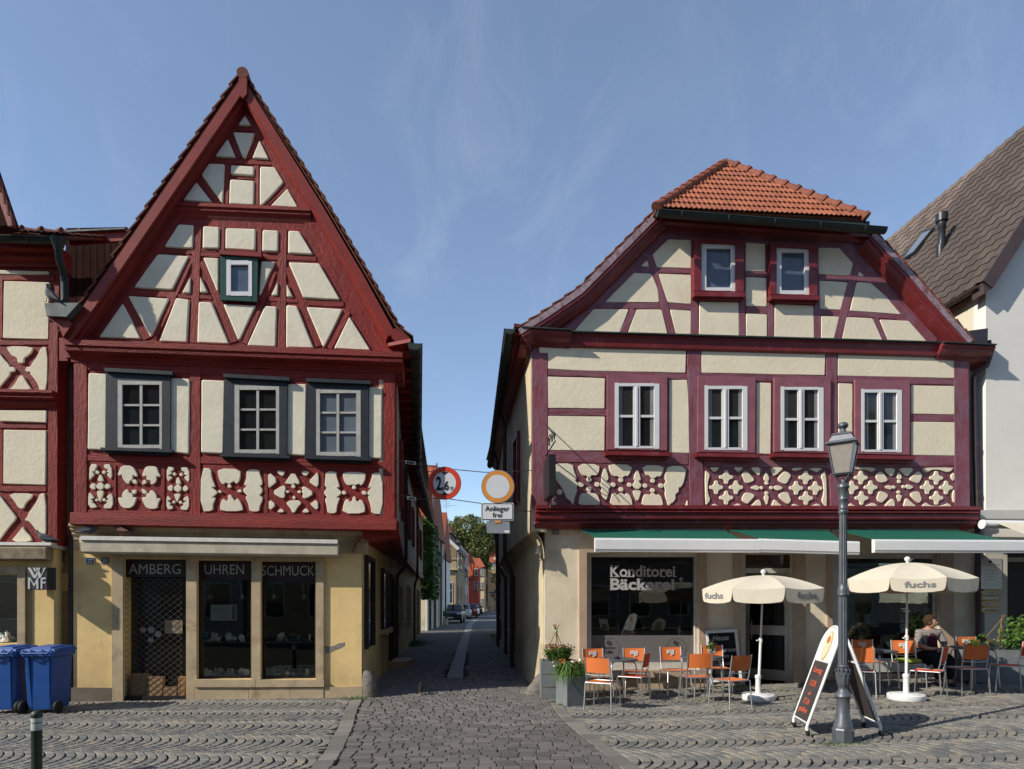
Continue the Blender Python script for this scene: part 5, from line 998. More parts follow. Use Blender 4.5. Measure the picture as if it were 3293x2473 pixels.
# door
dw = flat(f(*[(1690, 175), (1690, 195), (1690, 195), (1690, 175)]), FR, -.1, .05, AGEDW, RH, 'door') if 0 else None
x0, x1 = f((1690, 0))[0][0], f2((352, 0))[0][0]; Y = lambda v: 1750 + v / 2.298
B = MB()
for r_ in (rect(x0, Y(64), x0 + 12, Y(1045)), rect(x1 - 10, Y(64), x1, Y(1030)), rect(x0 + 12.2, Y(64), x1 - 10.2, Y(78)), rect(x0 + 12.2, Y(178), x1 - 10.2, Y(214))): B.quadslab([FR.at(*p, -.12) for p in r_], bk2 * .1)
dr_ = link('door', B, AGEDW, RH); flat(rect(x0 + 13, Y(79), x1 - 11, Y(177)), FR, -.17, .01, mat('painted_amber_reflection', (.06, .03, .015), .1, .6, var=.7, vs=3, vvec=(.4, .4, 5)), dr_, 'transom_pane')  # amber reflection painted into the transom pane colour
hg = FR.at(x1 - 11, Y(500), -.2); dd = (bk2 * .75 - FR.u * .62).normalized(); B = MB(); zt_, zb_ = FR.at(x1, Y(214), -.2).z, .1
def dq(a, b, c, d): q = [hg + dd * a, hg + dd * b]; return [Vector((q[0].x, q[0].y, c)), Vector((q[1].x, q[1].y, c)), Vector((q[1].x, q[1].y, d)), Vector((q[0].x, q[0].y, d))]
sdn = dd.cross(Vector((0, 0, 1)))
for a, b, c, d in ((0, .12, zb_, zt_), (.86, .98, zb_, zt_), (.12, .86, zt_ - .1, zt_), (.12, .86, 1.05, 1.25), (.12, .86, zb_, zb_ + .22)): B.quadslab(dq(a, b, c, d), sdn * .05)
link('door_leaf', B, AGEDW, dr_)
B = MB(); B.quadslab(dq(.12, .86, 1.25, zt_ - .1), sdn * .01); B.quadslab(dq(.12, .86, zb_ + .22, 1.05), sdn * .01); link('door_pane', B, PDARK, dr_)
B = MB(); B.tube([hg + dd * .8 + Vector((0, 0, z - hg.z)) + sdn * -.05 for z in (.95, 1.35)], .012, 6); link('handle', B, ALU, dr_)
for _k in (0,):
    q = cV((499, 444), (551, 444), (551, 488), (499, 488)); s_ = flat(q, FR, 0, .012, AGEDW, RH, 'house_number'); flat([(q[0][0] + 2, q[0][1] + 2), (q[1][0] - 2, q[1][1] + 2), (q[2][0] - 2, q[2][1] - 2), (q[3][0] + 2, q[3][1] - 2)], FR, .012, .002, ENAM, s_, 'enamel_face'); texts('18', q[0][0] + 5, q[0][1] + 4, q[2][0] - 5, q[2][1] - 4, FR, .016, WPRINT, s_, bold=.02)
# awnings
f = cR2; PRJ = 1.4
for k, (c0, c1, b0, b1, yb0, yb1) in enumerate(((350, 955, 408, 1100, 890, 895), (975, 1390, 1101, 1515, 893, 905), (1410, 1935, 1578, 2207, 896, 899))):
    A1, A2 = FR.at(*f((c0, 853))[0], .1), FR.at(*f((c1, 858))[0], .1); B1, B2 = FR.at(*f((b0, yb0))[0], PRJ), FR.at(*f((b1, yb1))[0], PRJ); B = MB()
    aw = MB(); aw.quadslab([A1, A2, B2 - FR.u * (.35 if k != 1 else .3), B1 + FR.u * .02], (0, 0, .006)); o = link('awning', aw, GREENF, RH)
    B = MB(); B.sweep([B1, B2], FR.n, [(-.04, -.01), (.035, -.005), (.05, .03), (.05, .2), (.04, .235), (-.04, .235)], side=-1); link('front_bar', B, WHITE, o)
    B = MB(); B.sweep([B1, B2], FR.n, [(.0505, .19), (.054, .192), (.054, .2), (.0505, .2)], side=-1); link('bar_groove', B, GREYP, o)
    B = MB(); B.sweep([A1 - Vector((0, 0, .0)), A2], FR.n, [(-.1, -.03), (.03, -.03), (.03, .07), (-.1, .07)], side=-1); link('cassette', B, AGEDW, o)
    for e in (.12, .88):
        a = A1.lerp(A2, e) + Vector((0, 0, -.06)); b = B1.lerp(B2, e if k == 0 else (.1 if e < .5 else .82)) + Vector((0, 0, -.08)); m_ = (a + b) / 2 + FR.u * (.35 if e < .5 else -.35); B = MB(); B.tube([a, m_, b], .022, 6); link('folding_arm', B, AGEDW, o)
# downpipe and hopper at the right corner
B = MB(); P_ = [FR.at(x, y, .25) for x, y in cG((905, 1610), (960, 1640), (965, 1660))]
hp = flat(cG((795, 1575), (970, 1552), (968, 1690), (925, 1700), (800, 1640)), FR, .2, .22, mat('dark_zinc', (.05, .045, .05), .5, .4, metal=.4, var=.2), RH, 'rain_hopper')
pts = [FR.at(x, y, o_) for (x, y), o_ in ((cR2((2062, 60))[0], .25), (cR2((2070, 120))[0], .25), (cR2((2055, 165))[0], .22), (cR2((2010, 195))[0], .12), (cR2((2000, 220))[0], .1), (cR2((2005, 500))[0], .1), (cR2((2018, 880))[0], .1), ((3148, 2200), .1))]
B = MB(); B.tube(pts, .05, 10); link('downpipe', B, PIPE, RH, smooth_=50)
for y in (500, 700, 870): B = MB(); c_ = FR.at(*cR2((2007 if y < 600 else 2014, y))[0], .1); B.lathe([(.058, -.03), (.058, .03)], c_, 10); link('pipe_clip', B, PIPE, RH)
# projecting sign
sp = FR.at(*cE1((110, 300))[0], U2 + .0); B = MB(); zt_, zb_ = FR.at(*cE1((110, 50))[0], .5).z, FR.at(*cE1((110, 632))[0], .5).z
s0 = FR.at(*cE1((62, 300))[0], U2 + .55); s1 = FR.at(*cE1((165, 300))[0], U2 + .55); uu = FR.u
cc = FR.at(*cE1((112, 300))[0], U2 + .35); B.hexa([Vector((q.x, q.y, z)) for z in (zb_, zt_) for q in (cc - uu * .06 - FR.n * -.45, cc + uu * .06 - FR.n * -.45, cc + uu * .06 - FR.n * .25, cc - uu * .06 - FR.n * .25)])
sg = link('hanging_sign', B, BLK, RH); B = MB(); top = Vector((cc.x, cc.y, zt_))
w0 = top - FR.n * .34; t0 = top + FR.n * .75 + Vector((0, 0, .16)); B.tube([w0 + Vector((0, 0, .16)), t0], .014, 6); B.tube([w0 + Vector((0, 0, .75)), top + FR.n * .3 + Vector((0, 0, .45)), t0 + Vector((0, 0, .1))], .011, 6)
for o_, r_ in ((.1, .14), (.42, .12), (.66, .08)): c_ = top + FR.n * o_ + Vector((0, 0, .16 + r_ + .02)); B.tube([c_ + FR.n * (r_ * (1 - t / 26) * cos(t * .4)) + Vector((0, 0, r_ * (1 - t / 26) * sin(t * .4))) for t in range(24)], .009, 5)
for o_, r_ in ((-.15, .1), (.25, .1), (.6, .09)): c_ = top + FR.n * o_ + Vector((0, 0, -zt_ + zb_ - r_ - .04)); B.tube([c_ + FR.n * (r_ * (1 - t / 26) * cos(t * .4)) + Vector((0, 0, r_ * (1 - t / 26) * sin(t * .4))) for t in range(24)], .009, 5)
tag(link('scroll_bracket', B, BLK, sg), kind=None)
# ------------------------------------------------------------ house at the left edge
WH = thing('timber_framed_house', 'half-timbered house cut by the left edge of the photo, above a black shop sign', 'house', tuple(FL.w(-6.5, 0)))
WO = .12
flat(cW2((-160, -560), (450, -560), (435, 1600), (-160, 1600)), FL, WO - .3, .3, REDF, WH, 'upper_wall')
for f_, qs in ((cW1, [[(-20, 850), (430, 862), (428, 893), (-20, 890)], [(33, 948), (440, 960), (432, 1472), (22, 1460)]]), (cW2, [[(-5, 567), (355, 568), (352, 663), (-5, 652)], [(25, 715), (352, 720), (347, 1140), (22, 1130)]])):
    for q in qs: panel(f_(*q), FL, WO, .03, PL2, WH, e=.012, r=.015)
deco(cW2, [[(45, 75), (255, 82), (240, 125), (205, 155), (180, 170), (182, 200), (155, 212), (130, 200), (130, 168), (85, 150), (58, 110)], [(310, 82), (365, 85), (358, 428), (300, 425), (290, 375), (255, 320), (225, 290), (232, 275), (200, 275), (190, 255), (200, 235), (230, 235), (240, 210), (285, 150)], [(-25, 100), (30, 180), (70, 215), (70, 235), (105, 235), (117, 255), (105, 275), (75, 275), (78, 295), (30, 350), (-25, 420)],
      [(160, 297), (180, 310), (200, 350), (250, 420), (50, 420), (110, 370), (140, 310)], [(55, 1200), (255, 1202), (235, 1240), (195, 1275), (180, 1315), (160, 1322), (135, 1310), (110, 1265)], [(300, 1202), (350, 1202), (350, 1575), (318, 1575), (280, 1490), (220, 1415), (192, 1412), (187, 1395), (205, 1385), (215, 1350), (240, 1320), (285, 1250)],
      [(-25, 1190), (60, 1300), (120, 1375), (120, 1400), (95, 1425), (50, 1480), (10, 1535), (-25, 1580)], [(175, 1447), (185, 1480), (235, 1530), (245, 1572), (75, 1572), (130, 1510)]], FL, WO, PL2, WH, t=.03)
for f_, a, b, w in ((cW2, (405, -100), (400, 1580), 76), (cW1, (10, 900), (8, 1460), 30), (cW2, (10, 715), (10, 1135), 24)): beam(*f_(a, b), w / (2.4 if f_ is cW2 else 2.77), FL, WO, .02, RED, WH)
for f_, a, b, w in ((cW1, (-20, 920), (480, 925), 46), (cW2, (-10, 50), (445, 52), 44), (cW2, (-10, 690), (350, 692), 34), (cW2, (-10, 1165), (350, 1168), 50)): beam(*f_(a, b), w / 2.5, FL, WO, .018, RED, WH)
mld((-60, 425), (440, 436), cW2, FL, [(-.3, 0), (.16, 0), (.16, .05), (.12, .09), (.13, .12), (.06, .17), (.08, .21), (.02, .28), (-.3, .28)], RED, WH, 'storey_moulding', o=WO)
mld((-60, 640), (545, 650), cW1, FL, [(-.3, 0), (.30, 0), (.30, .07), (.22, .1), (.24, .16), (.12, .2), (.14, .26), (.05, .3), (.05, .37), (-.3, .37)], RED, WH, 'eaves_cornice', o=WO)
gA, gB = FL.at(*cW1((-60, 565))[0], WO + .5), FL.at(*cW1((580, 585))[0], WO + .5); gutter([gA, gB], .075, GUT, WH)
# its roof
e0, e1 = FL.at(*cW1((-60, 545))[0], WO + .42), FL.at(*cW1((600, 548))[0], WO + .42); rdir = Vector((-FL.n.x * cos(.5), -FL.n.y * cos(.5), sin(.5))); Lr = 1.5
B = MB(); B.quadslab([e0, e1, e1 + rdir * Lr, e0 + rdir * Lr], (0, 0, -.05)); link('roof', B, TILED, WH)
tm2 = tile_mesh(.205, .32, 2, .02, TILED, 'roof_tile'); nx = FL.u.cross(rdir).normalized(); nx = nx if nx.z > 0 else -nx; M2 = Matrix((FL.u, rdir, nx)).transposed()
for j in range(5):
    for i in range(15):
        x = .0 + i * .2
        if x > (e1 - e0).length - .1: continue
        o = bpy.data.objects.new('roof_tile', tm2); COL.objects.link(o); o.parent = WH; M4 = M2.to_4x4(); M4.translation = e1 - FL.u * (x + .2) + rdir * (j * .3) + nx * .012 - WL[WH.name]; o.matrix_local = M4
for k in range(12):
    a = e1 - FL.u * 2.9 + rdir * Lr + FL.u * (k * .34); B = MB(); B.tube([a + nx * .03, a + FL.u * .03 + nx * .045, a + FL.u * .05 + nx * .02, a + FL.u * .36 + nx * .0], [.09, .1, .085, .08], 8); link('ridge_tile', B, TILED, WH, smooth_=40)
B = MB(); B.sweep([FL.at(x, y, WO + .9) for x, y in cW1((-95, -170), (120, 455))], FL.n, [(-.03, -.02), (.01, -.02), (.01, .08), (-.03, .08)], side=-1); link('dormer_bargeboard', B, REDP, WH)
B = MB(); q = [FL.at(x, y, WO + .84) for x, y in cW1((-95, -150), (108, 450), (-95, 470))]; B.quadslab(q, FL.n * -.2); link('dormer_gable', B, mat('dark_boarding', (0, 0, 0)), WH)
verge_tiles(cW1((-95, -170), (120, 452)), 6, WO + .9, TILED, WH, -1, lift=-.01, w=-.22)
# recess between the two houses
LB = thing('link_building', 'dark recessed link wall with reddish fascia between the two left half-timbered houses', 'building', tuple(FL.at(225, 2250, -1.2)))
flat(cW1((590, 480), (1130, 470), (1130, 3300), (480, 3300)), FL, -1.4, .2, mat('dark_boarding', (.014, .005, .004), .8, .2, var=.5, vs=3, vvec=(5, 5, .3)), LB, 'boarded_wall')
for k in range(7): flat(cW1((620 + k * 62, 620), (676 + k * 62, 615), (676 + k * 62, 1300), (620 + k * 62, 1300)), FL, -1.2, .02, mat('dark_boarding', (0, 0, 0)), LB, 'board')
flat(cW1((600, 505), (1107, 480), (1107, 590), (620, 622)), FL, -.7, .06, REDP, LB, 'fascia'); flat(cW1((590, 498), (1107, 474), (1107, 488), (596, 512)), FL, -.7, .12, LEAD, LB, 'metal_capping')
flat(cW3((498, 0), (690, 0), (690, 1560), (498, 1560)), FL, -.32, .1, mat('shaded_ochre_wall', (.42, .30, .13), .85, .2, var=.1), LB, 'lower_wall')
flat(cW3((568, 350), (632, 350), (632, 515), (568, 515)), FL, -.22, .03, YEL, LB, 'meter_cover')
for y in (375, 400, 425, 450, 475): flat(cW3((584, y), (630, y), (630, y + 18), (584, y + 18)), FL, -.19, .008, YEL, LB, 'louvre')
B = MB(); B.tube([FL.at(*cW2((548, 200))[0], -.05), FL.at(*cW2((552, 1400))[0], -.05), FL.at(*cW3((650, 1540))[0], -.05)], .05, 8); link('downpipe', B, PIPE, LB, smooth_=50)
B = MB(); P_ = [FL.at(x, y, o_) for (x, y), o_ in ((cW1((518, 612))[0], .7), (cW1((520, 690))[0], .68), (cW1((528, 770))[0], .6), (cW1((560, 860))[0], .5), (cW1((572, 920))[0], .42), (cW1((576, 1145))[0], .42))]
B.tube(P_, .055, 10); B.lathe([(.05, -.16), (.11, .02), (.12, .05)], P_[0] + Vector((0, 0, .02)), 10); link('downpipe', B, GUT, WH, smooth_=50)
q = cW1((395, 1148), (702, 1144), (590, 1268), (412, 1260)); B = MB(); B.quadslab([FL.at(x, y, .62) for x, y in q], FL.n * -.3); link('gutter_box', B, LEAD, LH)
B = MB(); B.quadslab([FL.at(x, y, .54) for x, y in cW1((412, 1262), (590, 1270), (640, 1330), (560, 1450), (528, 1360))], FL.n * -.2); link('bargeboard_foot', B, REDP, LH)
flat(cW1((526, 1455), (570, 1460), (600, 1560), (600, 1661), (526, 1661)), FL, WO - .1, .12, REDP, WH, 'corner_board')
flat(cW2((447, 10), (520, 30), (560, 205), (447, 205)), FL, .3, .1, REDP, LH, 'corner_board') if 0 else None
# ground floor of the left-edge house
f = cW3; uL, _ = FL.uz(-260, 2000, WO); uR, _ = FL.uz(173, 2000, WO); _, zt = FL.uz(60, 1760, WO); hx, _ = FL.uz(*f((158, 0))[0], WO); _, ht = FL.uz(*f((0, 365))[0], WO); _, hb = FL.uz(*f((0, 1000))[0], WO)
wallholes(FL, uL, uR, -.1, zt, -.1, WO, [(uL - 1, hx, hb, ht)], YEL, WH, 'shop_wall')
flat(f((-200, 290), (232, 290), (232, 362), (-200, 362)), FL, WO, .05, STN, WH, 'stone_surround'); flat(f((158, 363), (228, 363), (228, 1600), (158, 1600)), FL, WO, .05, STN, WH, 'stone_surround')
flat(f((232, 292), (290, 292), (290, 1600), (232, 1600)), FL, WO, .012, mat('ochre_margin', (.40, .27, .13), .85, .2, var=.1), WH, 'painted_margin')
w_ = flat(f((-240, 365), (158, 365), (158, 1000), (-240, 1000)), FL, WO - .16, .01, GLASS, WH, 'shop_window'); flat(f((-240, 365), (158, 365), (158, 1000), (-240, 1000)), FL, -.6, .05, DARK, WH, 'shop_room')
f_s = 2.864; stock(-60, 150, 985, -.4, 0, 22, 12, 110, parent=WH, f_=f)
mld((-180, 72), (525, 78), f, FL, [(-.35, 0), (.16, 0), (.17, .05), (.1, .09), (-.35, .1)], AGEDW, WH, 'cornice_ledge', o=WO)
mld((-180, 118), (492, 122), f, FL, [(-.3, 0), (.2, 0), (.22, .02), (.22, .2), (.2, .22), (-.3, .22)], mat('stained_awning_box', (.24, .19, .12), .8, .3, var=.4, vs=6), WH, 'awning_box', o=WO)
mld((-180, 205), (490, 208), f, FL, [(-.3, 0), (.02, 0), (.02, .18), (-.3, .18)], YEL, WH, 'lintel', o=WO)
WSG = mat('sign_box_black', (.03, .032, .035), .5, .4, var=.1)
s_ = flat(f(*rect(250, 298, 432, 505)), FL, WO + .05, .25, WSG, WH, 'shop_sign'); so_ = WO + .303
def strokes(polys, f, pl, o, m, parent, t=.004, name='lettering'):
    for q in polys: flat(f(*q), pl, o, t, m, parent, name)
SW = mat('sign_white_letter', (.52, .52, .5), .5, .4, var=.05)
strokes([[(252, 303), (282, 303), (322, 375), (352, 303), (372, 303), (330, 398), (308, 398)], [(300, 303), (322, 303), (330, 325), (322, 345)], [(330, 303), (350, 303), (378, 370), (392, 345), (402, 303), (420, 303), (372, 398), (355, 398)],
         [(258, 392), (276, 392), (276, 498), (258, 498)], [(277, 392), (313, 452), (345, 392), (352, 392), (352, 410), (315, 478), (277, 412)], [(334, 440), (353, 415), (353, 498), (334, 498)],
         [(374, 420), (390, 420), (390, 498), (374, 498)], [(374, 419), (374, 408), (388, 392), (422, 392), (422, 408), (398, 408), (390, 419)], [(391, 432), (420, 432), (420, 447), (391, 447)]], f, FL, so_, SW, s_)
# ------------------------------------------------------------ white house at the right
VH = thing('rendered_house', 'white rendered house with a steep brown tiled roof at the right edge', 'house', tuple(FR.w(10.5, .24)))
uC, _ = FR.uz(3153, 1400, 0); VO = .0
zE = FR.at(3153, 905, 0).z
VQ = .13; pv = lambda u, z, o=0: FR.w(u, z, o + VQ)
RP = 5.35 / 3.6; u1 = uC + 3.7; zt = zE + 3.7 * RP
B = MB(); B.quadslab([pv(uC, 2.95), pv(uC + 7.4, 2.95), pv(uC + 7.4, zE), pv(u1, zt), pv(uC, zE)], FR.n * -.3); link('front_wall', B, WHW, VH)
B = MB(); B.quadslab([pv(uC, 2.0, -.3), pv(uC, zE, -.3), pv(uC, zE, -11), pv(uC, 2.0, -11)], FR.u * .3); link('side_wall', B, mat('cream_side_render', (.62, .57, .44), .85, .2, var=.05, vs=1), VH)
flat([(3152, 1640), (3330, 1640), (3330, 1668), (3152, 1668)], FR, .11, .05, mat('pale_band', (.5, .49, .45), .8, .2, var=.05), VH, 'plaster_band')
r0 = pv(uC - .2, zE - .2 * RP + .12, .18); rdn = (FR.u + Vector((0, 0, RP))).normalized(); Ls = (pv(u1, zt, .3) - pv(uC, zE, .3)).length + .3
B = MB(); B.quadslab([r0, r0 + rdn * Ls, r0 + rdn * Ls + bk2 * 12, r0 + bk2 * 12], (0, 0, -.08)); link('roof', B, TILEB, VH)
B = MB(); rr = r0 + rdn * Ls; B.quadslab([rr, rr + bk2 * 12, rr + bk2 * 12 + FR.u * 4 - Vector((0, 0, 6)), rr + FR.u * 4 - Vector((0, 0, 6))], (0, 0, -.08)); link('roof', B, TILEB, VH)
B = MB(); B.sweep([r0 - Vector((0, 0, .02)), rr - Vector((0, 0, .02))], FR.n, [(-.03, -.06), (.03, -.06), (.03, .2), (-.03, .2)], side=-1); link('verge_fascia', B, BRFAS, VH)
nb = bk2.cross(rdn).normalized(); nb = nb if nb.z > 0 else -nb
tmb = tile_mesh(.30, .40, 1, .035, TILEB, 'roof_tile', .02); Mb = Matrix((bk2, rdn, nb)).transposed()
nr = int(Ls / .34); tl = []
for j in range(nr):
    for i in range(39): tl.append((i * .3, j * .34))
tl.sort(key=lambda q: (r0 + bk2 * q[0] + rdn * q[1]).length)
random.seed(9)
vis = []
for q in tl:
    p_ = r0 + bk2 * (q[0] + .15) + rdn * (q[1] + .17); sx = CX + F * p_.x / p_.y; sy_ = HY - F * (p_.z - EYE) / p_.y
    if sx < 3300 and sy_ > -20 and sx > 2700: vis.append(q)
BB = MB(); base = tmb; bv = [v.co.copy() for v in tmb.vertices]; bf = [tuple(p.vertices) for p in tmb.polygons]; pick = set(vis[:300])
for q in tl:
    org = r0 + bk2 * q[0] + rdn * q[1] + nb * .012
    if q in pick: o = bpy.data.objects.new('roof_tile', tmb); COL.objects.link(o); o.parent = VH; M4 = Mb.to_4x4(); M4.translation = org - WL[VH.name]; o.matrix_local = M4
    else: BB.add([org + Mb @ v for v in bv], bf, tone=random.uniform(.05, 1))
tag(link('roof_tile', BB, TILEB, VH, recalc=False), kind='stuff')
gutter([r0 - FR.u * .02 + Vector((0, 0, -.02)) + bk2 * .1, r0 - FR.u * .02 + bk2 * 11 + Vector((0, 0, -.02))], .075, BRFAS, VH)
B = MB(); B.quadslab([pv(uC - .18, zE - .2, -.1), pv(uC, zE - .2, -.1), pv(uC, zE - .2, -11), pv(uC - .18, zE - .2, -11)], (0, 0, .05)); link('eaves_soffit', B, BRFAS, VH)
B = MB(); B.quadslab([pv(uC - .2, zE - .42, .18), pv(uC + .05, zE - .22, .18), pv(uC + .05, zE + .1, .18), pv(uC - .2, zE - .2, .18)], bk2 * .3); link('verge_foot', B, BRFAS, VH)
# skylight and vent pipe on the brown roof
def onroof(x, y):
    d = ray(x, y); t = (r0 - EY).dot(nb) / d.dot(nb); return EY + d * t
q = [onroof(*k) for k in cG((315, 1040), (405, 985), (570, 780), (490, 810))]; B = MB(); B.quadslab([a + nb * .03 for a in q], nb * .09); sk = link('skylight', B, BLK, VH)
cen = sum(q, Vector()) / 4; B = MB(); B.quadslab([a.lerp(cen, .18) + nb * .121 for a in q], nb * .01); link('pane', B, mat('skylight_pane', (.14, .17, .2), .08, .8, var=.05), sk)
a = onroof(*cG((598, 965))[0]); b = a + Vector((.04, 0, 1.02)); B = MB(); B.tube([a - Vector((0, 0, .2)), a + Vector((0, 0, .2)), a + Vector((.02, 0, .22)), a + Vector((.03, 0, .62)), a + Vector((.03, 0, .64)), a + Vector((.03, 0, .8)), a + Vector((.03, 0, .81)), a + Vector((.03, 0, 1.0))], [.10, .10, .085, .085, .10, .10, .14, .14], 14); link('vent_pipe', B, BLK, VH, smooth_=40)
# ground floor of the white house
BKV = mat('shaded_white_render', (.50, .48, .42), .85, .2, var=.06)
B = MB(); uP, _ = FR.uz(3222, 1900, 0)
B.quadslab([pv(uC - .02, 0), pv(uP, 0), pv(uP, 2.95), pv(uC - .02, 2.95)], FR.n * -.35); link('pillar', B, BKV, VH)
flat([(3222, 1793), (3330, 1793), (3330, 1806), (3222, 1806)], FR, -.25, .12, BKV, VH, 'lintel')
flat([(3222, 1650), (3400, 1650), (3400, 2300), (3222, 2300)], FR, -1.2, .05, mat('dark_shopfront', (.035, .032, .03), .7, .3, var=.2), VH, 'shopfront')
c6 = cr(2980, 1600, 2.555)
s_ = flat(c6(*rect(447, 500, 618, 752)), FR, .13, .015, mat('steel_nameplate', (.40, .40, .40), .35, .5, metal=.3, var=.05), VH, 'name_plate')
for tx, y0, y1, x0, x1 in (('RECHTSANWÄLTE', 548, 558, 455, 605), ('Jürgen Hartmann', 596, 606, 475, 570), ('Dr. Joachim Schmitt', 622, 631, 468, 575), ('Susanne König', 647, 656, 482, 562), ('Christian Nagel', 672, 682, 480, 567), ('Termine nach Vereinbarung', 714, 720, 458, 592)):
    texts(tx, *c6((x0, y0))[0], *c6((x1, y1))[0], FR, .147, BPRINT, s_)
flat(c6((512, 518), (534, 518), (534, 538), (512, 538)), FR, .145, .003, BPRINT, s_, 'logo_print')
YS = mat('yellow_plate_frame', (.62, .38, .03), .5, .4); WP_ = mat('plate_white', (.52, .50, .42), .5, .4)
for r_, tx in (((452, 765, 605, 845), ('Dr. med.', 'Roswitha Uhl')), ((452, 853, 602, 893), ('Akupunktur',)), ((452, 903, 604, 944), ('Naturheilkunde',))):
    s_ = flat(c6(*rect(*r_)), FR, .13, .012, YS, VH, 'name_plate'); flat(c6(*rect(r_[0] + 8, r_[1] + 7, r_[2] - 8, r_[3] - 7)), FR, .142, .002, WP_, s_, 'plate_face')
    if len(tx) == 2: texts(tx[0], *c6((495, 775))[0], *c6((555, 788))[0], FR, .146, BPRINT, s_); texts(tx[1], *c6((465, 795))[0], *c6((593, 813))[0], FR, .146, BPRINT, s_)
    else: texts(tx[0], *c6((475, r_[1] + 12))[0], *c6((580, r_[3] - 12))[0], FR, .146, BPRINT, s_)
a, b = FR.at(3160, 1686, .35), FR.at(3330, 1686, .35); B = MB(); B.tube([a, a + FR.u * 2], .085, 12); B.tube([a + FR.u * .02, a - FR.u * .02], .095, 14); o = link('awning', B, WHITE, VH, smooth_=40)
B = MB(); B.quadslab([a + Vector((0, 0, .05)) + FR.u * .25, a + FR.u * 3 + Vector((0, 0, .05)), a + FR.u * 3 + FR.n * 1.6 - Vector((0, 0, .7)), a + FR.u * .25 + FR.n * 1.6 - Vector((0, 0, .7))], (0, 0, .01)); link('awning_fabric', B, CANV, o)
# ------------------------------------------------------------ unseen houses added behind the camera, only for window reflections
def plain_house(nm, lab, x0, x1, y0, y1, h, rh, m, rm, rows=((1.0, 2.4), (3.8, 5.2)), cols=4, side='+y', ridge='x'):
    t = thing(nm, lab, 'house', ((x0 + x1) / 2, (y0 + y1) / 2, 0)); B = MB(); B.box(((x0 + x1) / 2, (y0 + y1) / 2, h / 2), (x1 - x0, y1 - y0, h)); link('wall', B, m, t); B = MB()
    if ridge == 'x':
        ym = (y0 + y1) / 2; B.add([(x0 - .1, y0 - .3, h - .1), (x1 + .1, y0 - .3, h - .1), (x1 + .1, y1 + .3, h - .1), (x0 - .1, y1 + .3, h - .1), (x0 - .1, ym, h + rh), (x1 + .1, ym, h + rh)], [(3, 2, 1, 0), (0, 1, 5, 4), (2, 3, 4, 5), (0, 4, 3), (1, 2, 5)])
    else:
        xm = (x0 + x1) / 2; B.add([(x0 - .3, y0 - .1, h - .1), (x0 - .3, y1 + .1, h - .1), (x1 + .3, y1 + .1, h - .1), (x1 + .3, y0 - .1, h - .1), (xm, y0 - .1, h + rh), (xm, y1 + .1, h + rh)], [(0, 1, 2, 3), (0, 4, 5, 1), (3, 2, 5, 4), (0, 3, 4), (1, 5, 2)])
    link('roof', B, rm, t)
    fc = {'+y': (y1, 1), '-y': (y0, -1)}.get(side)
    for z0, z1 in rows:
        for k in range(cols):
            if fc:
                xc = x0 + (x1 - x0) * (k + .5) / cols; wv = min(1.1, (x1 - x0) / cols * .5); B = MB(); B.box((xc, fc[0] + fc[1] * .02, (z0 + z1) / 2), (wv + .16, .06, z1 - z0 + .16)); w_ = link('window', B, AGEDW, t); B = MB(); B.box((xc, fc[0] + fc[1] * .055, (z0 + z1) / 2), (wv, .02, z1 - z0)); link('pane', B, PDARK, w_)
            else:
                X = x1 if side == '+x' else x0; s_ = 1 if side == '+x' else -1; yc = y0 + (y1 - y0) * (k + .5) / cols; wv = min(1.0, (y1 - y0) / cols * .45); B = MB(); B.box((X + s_ * .02, yc, (z0 + z1) / 2), (.06, wv + .16, z1 - z0 + .16)); w_ = link('window', B, AGEDW, t); B = MB(); B.box((X + s_ * .055, yc, (z0 + z1) / 2), (.02, wv, z1 - z0)); link('pane', B, PDARK, w_)
    return t
plain_house('reflection_house', 'unseen grey rendered house added behind the viewer for window reflections', -20, -9, -19, -9, 11, 6, mat('grey_render', (.28, .27, .25), .85), TILED, cols=5, rows=((1, 2.6), (4, 5.4), (6.4, 7.7)))
plain_house('reflection_house', 'unseen ochre rendered house added opposite the lane for window reflections', -8.9, 3, -19, -9.3, 12, 6, mat('ochre_render', (.33, .24, .12), .85), TILED, cols=5, rows=((1, 2.6), (4, 5.4), (6.6, 8)))
plain_house('reflection_house', 'unseen brown rendered house added opposite the bakery for window reflections', 3.1, 15, -19, -9, 11.5, 6, mat('brown_render', (.22, .16, .12), .85), TILED, cols=5, rows=((1, 2.6), (4, 5.4), (6.4, 7.7)))
plain_house('reflection_house', 'unseen tall pale house added at the end of the reflected row', 15.1, 27, -19, -9, 12, 6, mat('pale_render', (.36, .33, .28), .85), TILED, cols=5, rows=((1, 2.6), (4, 5.4), (6.6, 8)))
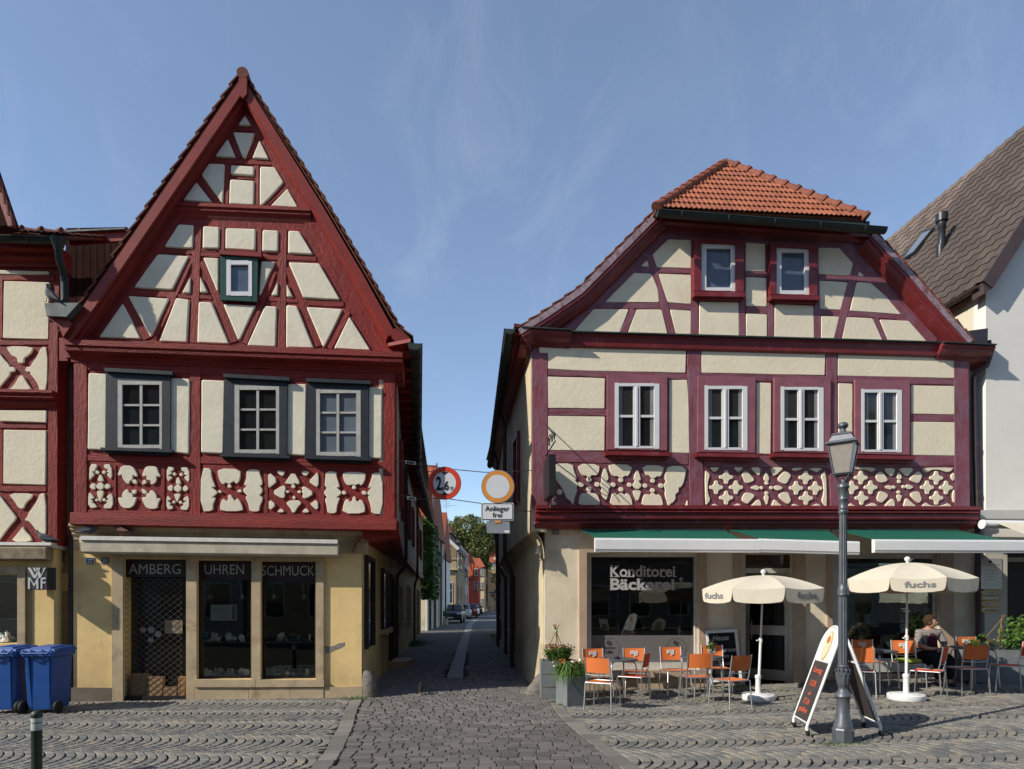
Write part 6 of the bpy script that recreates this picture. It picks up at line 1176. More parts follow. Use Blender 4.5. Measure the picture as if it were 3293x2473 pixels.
# ------------------------------------------------------------ the lane beyond
def P2(x, y, Y): return atd(x, y, Y)
def building(nm, lab, cat, x0, x1, y0, y1, h, m, parts=True): t = thing(nm, lab, cat, ((x0 + x1) / 2, y0, 0)); B = MB(); B.box(((x0 + x1) / 2, (y0 + y1) / 2, h / 2), (x1 - x0, y1 - y0, h)); link('wall', B, m, t); return t
def wnd(t, c, w, h, face, m=PDARK, fm=AGEDW, sill=True, shut=False):
    B = MB(); x, y, z = c
    if face == 's': B.box((x, y - .03, z), (w + .16, .06, h + .16)); w_ = link('window', B, fm, t); B = MB(); B.box((x, y - .07, z), (w, .02, h)); link('pane', B, m, w_); B = MB(); B.box((x, y - .09, z), (.05, .02, h)); B.box((x, y - .091, z + h * .12), (w, .02, .05)); link('glazing_bars', B, fm, w_); sb = ((x, y - .1, z - h / 2 - .1), (w + .3, .2, .08))
    else:
        s_ = 1 if face == 'e' else -1; B.box((x + s_ * .03, y, z), (.06, w + .16, h + .16)); w_ = link('window', B, fm, t); B = MB(); B.box((x + s_ * .07, y, z), (.02, w, h)); link('pane', B, m, w_); sb = ((x + s_ * .1, y, z - h / 2 - .1), (.2, w + .3, .08))
    if sill: B = MB(); B.box(*sb); link('sill', B, STN, w_)
# orange-roofed house closing the left side of the near lane
OT = mat('bright_clay_tile', (.33, .085, .04), .75, .3, var=.2, vs=3, tone=[(0, .75), (1, 1.15)])
def pantile(t, A, u, v, W, L, m, pw=.23, pl_=.36, nm='roof_tile', clip=None, amp=.02, stuff=True):
    A = Vector(A); u = Vector(u).normalized(); v = Vector(v).normalized(); n = u.cross(v).normalized(); n = n if n.z > 0 else -n; B = MB(); nx_, ny_ = int(W / pw), int(L / pl_)
    for j in range(ny_):
        for i in range(nx_):
            o_ = A + u * (i * pw) + v * (j * pl_); 
            if clip and not clip(o_): continue
            q = [o_ + n * .05, o_ + u * pw * .5 + n * (.05 + amp), o_ + u * pw + n * .05, o_ + u * pw + v * pl_, o_ + u * pw * .5 + v * pl_ + n * amp, o_ + v * pl_]
            d = [o_, o_ + u * pw * .5, o_ + u * pw]
            B.add(q + d, [(0, 1, 4, 5), (1, 2, 3, 4), (6, 7, 1, 0), (7, 8, 2, 1)], tone=random.uniform(.05, 1))
    o = link(nm, B, m, t, recalc=False); tag(o, kind='stuff'); return o
t = building('lane_house', 'cream house with a tall bright orange tiled roof behind the left gutter', 'house', -11, -5.15, 38.2, 47, 6.2, SIDE)
B = MB(); B.add([(-11, 38, 6.1), (-5, 38, 6.1), (-5, 47, 6.1), (-11, 47, 6.1), (-11, 41.2, 10.75), (-5, 41.2, 10.75)], [(0, 1, 5, 4), (2, 3, 4, 5), (1, 2, 5), (3, 0, 4)]); link('roof', B, OT, t)
pantile(t, (-9, 37.9, 6.12), (1, 0, 0), (0, 3.3, 4.65), 4.0, 5.6, OT, pw=.24, pl_=.36)
B = MB(); B.sweep([Vector((-4.97, 37.9, 6.1)), Vector((-4.97, 41.2, 10.8))], Vector((1, 0, 0)), [(0, -.08), (.06, -.08), (.06, .15), (0, .15)]); link('verge_board', B, BRFAS, t)
t2 = building('lane_house', 'narrow house with orange tiles and dark downpipes beside the ivy in the lane', 'house', -11, -5.35, 47.2, 54, 5.2, WHW)
B = MB(); B.add([(-11, 47.1, 5.1), (-5.2, 47.1, 5.1), (-5.2, 54, 5.1), (-11, 54, 5.1), (-11, 50, 8.9), (-5.2, 50, 8.9)], [(0, 1, 5, 4), (2, 3, 4, 5), (1, 2, 5), (3, 0, 4)]); link('roof', B, OT, t2)
for y in (38.5, 41, 44.5, 47.5): B = MB(); B.tube([(-5.05, y, 6), (-5.05, y, 0)], .06, 8); link('downpipe', B, PIPE, t)
WSTR = mat('painted_sunlit_wall', (.62, .62, .58), .8, .2, var=.1)  # pale strips painted as sunlit stretches of wall between the downpipes
for y in (37.6, 39.6, 42.2, 45.5): B = MB(); B.box((-5.12, y, .95), (.12, .55, 1.9)); link('painted_sun_strip', B, WSTR, t)
iv = MB()
for _ in range(5200):
    y = random.uniform(35.3, 41); z = random.uniform(1.9, 6.6) * 1.0; x = -5.0 + random.uniform(0, .35) * (1 - abs(z - 4) / 6) - (.1 if y < 36.5 else 0); p = Vector((x, y, z)); s_ = random.uniform(.05, .11)
    a = Vector((random.gauss(0, .4), random.gauss(0, 1), random.gauss(0, 1))).normalized(); b = a.cross(Vector((1, random.gauss(0, .5), random.gauss(0, .5)))).normalized(); iv.add([p - a * s_, p + b * s_ * .8, p + a * s_, p - b * s_ * .8], [(0, 1, 2, 3)], tone=random.uniform(.05, 1))
for _ in range(1500):
    y = random.uniform(34.9, 35.4); z = random.uniform(1.9, 6.3); x = -5.3 + random.uniform(0, .85); p = Vector((x, y, z)); s_ = random.uniform(.05, .11)
    a = Vector((random.gauss(0, 1), random.gauss(0, .4), random.gauss(0, 1))).normalized(); b = a.cross(Vector((0, 1, 0))).normalized(); iv.add([p - a * s_, p + b * s_ * .8, p + a * s_, p - b * s_ * .8], [(0, 1, 2, 3)], tone=random.uniform(.05, 1))
tag(link('ivy', iv, IVY, recalc=False), 'dense green ivy climbing the house wall on the left side of the lane', 'ivy', kind='stuff')
# tan house with a balcony
TAN = mat('tan_render', (.33, .255, .15), .85, .2, var=.1, vs=.6); TAN2 = mat('tan_render_dark', (.24, .19, .12), .85, .2, var=.12, vs=.6)
t = thing('balcony_house', 'tan two-storey house with a timber balcony under a sloping roof in the lane', 'house', (-6.5, 60, 0))
x0, x1, yh = -9.0, P2(1465, 0, 60).x, 60
B = MB(); B.box(((x0 + x1) / 2, 66, 2.45), (x1 - x0, 12, 4.9)); link('wall', B, TAN, t)
B = MB(); B.quadslab([(x0, 62, 4.9), (x1, 62, 4.9), (x1, 62, 6.9), (-7.2, 62, 8.6), (x0, 62, 9.6)], (0, 10, 0)); link('upper_wall', B, TAN2, t)
B = MB(); B.quadslab([(x1 + .35, 59.8, 6.75), (-7.2, 59.8, 8.75), (x0, 59.8, 9.9), (x0, 72, 9.9), (-7.2, 72, 8.75), (x1 + .35, 72, 6.75)], (0, 0, .12)); link('roof', B, TILED, t)
B = MB(); B.sweep([Vector((x1 + .35, 59.75, 6.8)), Vector((-7.2, 59.75, 8.8)), Vector((x0, 59.75, 9.95))], Vector((0, -1, 0)), [(0, -.1), (.06, -.1), (.06, .2), (0, .2)]); link('verge_board', B, AGEDW, t)
BW = mat('balcony_timber', (.26, .075, .03), .7, .3, var=.25)
for x in (-7.3, -6.75, -6.1, x1 + .1):
    B = MB(); B.box((x, 60.1, 6.0), (.14, .14, 2.3)); link('balcony_post', B, BW, t)
B = MB(); B.box(((-7.6 + x1) / 2, 60.1, 7.1), (x1 + 7.7, .18, .2)); link('balcony_beam', B, BW, t)
B = MB(); B.box(((-7.6 + x1) / 2, 59.9, 5.35), (x1 + 7.9, .12, .9)); link('balcony_parapet', B, TAN, t)
B = MB(); B.box(((-7.6 + x1) / 2, 59.8, 4.85), (x1 + 8.1, .3, .12)); B.box(((-7.6 + x1) / 2, 59.82, 5.84), (x1 + 7.95, .2, .08)); link('cornice_ledge', B, STN, t)
for x in (-6.65, -6.0): wnd(t, (x, 60, 2.6), .45, 1.9, 's')
B = MB(); B.tube([(x1 + .12, 59.9, 6.8), (x1 + .12, 59.9, 0)], .07, 8); link('downpipe', B, PIPE, t)
for y in (62.5, 66): wnd(t, (x1, y, 2.6), .9, 1.6, 'e'); wnd(t, (x1, y, 5.9), .9, 1.4, 'e')
# dark pitched house behind with dish and aerial
t = building('lane_house', 'dark gabled house with a satellite dish rising behind the tan balcony house', 'house', -12, P2(1448, 0, 76).x, 76, 84, 10.2, mat('dark_grey_render', (.10, .085, .075), .85))
B = MB(); xx = P2(1448, 0, 76).x; B.add([(-12, 75.8, 10.1), (xx + .2, 75.8, 10.1), (xx + .2, 84, 10.1), (-12, 84, 10.1), (-12, 80, 12.6), (xx - 1, 80, 12.6)], [(0, 1, 5, 4), (2, 3, 4, 5), (1, 2, 5), (3, 0, 4)]); link('roof', B, TILED, t)
B = MB(); c_ = P2(1435, 1678, 75); B.lathe([(.02, 0), (.3, .08), (.42, .2)], c_, 14, M=Matrix.Rotation(radians(80), 3, 'X')); link('satellite_dish', B, SIGNG, t)
c_ = P2(1435, 1690, 76); B = MB(); top = P2(1435, 1600, 76); B.tube([c_, top], .03, 5)
for k, (w, z) in enumerate(((.9, .25), (.6, .5), (1.3, 1.0), (.5, .8), (.5, 1.2))): B.tube([top + Vector((-w, 0, -z)), top + Vector((w, 0, -z + .06))], .018, 4)
link('roof_aerial', B, ALU, t)
# pinkish white house
PK = mat('pinkish_render', (.48, .43, .43), .85, .2, var=.05)
xa, xb = P2(1455, 0, 84).x, P2(1482, 0, 84).x; t = thing('lane_house', 'tall pale house with brown roof tiles behind the tan house in the lane', 'house', (xb, 84, 0)); xc = P2(1506, 0, 100).x
B = MB(); B.quadslab([(xa - 3, 84, 0), (xb, 84, 0), (xc, 100, 0), (xa - 3, 100, 0)], (0, 0, 9.6)); link('wall', B, PK, t)
B = MB(); B.add([(xa - 3, 83.6, 9.5), (xb + .3, 83.6, 9.5), (xc + .3, 100, 9.5), (xa - 3, 100, 9.5), (xa - 3, 90, 12.4), (xb - 2.5, 90, 11.8)], [(0, 1, 5, 4), (1, 2, 5), (2, 3, 4, 5), (3, 0, 4)]); link('roof', B, TILEB, t)
for k in range(3):
    for z in (2.2, 5.2, 8.2): y = 86.5 + k * 5; x = xb + (xc - xb) * (y - 84) / 16; wnd(t, (x, y, z), 1.0, 1.4, 'e')
# red gabled house, orange-roofed house, peach end house
t = thing('lane_house', 'small red house with a banded orange roof on the left bend of the lane', 'house', (P2(1520, 0, 102).x, 102, 0)); xa, xm, xb = [P2(v, 0, 102).x for v in (1490, 1525, 1539)]
zz = lambda y, Y: EYE + (HY - y) / F * Y
B = MB(); B.box(((xa + xb) / 2, 105, zz(1862, 102) / 2), (xb - xa, 6, zz(1862, 102))); link('wall', B, mat('red_render', (.42, .085, .045), .85), t)
B = MB(); B.quadslab([(xm, 101.9, zz(1862, 102)), (xb, 101.9, zz(1862, 102)), (xb, 101.9, zz(1830, 102)), (xb - .35, 101.9, zz(1815, 102)), (xm, 101.9, zz(1815, 102))], (0, 6, 0)); link('gable_wall', B, mat('red_render', (0, 0, 0)), t)
z0, z1 = zz(1862, 102), zz(1786, 102); B = MB(); B.quadslab([(xa, 101.8, z0), (xm, 101.8, z0), (xm, 105, zz(1818, 105)), (xa + .8, 105, z1 + .8), (xa, 105, z1 + .8)], (0, .1, .1)); link('roof', B, OT, t)
pantile(t, (xa, 101.7, z0), (1, 0, 0), (0, 3.2, 3.4), xm - xa, 3.6, OT, pw=.3, pl_=.36)
for x in (xm + .15, xm + .4): wnd(t, (x, 101.95, zz(1884, 102)), .22, 1.3, 's', PDARK, AGEDW)
wnd(t, (xm + .32, 101.85, zz(1840, 102)), .35, 1.0, 's', PDARK, AGEDW)
t = thing('lane_house', 'cream house with half-hipped orange roof next to the chestnut tree', 'house', (P2(1548, 0, 110).x, 110, 0)); xa, xb = P2(1536, 0, 110).x, P2(1557, 0, 110).x
B = MB(); B.box(((xa + xb) / 2, 114, zz(1828, 110) / 2), (xb - xa, 8, zz(1828, 110))); link('wall', B, mat('cream_render_far', (.52, .43, .26), .85), t)
B = MB(); B.add([(xa - 1.4, 109.8, zz(1835, 110)), (xb + .15, 109.8, zz(1822, 110)), (xb + .15, 118, zz(1822, 110)), (xa - 1.4, 118, zz(1835, 110)), (xa - 1.4, 112, zz(1794, 112)), (xb - .9, 112, zz(1794, 112))], [(0, 1, 5, 4), (1, 2, 5), (2, 3, 4, 5), (3, 0, 4), (0, 3, 2, 1)]); link('roof', B, OT, t)
for x in (xa + .35, xa + .8):
    for z in (1.7, 4.6, 7.0): wnd(t, (x, 110, z), .26, 1.1, 's', PDARK, AGEDW)
xa, xb = P2(1568, 0, 118).x, 6; t = thing('lane_house', 'peach rendered house with orange roof closing the end of the lane', 'house', (xa + 3, 118, 0))
B = MB(); B.box(((xa + xb) / 2, 123, 3.9), (xb - xa, 10, 7.8)); link('wall', B, mat('peach_render', (.55, .33, .19), .85, .2, var=.06), t)
B = MB(); B.quadslab([(xa + .6, 118, 7.8), (xb, 118, 7.8), (xb, 118, 10.2), (xa + 1.2, 118, 10.2)], (0, .3, 0)); link('dormer_wall', B, AGEDW, t)
B = MB(); B.quadslab([(xa + .4, 117.7, 9.2), (xb, 117.7, 9.2), (xb, 121, 13.2), (xa + .4, 121, 13.2)], (0, .1, .1)); link('roof', B, OT, t); pantile(t, (xa + .4, 117.6, 9.2), (1, 0, 0), (0, 3.3, 4), 4, 4.6, OT, pw=.3, pl_=.38)
wnd(t, (P2(1606, 0, 118).x, 118, 3.0), .9, 1.6, 's')
for x, y0 in ((P2(1580, 0, 118).x, 0),): pass
B = MB(); B.box(((xa + xb) / 2, 117.9, .5), (xb - xa, .1, 1.0)); link('plinth', B, mat('peach_plinth', (.4, .26, .17), .85), t)
# right side: second, lower house
t = building('lane_house', 'low dark-eaved house with downpipes on the right side of the lane', 'house', -.42, 6, 24, 39.5, 5.0, SIDE)
B = MB(); B.add([(-.75, 23.6, 4.95), (-.75, 40, 4.95), (6, 40, 4.95), (6, 23.6, 4.95), (3, 23.6, 8.2), (3, 40, 8.2)], [(0, 1, 2, 3), (0, 4, 5, 1), (3, 2, 5, 4), (0, 3, 4), (1, 5, 2)]); link('roof', B, TILED, t); gutter([(-.82, 23.7, 4.95), (-.82, 40, 4.95)], .08, GUT, t)
for y in (24.4, 29.0, 34.5, 39.2): B = MB(); B.tube([(-.75, y, 4.9), (-.6, y, 4.3), (-.55, y, 0)], .055, 8); link('downpipe', B, PIPE, t)
for y in (26, 32): wnd(t, (-.42, y, 1.8), .9, 1.2, 'w')
B = MB(); B.box((-.75, 31, .1), (.6, 1.4, .2)); link('doorstep', B, STN, t)
# chestnut tree and lighter tree
def tree(nm, lab, base, h, crowns, n, size, m, trunk=.3):
    t = thing(nm, lab, 'tree', base); B = MB(); b = Vector(base); B.tube([b, b + Vector((.1, 0, h * .35)), b + Vector((0, 0, h * .7))], [trunk, trunk * .8, trunk * .3], 8)
    for c, r in crowns: B.tube([b + Vector((0, 0, h * .3)), Vector(c)], [trunk * .5, trunk * .12], 5)
    link('trunk', B, mat('bark', (.06, .045, .03), .9, .2, var=.3), t); B = MB()
    for c, r in crowns:
        k = int(n * r[0] * r[2]); leaves(B, c, r, k, size, shell=.62)
        for _ in range(int(k / 60)):   # clumps breaking the outline
            d = Vector((random.gauss(0, 1), random.gauss(0, 1), random.gauss(0, 1))).normalized(); p = Vector((c[0] + d.x * r[0], c[1] + d.y * r[1], c[2] + d.z * r[2])); q = r[0] * random.uniform(.1, .2); leaves(B, p, (q, q, q * .8), 32, size, shell=.2)
    o = link('crown', B, m, t, recalc=False); tag(o, kind='stuff'); return t
cx_, cz_ = P2(1512, 0, 122).x, 0; H_ = lambda y: zz(y, 122)
random.seed(21)
tree('chestnut_tree', 'huge flowering chestnut tree rising above the end of the lane', (cx_ - .5, 122, 0), 13, [((cx_ - .6, 122, H_(1712)), (4.2, 4, 3.3)), ((cx_ - 3, 121, H_(1728)), (2.6, 3, 2.4)), ((cx_ + 2.2, 121, H_(1745)), (3.0, 3, 3.6)), ((cx_ + .8, 120.5, H_(1785)), (4.2, 3, 4)), ((cx_ + 1.8, 121, H_(1860)), (2.8, 3, 4.5)), ((cx_ - 4, 123, H_(1715)), (2.4, 2, 2)), ((cx_ + 4, 121, H_(1738)), (1.6, 2, 1.8))], 330, .24, CHEST, .5)
c_ = P2(1600, 1835, 72); tree('lime_tree', 'light green young tree leaning out from the right side of the lane', (c_.x + 1.2, 72, 0), 5, [((c_.x + .3, 72, c_.z), (1.3, 1.2, .9)), ((c_.x + .1, 72, c_.z - 1.0), (.9, 1, .7)), ((c_.x + .2, 72.5, c_.z - 2.9), (1.0, 1, .9)), ((c_.x + 1, 72, c_.z - 1.8), (1.0, 1, 1))], 420, .10, LEAF, .12)
B = MB(); B.box((P2(1563, 0, 121).x, 121, 2.2), (1.0, .5, 4.4)); tag(link('hedge', MB(), LEAF), 'x', 'x') if 0 else None
B = MB(); leaves(B, (P2(1563, 0, 119).x, 119, 3), (.9, .6, 3), 2600, .14, shell=.3); tag(link('hedge', B, IVY, recalc=False), 'dark green hedge in the gap between cream and peach houses', 'hedge', kind='stuff')
# bracket lamps
def bracket_lamp(lab, p, s, wallx):
    t = thing('bracket_lamp', lab, 'street lamp', p, group='bracket lamps along the lane'); p = Vector(p); B = MB(); q = lambda r, z: r * s
    B.add([p + Vector((sx * w, sy * w, z)) for z, w in ((-.25 * s, .12 * s), (.12 * s, .2 * s)) for sx, sy in ((-1, -1), (1, -1), (1, 1), (-1, 1))], [(0, 1, 5, 4), (1, 2, 6, 5), (2, 3, 7, 6), (3, 0, 4, 7), (3, 2, 1, 0)]); link('lantern_glass', B, mat('milky_lantern_glass', (.36, .37, .36), .4, .4), t)
    B = MB(); B.lathe([(.27 * s, .12 * s), (.25 * s, .15 * s), (.1 * s, .3 * s), (.05 * s, .34 * s), (.06 * s, .4 * s), (.0, .44 * s)], p, 4, sq=pi / 4)
    for sx, sy in ((-1, -1), (1, -1), (1, 1), (-1, 1)): B.tube([p + Vector((sx * .12 * s, sy * .12 * s, -.27 * s)), p + Vector((sx * .2 * s, sy * .2 * s, .12 * s))], .012 * s, 4)
    B.box(p + Vector((0, 0, -.28 * s)), (.28 * s, .28 * s, .05 * s)); link('lantern_frame', B, BLK, t)
    B = MB(); B.tube([p + Vector((0, 0, -.3 * s)), p + Vector((0, 0, -.42 * s)), Vector((wallx, p.y, p.z - .42 * s))], .02 * s, 5); link('bracket', B, BLK, t)
c_ = P2(1411, 1797, 43); bracket_lamp('black bracket lantern on the ivy house wall in the lane', tuple(c_), 1.5, -5.2)
c_ = P2(1497, 1843, 88); bracket_lamp('distant black bracket lantern on the pale house down the lane', tuple(c_), 1.8, -7.0)
# traffic signs at the end
t = thing('no_stopping_sign', 'distant pole with blue street name sign and round red-blue sign before the peach house', 'road sign', tuple(P2(1583, 1963, 100) * 1.0)); p = P2(1583, 0, 100); zc = zz(1914, 100)
B = MB(); B.tube([(p.x, 100, 0), (p.x, 100, zz(1900, 100))], .04, 6); link('pole', B, ALU, t)
My = Matrix.Rotation(pi / 2, 3, 'X')
B = MB(); B.lathe([(.26, -.02), (.26, .02)], (p.x, 99.9, zc), 20, M=My); link('disc', B, SIGNR, t); B = MB(); B.lathe([(.19, -.02), (.19, .02)], (p.x, 99.87, zc), 20, M=My); link('disc_face', B, ENAM, t)
B = MB(); B.box((p.x, 99.84, zc), (.48, .02, .06), M=Matrix.Rotation(pi / 4, 3, 'Y')); B.box((p.x, 99.835, zc), (.48, .02, .06), M=Matrix.Rotation(-pi / 4, 3, 'Y')); link('cross_bars', B, SIGNR, t)
B = MB(); B.box((p.x, 99.9, zz(1905, 100)), (.95, .03, .22)); link('street_name_plate', B, ENAM, t); B = MB(); B.box((p.x, 99.9, zz(1924, 100)), (.5, .03, .28)); link('supplementary_plate', B, WHITE, t)
# parked cars
def car(lab, x, y, w, h, L, col, rz=0, suv=False):
    t = local(thing('parked_car', lab, 'car', (x, y, 0), rz, 'cars parked down the lane')); pm = mat('paint_' + lab.split()[0] + '_' + lab.split()[1], col, .3, .6, var=.05); B = MB()
    prof = [(-.5, .28, .94), (-.5, .50, .95), (-.47, .56, .97), (-.42, .61, .98), (-.24, .66, 1.0), (-.06, .96, .80), (.12, 1.0, .78), (.34, .97, .78), (.46, .74, .92), (.49, .62, .98), (.5, .28, .96)]  # (along L from front, top height fraction, width)
    rows = []
    for a, zt_, ww in prof:
        Y = a * L; row = []; belt = min(zt_, .62)
        for wx, z in ((.90, .16), (1.0, .3), (1.0, .5), (.97, belt), (ww * .98 if zt_ > .66 else .9, zt_ * .985), (ww * .8 if zt_ > .66 else .6, zt_)): row.append(Vector((-wx * w / 2, Y, z * h)))
        rows.append(row + [Vector((-v.x, v.y, v.z)) for v in reversed(row)])
    n = len(rows[0])
    for i in range(len(rows) - 1):
        for k in range(n): B.add([rows[i][k], rows[i + 1][k], rows[i + 1][(k + 1) % n], rows[i][(k + 1) % n]], [(0, 1, 2, 3)])
    for r_ in (rows[0], rows[-1]): B.add(r_, [tuple(range(n))])
    link('body', B, pm, t, smooth_=35, world=False)
    gm = mat('car_glass', (.015, .018, .022), .08, .7, var=0)
    B = MB(); a, b = -.225, -.075; B.quadslab([(-.40 * w, a * L, .675 * h), (.40 * w, a * L, .675 * h), (.345 * w, b * L, .945 * h), (-.345 * w, b * L, .945 * h)], (0, -.03, .02)); link('windscreen', B, gm, t, world=False)
    for s_ in (-1, 1): B = MB(); B.quadslab([(s_ * .478 * w, -.17 * L, .66 * h), (s_ * .478 * w, .38 * L, .68 * h), (s_ * .40 * w, .32 * L, .93 * h), (s_ * .40 * w, -.04 * L, .93 * h)], (s_ * .02, 0, 0)); link('side_window', B, gm, t, world=False)
    for s_ in (-1, 1):
        B = MB(); B.quadslab([(s_ * .49 * w, -.49 * L, .50 * h), (s_ * .30 * w, -.505 * L, .47 * h), (s_ * .28 * w, -.505 * L, .54 * h), (s_ * .47 * w, -.47 * L, .585 * h)], (0, -.025, 0)); link('headlight', B, mat('headlight_glass', (.45, .47, .5), .15, .8, var=.1), t, world=False)
        B = MB(); B.box((s_ * (w / 2 + .1), -.13 * L, .68 * h), (.2, .12, .14)); link('wing_mirror', B, BLK, t, world=False)
        for yy in (-.31, .3):
            B = MB(); R = h * .215; B.lathe([(R * .6, -.1), (R * .95, -.1), (R, -.07), (R, .07), (R * .95, .1), (R * .6, .1)], (s_ * (w / 2 - .08), yy * L, R), 20, M=Matrix.Rotation(pi / 2, 3, 'Y')); o = link('wheel', B, RUB, t, world=False); B = MB(); B.lathe([(R * .1, -.105), (R * .58, -.105), (R * .58, .105), (R * .1, .105)], (s_ * (w / 2 - .08), yy * L, R), 10, M=Matrix.Rotation(pi / 2, 3, 'Y')); link('rim', B, ALU, o, world=False)
    B = MB(); B.box((-.11 * w, -.507 * L, .45 * h), (.2 * w, .03, .12 * h)); B.box((.11 * w, -.507 * L, .45 * h), (.2 * w, .03, .12 * h)); link('grille', B, BLK, t, world=False)
    B = MB(); B.box((0, -.512 * L, .31 * h), (.52, .02, .11)); link('number_plate', B, mat('number_plate', (.45, .45, .43), .5, .4), t, world=False)
    B = MB(); B.box((0, -.505 * L, .22 * h), (w * .8, .04, .1 * h)); link('lower_grille', B, BLK, t, world=False); return t
c_ = lambda x, Y: P2(x, 0, Y).x
car('dark blue car parked first in the row behind the flower pot', (c_(1412, 50) + c_(1484, 50)) / 2, 52.2, 1.8, 1.54, 4.4, (.012, .016, .035), 0)
car('white compact car parked second in the row down the lane', c_(1511, 62) - .88, 63.8, 1.72, 1.5, 3.9, (.6, .6, .62), .03)
car('red small car parked third in the row down the lane', c_(1532, 68) - .86, 70, 1.7, 1.56, 3.8, (.30, .02, .03), .05)
car('silver car parked fourth in the row down the lane', c_(1539, 76) - .88, 78, 1.74, 1.45, 4.2, (.30, .31, .33), .06)
car('black car parked last in the row down the lane', c_(1547, 86) - .9, 88.5, 1.78, 1.5, 4.4, (.02, .022, .03), .08)
t = thing('flower_pot', 'stone tub with a small green shrub at the front of the parked cars', 'flower pot', (c_(1427, 46), 46, 0)); B = MB(); B.lathe([(.26, 0), (.3, .05), (.32, .5), (.28, .5), (.27, .42)], (c_(1427, 46), 46, 0), 14); link('pot', B, STN, t)
B = MB(); leaves(B, (c_(1427, 46), 46, .85), (.3, .3, .45), 260, .06, shell=.1); link('shrub', B, LEAF, t, recalc=False)
# ------------------------------------------------------------ signs hung across the mouth of the lane
WIRE = mat('wire_steel', (.06, .06, .062), .5, .5, metal=.5, var=.1)
YW = 11.75
def disc(c, r, th, m, name, parent, M_=My, dy=0): B = MB(); B.lathe([(r, -th / 2), (r, th / 2)], Vector(c) + Vector((0, dy, 0)), 48, M=M_); return link(name, B, m, parent)
def q3(x0, y0, x1, y1, Y): return [P2(x0, y1, Y), P2(x1, y1, Y), P2(x0, y0, Y)]
c = P2(1430, 1554, YW); t = thing('height_limit_sign', 'round red-rimmed 2,6 m height limit sign hanging left over the lane', 'road sign', tuple(c))
disc(c, .312, .012, SIGNG, 'sign_plate', t); disc(c, .305, .012, SIGNR, 'red_ring', t, dy=-.003); disc(c, .215, .012, SIGNW, 'sign_face', t, dy=-.006)
textq('2', q3(1402, 1532, 1420, 1577, YW - .016), BPRINT, t, name='numeral', bold=.03); textq(',', q3(1421, 1566, 1427, 1579, YW - .016), BPRINT, t, name='comma', bold=.03); textq('6', q3(1429, 1546, 1443, 1577, YW - .016), BPRINT, t, name='numeral', bold=.03); textq('m', q3(1448, 1565, 1458, 1577, YW - .016), BPRINT, t, name='unit_letter')
for s_, yb in ((1, 1518), (-1, 1591)):
    B = MB(); B.quadslab([P2(1418, yb, YW - .012), P2(1443, yb, YW - .012), P2(1430.5, yb + s_ * 9, YW - .012)], (0, -.003, 0)); link('arrow_head', B, BPRINT, t)
c = P2(1601, 1565, YW); t = thing('road_closed_sign', 'round orange-ringed closed road sign hanging right over the lane', 'road sign', tuple(c))
disc(c, .312, .012, SIGNG, 'sign_plate', t); disc(c, .300, .012, SIGNO, 'orange_ring', t, dy=-.003); disc(c, .222, .012, SIGNW, 'sign_face', t, dy=-.006)
t = thing('plate_sign', 'white rectangular plate reading Anlieger frei below the orange-ringed sign', 'road sign', tuple(P2(1600, 1645, YW)))
def rrect(x0, y0, x1, y1, r, Y): return [P2(a + r * cos(k), b - r * sin(k), Y) for (a, b, k0) in ((x1 - r, y0 + r, 0), (x0 + r, y0 + r, pi / 2), (x0 + r, y1 - r, pi), (x1 - r, y1 - r, 1.5 * pi)) for k in (k0, k0 + pi / 6, k0 + pi / 3, k0 + pi / 2)]
link('plate', MB().quadslab(rrect(1547, 1617, 1652, 1674, 5, YW), (0, .012, 0)), SIGNW, t); link('black_border', MB().quadslab(rrect(1549, 1619, 1650, 1672, 5, YW - .004), (0, .003, 0)), BPRINT, t); link('plate_face', MB().quadslab(rrect(1551.5, 1621.5, 1647.5, 1669.5, 4, YW - .008), (0, .003, 0)), SIGNW, t)
textq('Anlieger', q3(1560, 1627, 1638, 1649, YW - .012), BPRINT, t, bold=.008); textq('frei', q3(1584, 1648, 1614, 1664, YW - .012), BPRINT, t, bold=.008)
t = thing('blank_plate_sign', 'blank grey metal plate hanging lowest under the Anlieger frei plate', 'road sign', tuple(P2(1600, 1695, YW)))
link('plate', MB().quadslab([P2(1563, 1676, YW), P2(1638, 1677, YW), P2(1641, 1716, YW), P2(1566, 1714, YW)], (0, .01, 0)), SIGNG, t); link('rust_bracket', MB().quadslab([P2(1591, 1675, YW - .01), P2(1611, 1675, YW - .01), P2(1611, 1682, YW - .01), P2(1591, 1682, YW - .01)], (0, .012, 0)), SIGNO, t)
link('sticker_remnant', MB().quadslab([P2(1622, 1706, YW - .004), P2(1639, 1706, YW - .004), P2(1637, 1713, YW - .004), P2(1624, 1713, YW - .004)], (0, .002, 0)), WHITE, t)
for nm, pts, tb in (('upper', [(1273, 1480, 11.3), (1306, 1486, 11.4), (1395, 1500, 11.75), (1430, 1507, 11.77), (1560, 1519, 11.77), (1650, 1517, 11.8), (1712, 1512, 12.0)], (1305, 1334)), ('lower', [(1275, 1588, 11.3), (1340, 1606, 11.5), (1395, 1603, 11.77), (1440, 1604, 11.77), (1547, 1619, 11.77), (1650, 1638, 11.8), (1708, 1645, 12.0)], (1312, 1336))):
    B = MB(); B.tube([P2(*p) for p in pts], .008, 5); t = tag(link('span_wire', B, WIRE), nm + ' steel wire carrying the road signs across the lane', 'wire', 'wires spanning the lane'); B = MB(); a, b = P2(tb[0], pts[0][1] + (6 if nm == 'upper' else 13), 11.4), P2(tb[1], pts[0][1] + (10 if nm == 'upper' else 17), 11.48)
    for dz in (-.022, .022): B.tube([a + Vector((0, 0, dz)), b + Vector((0, 0, dz))], .007, 4)
    B.box(a, (.02, .02, .06)); B.box(b, (.02, .02, .06)); tag(link('turnbuckle', B, ALU, t))
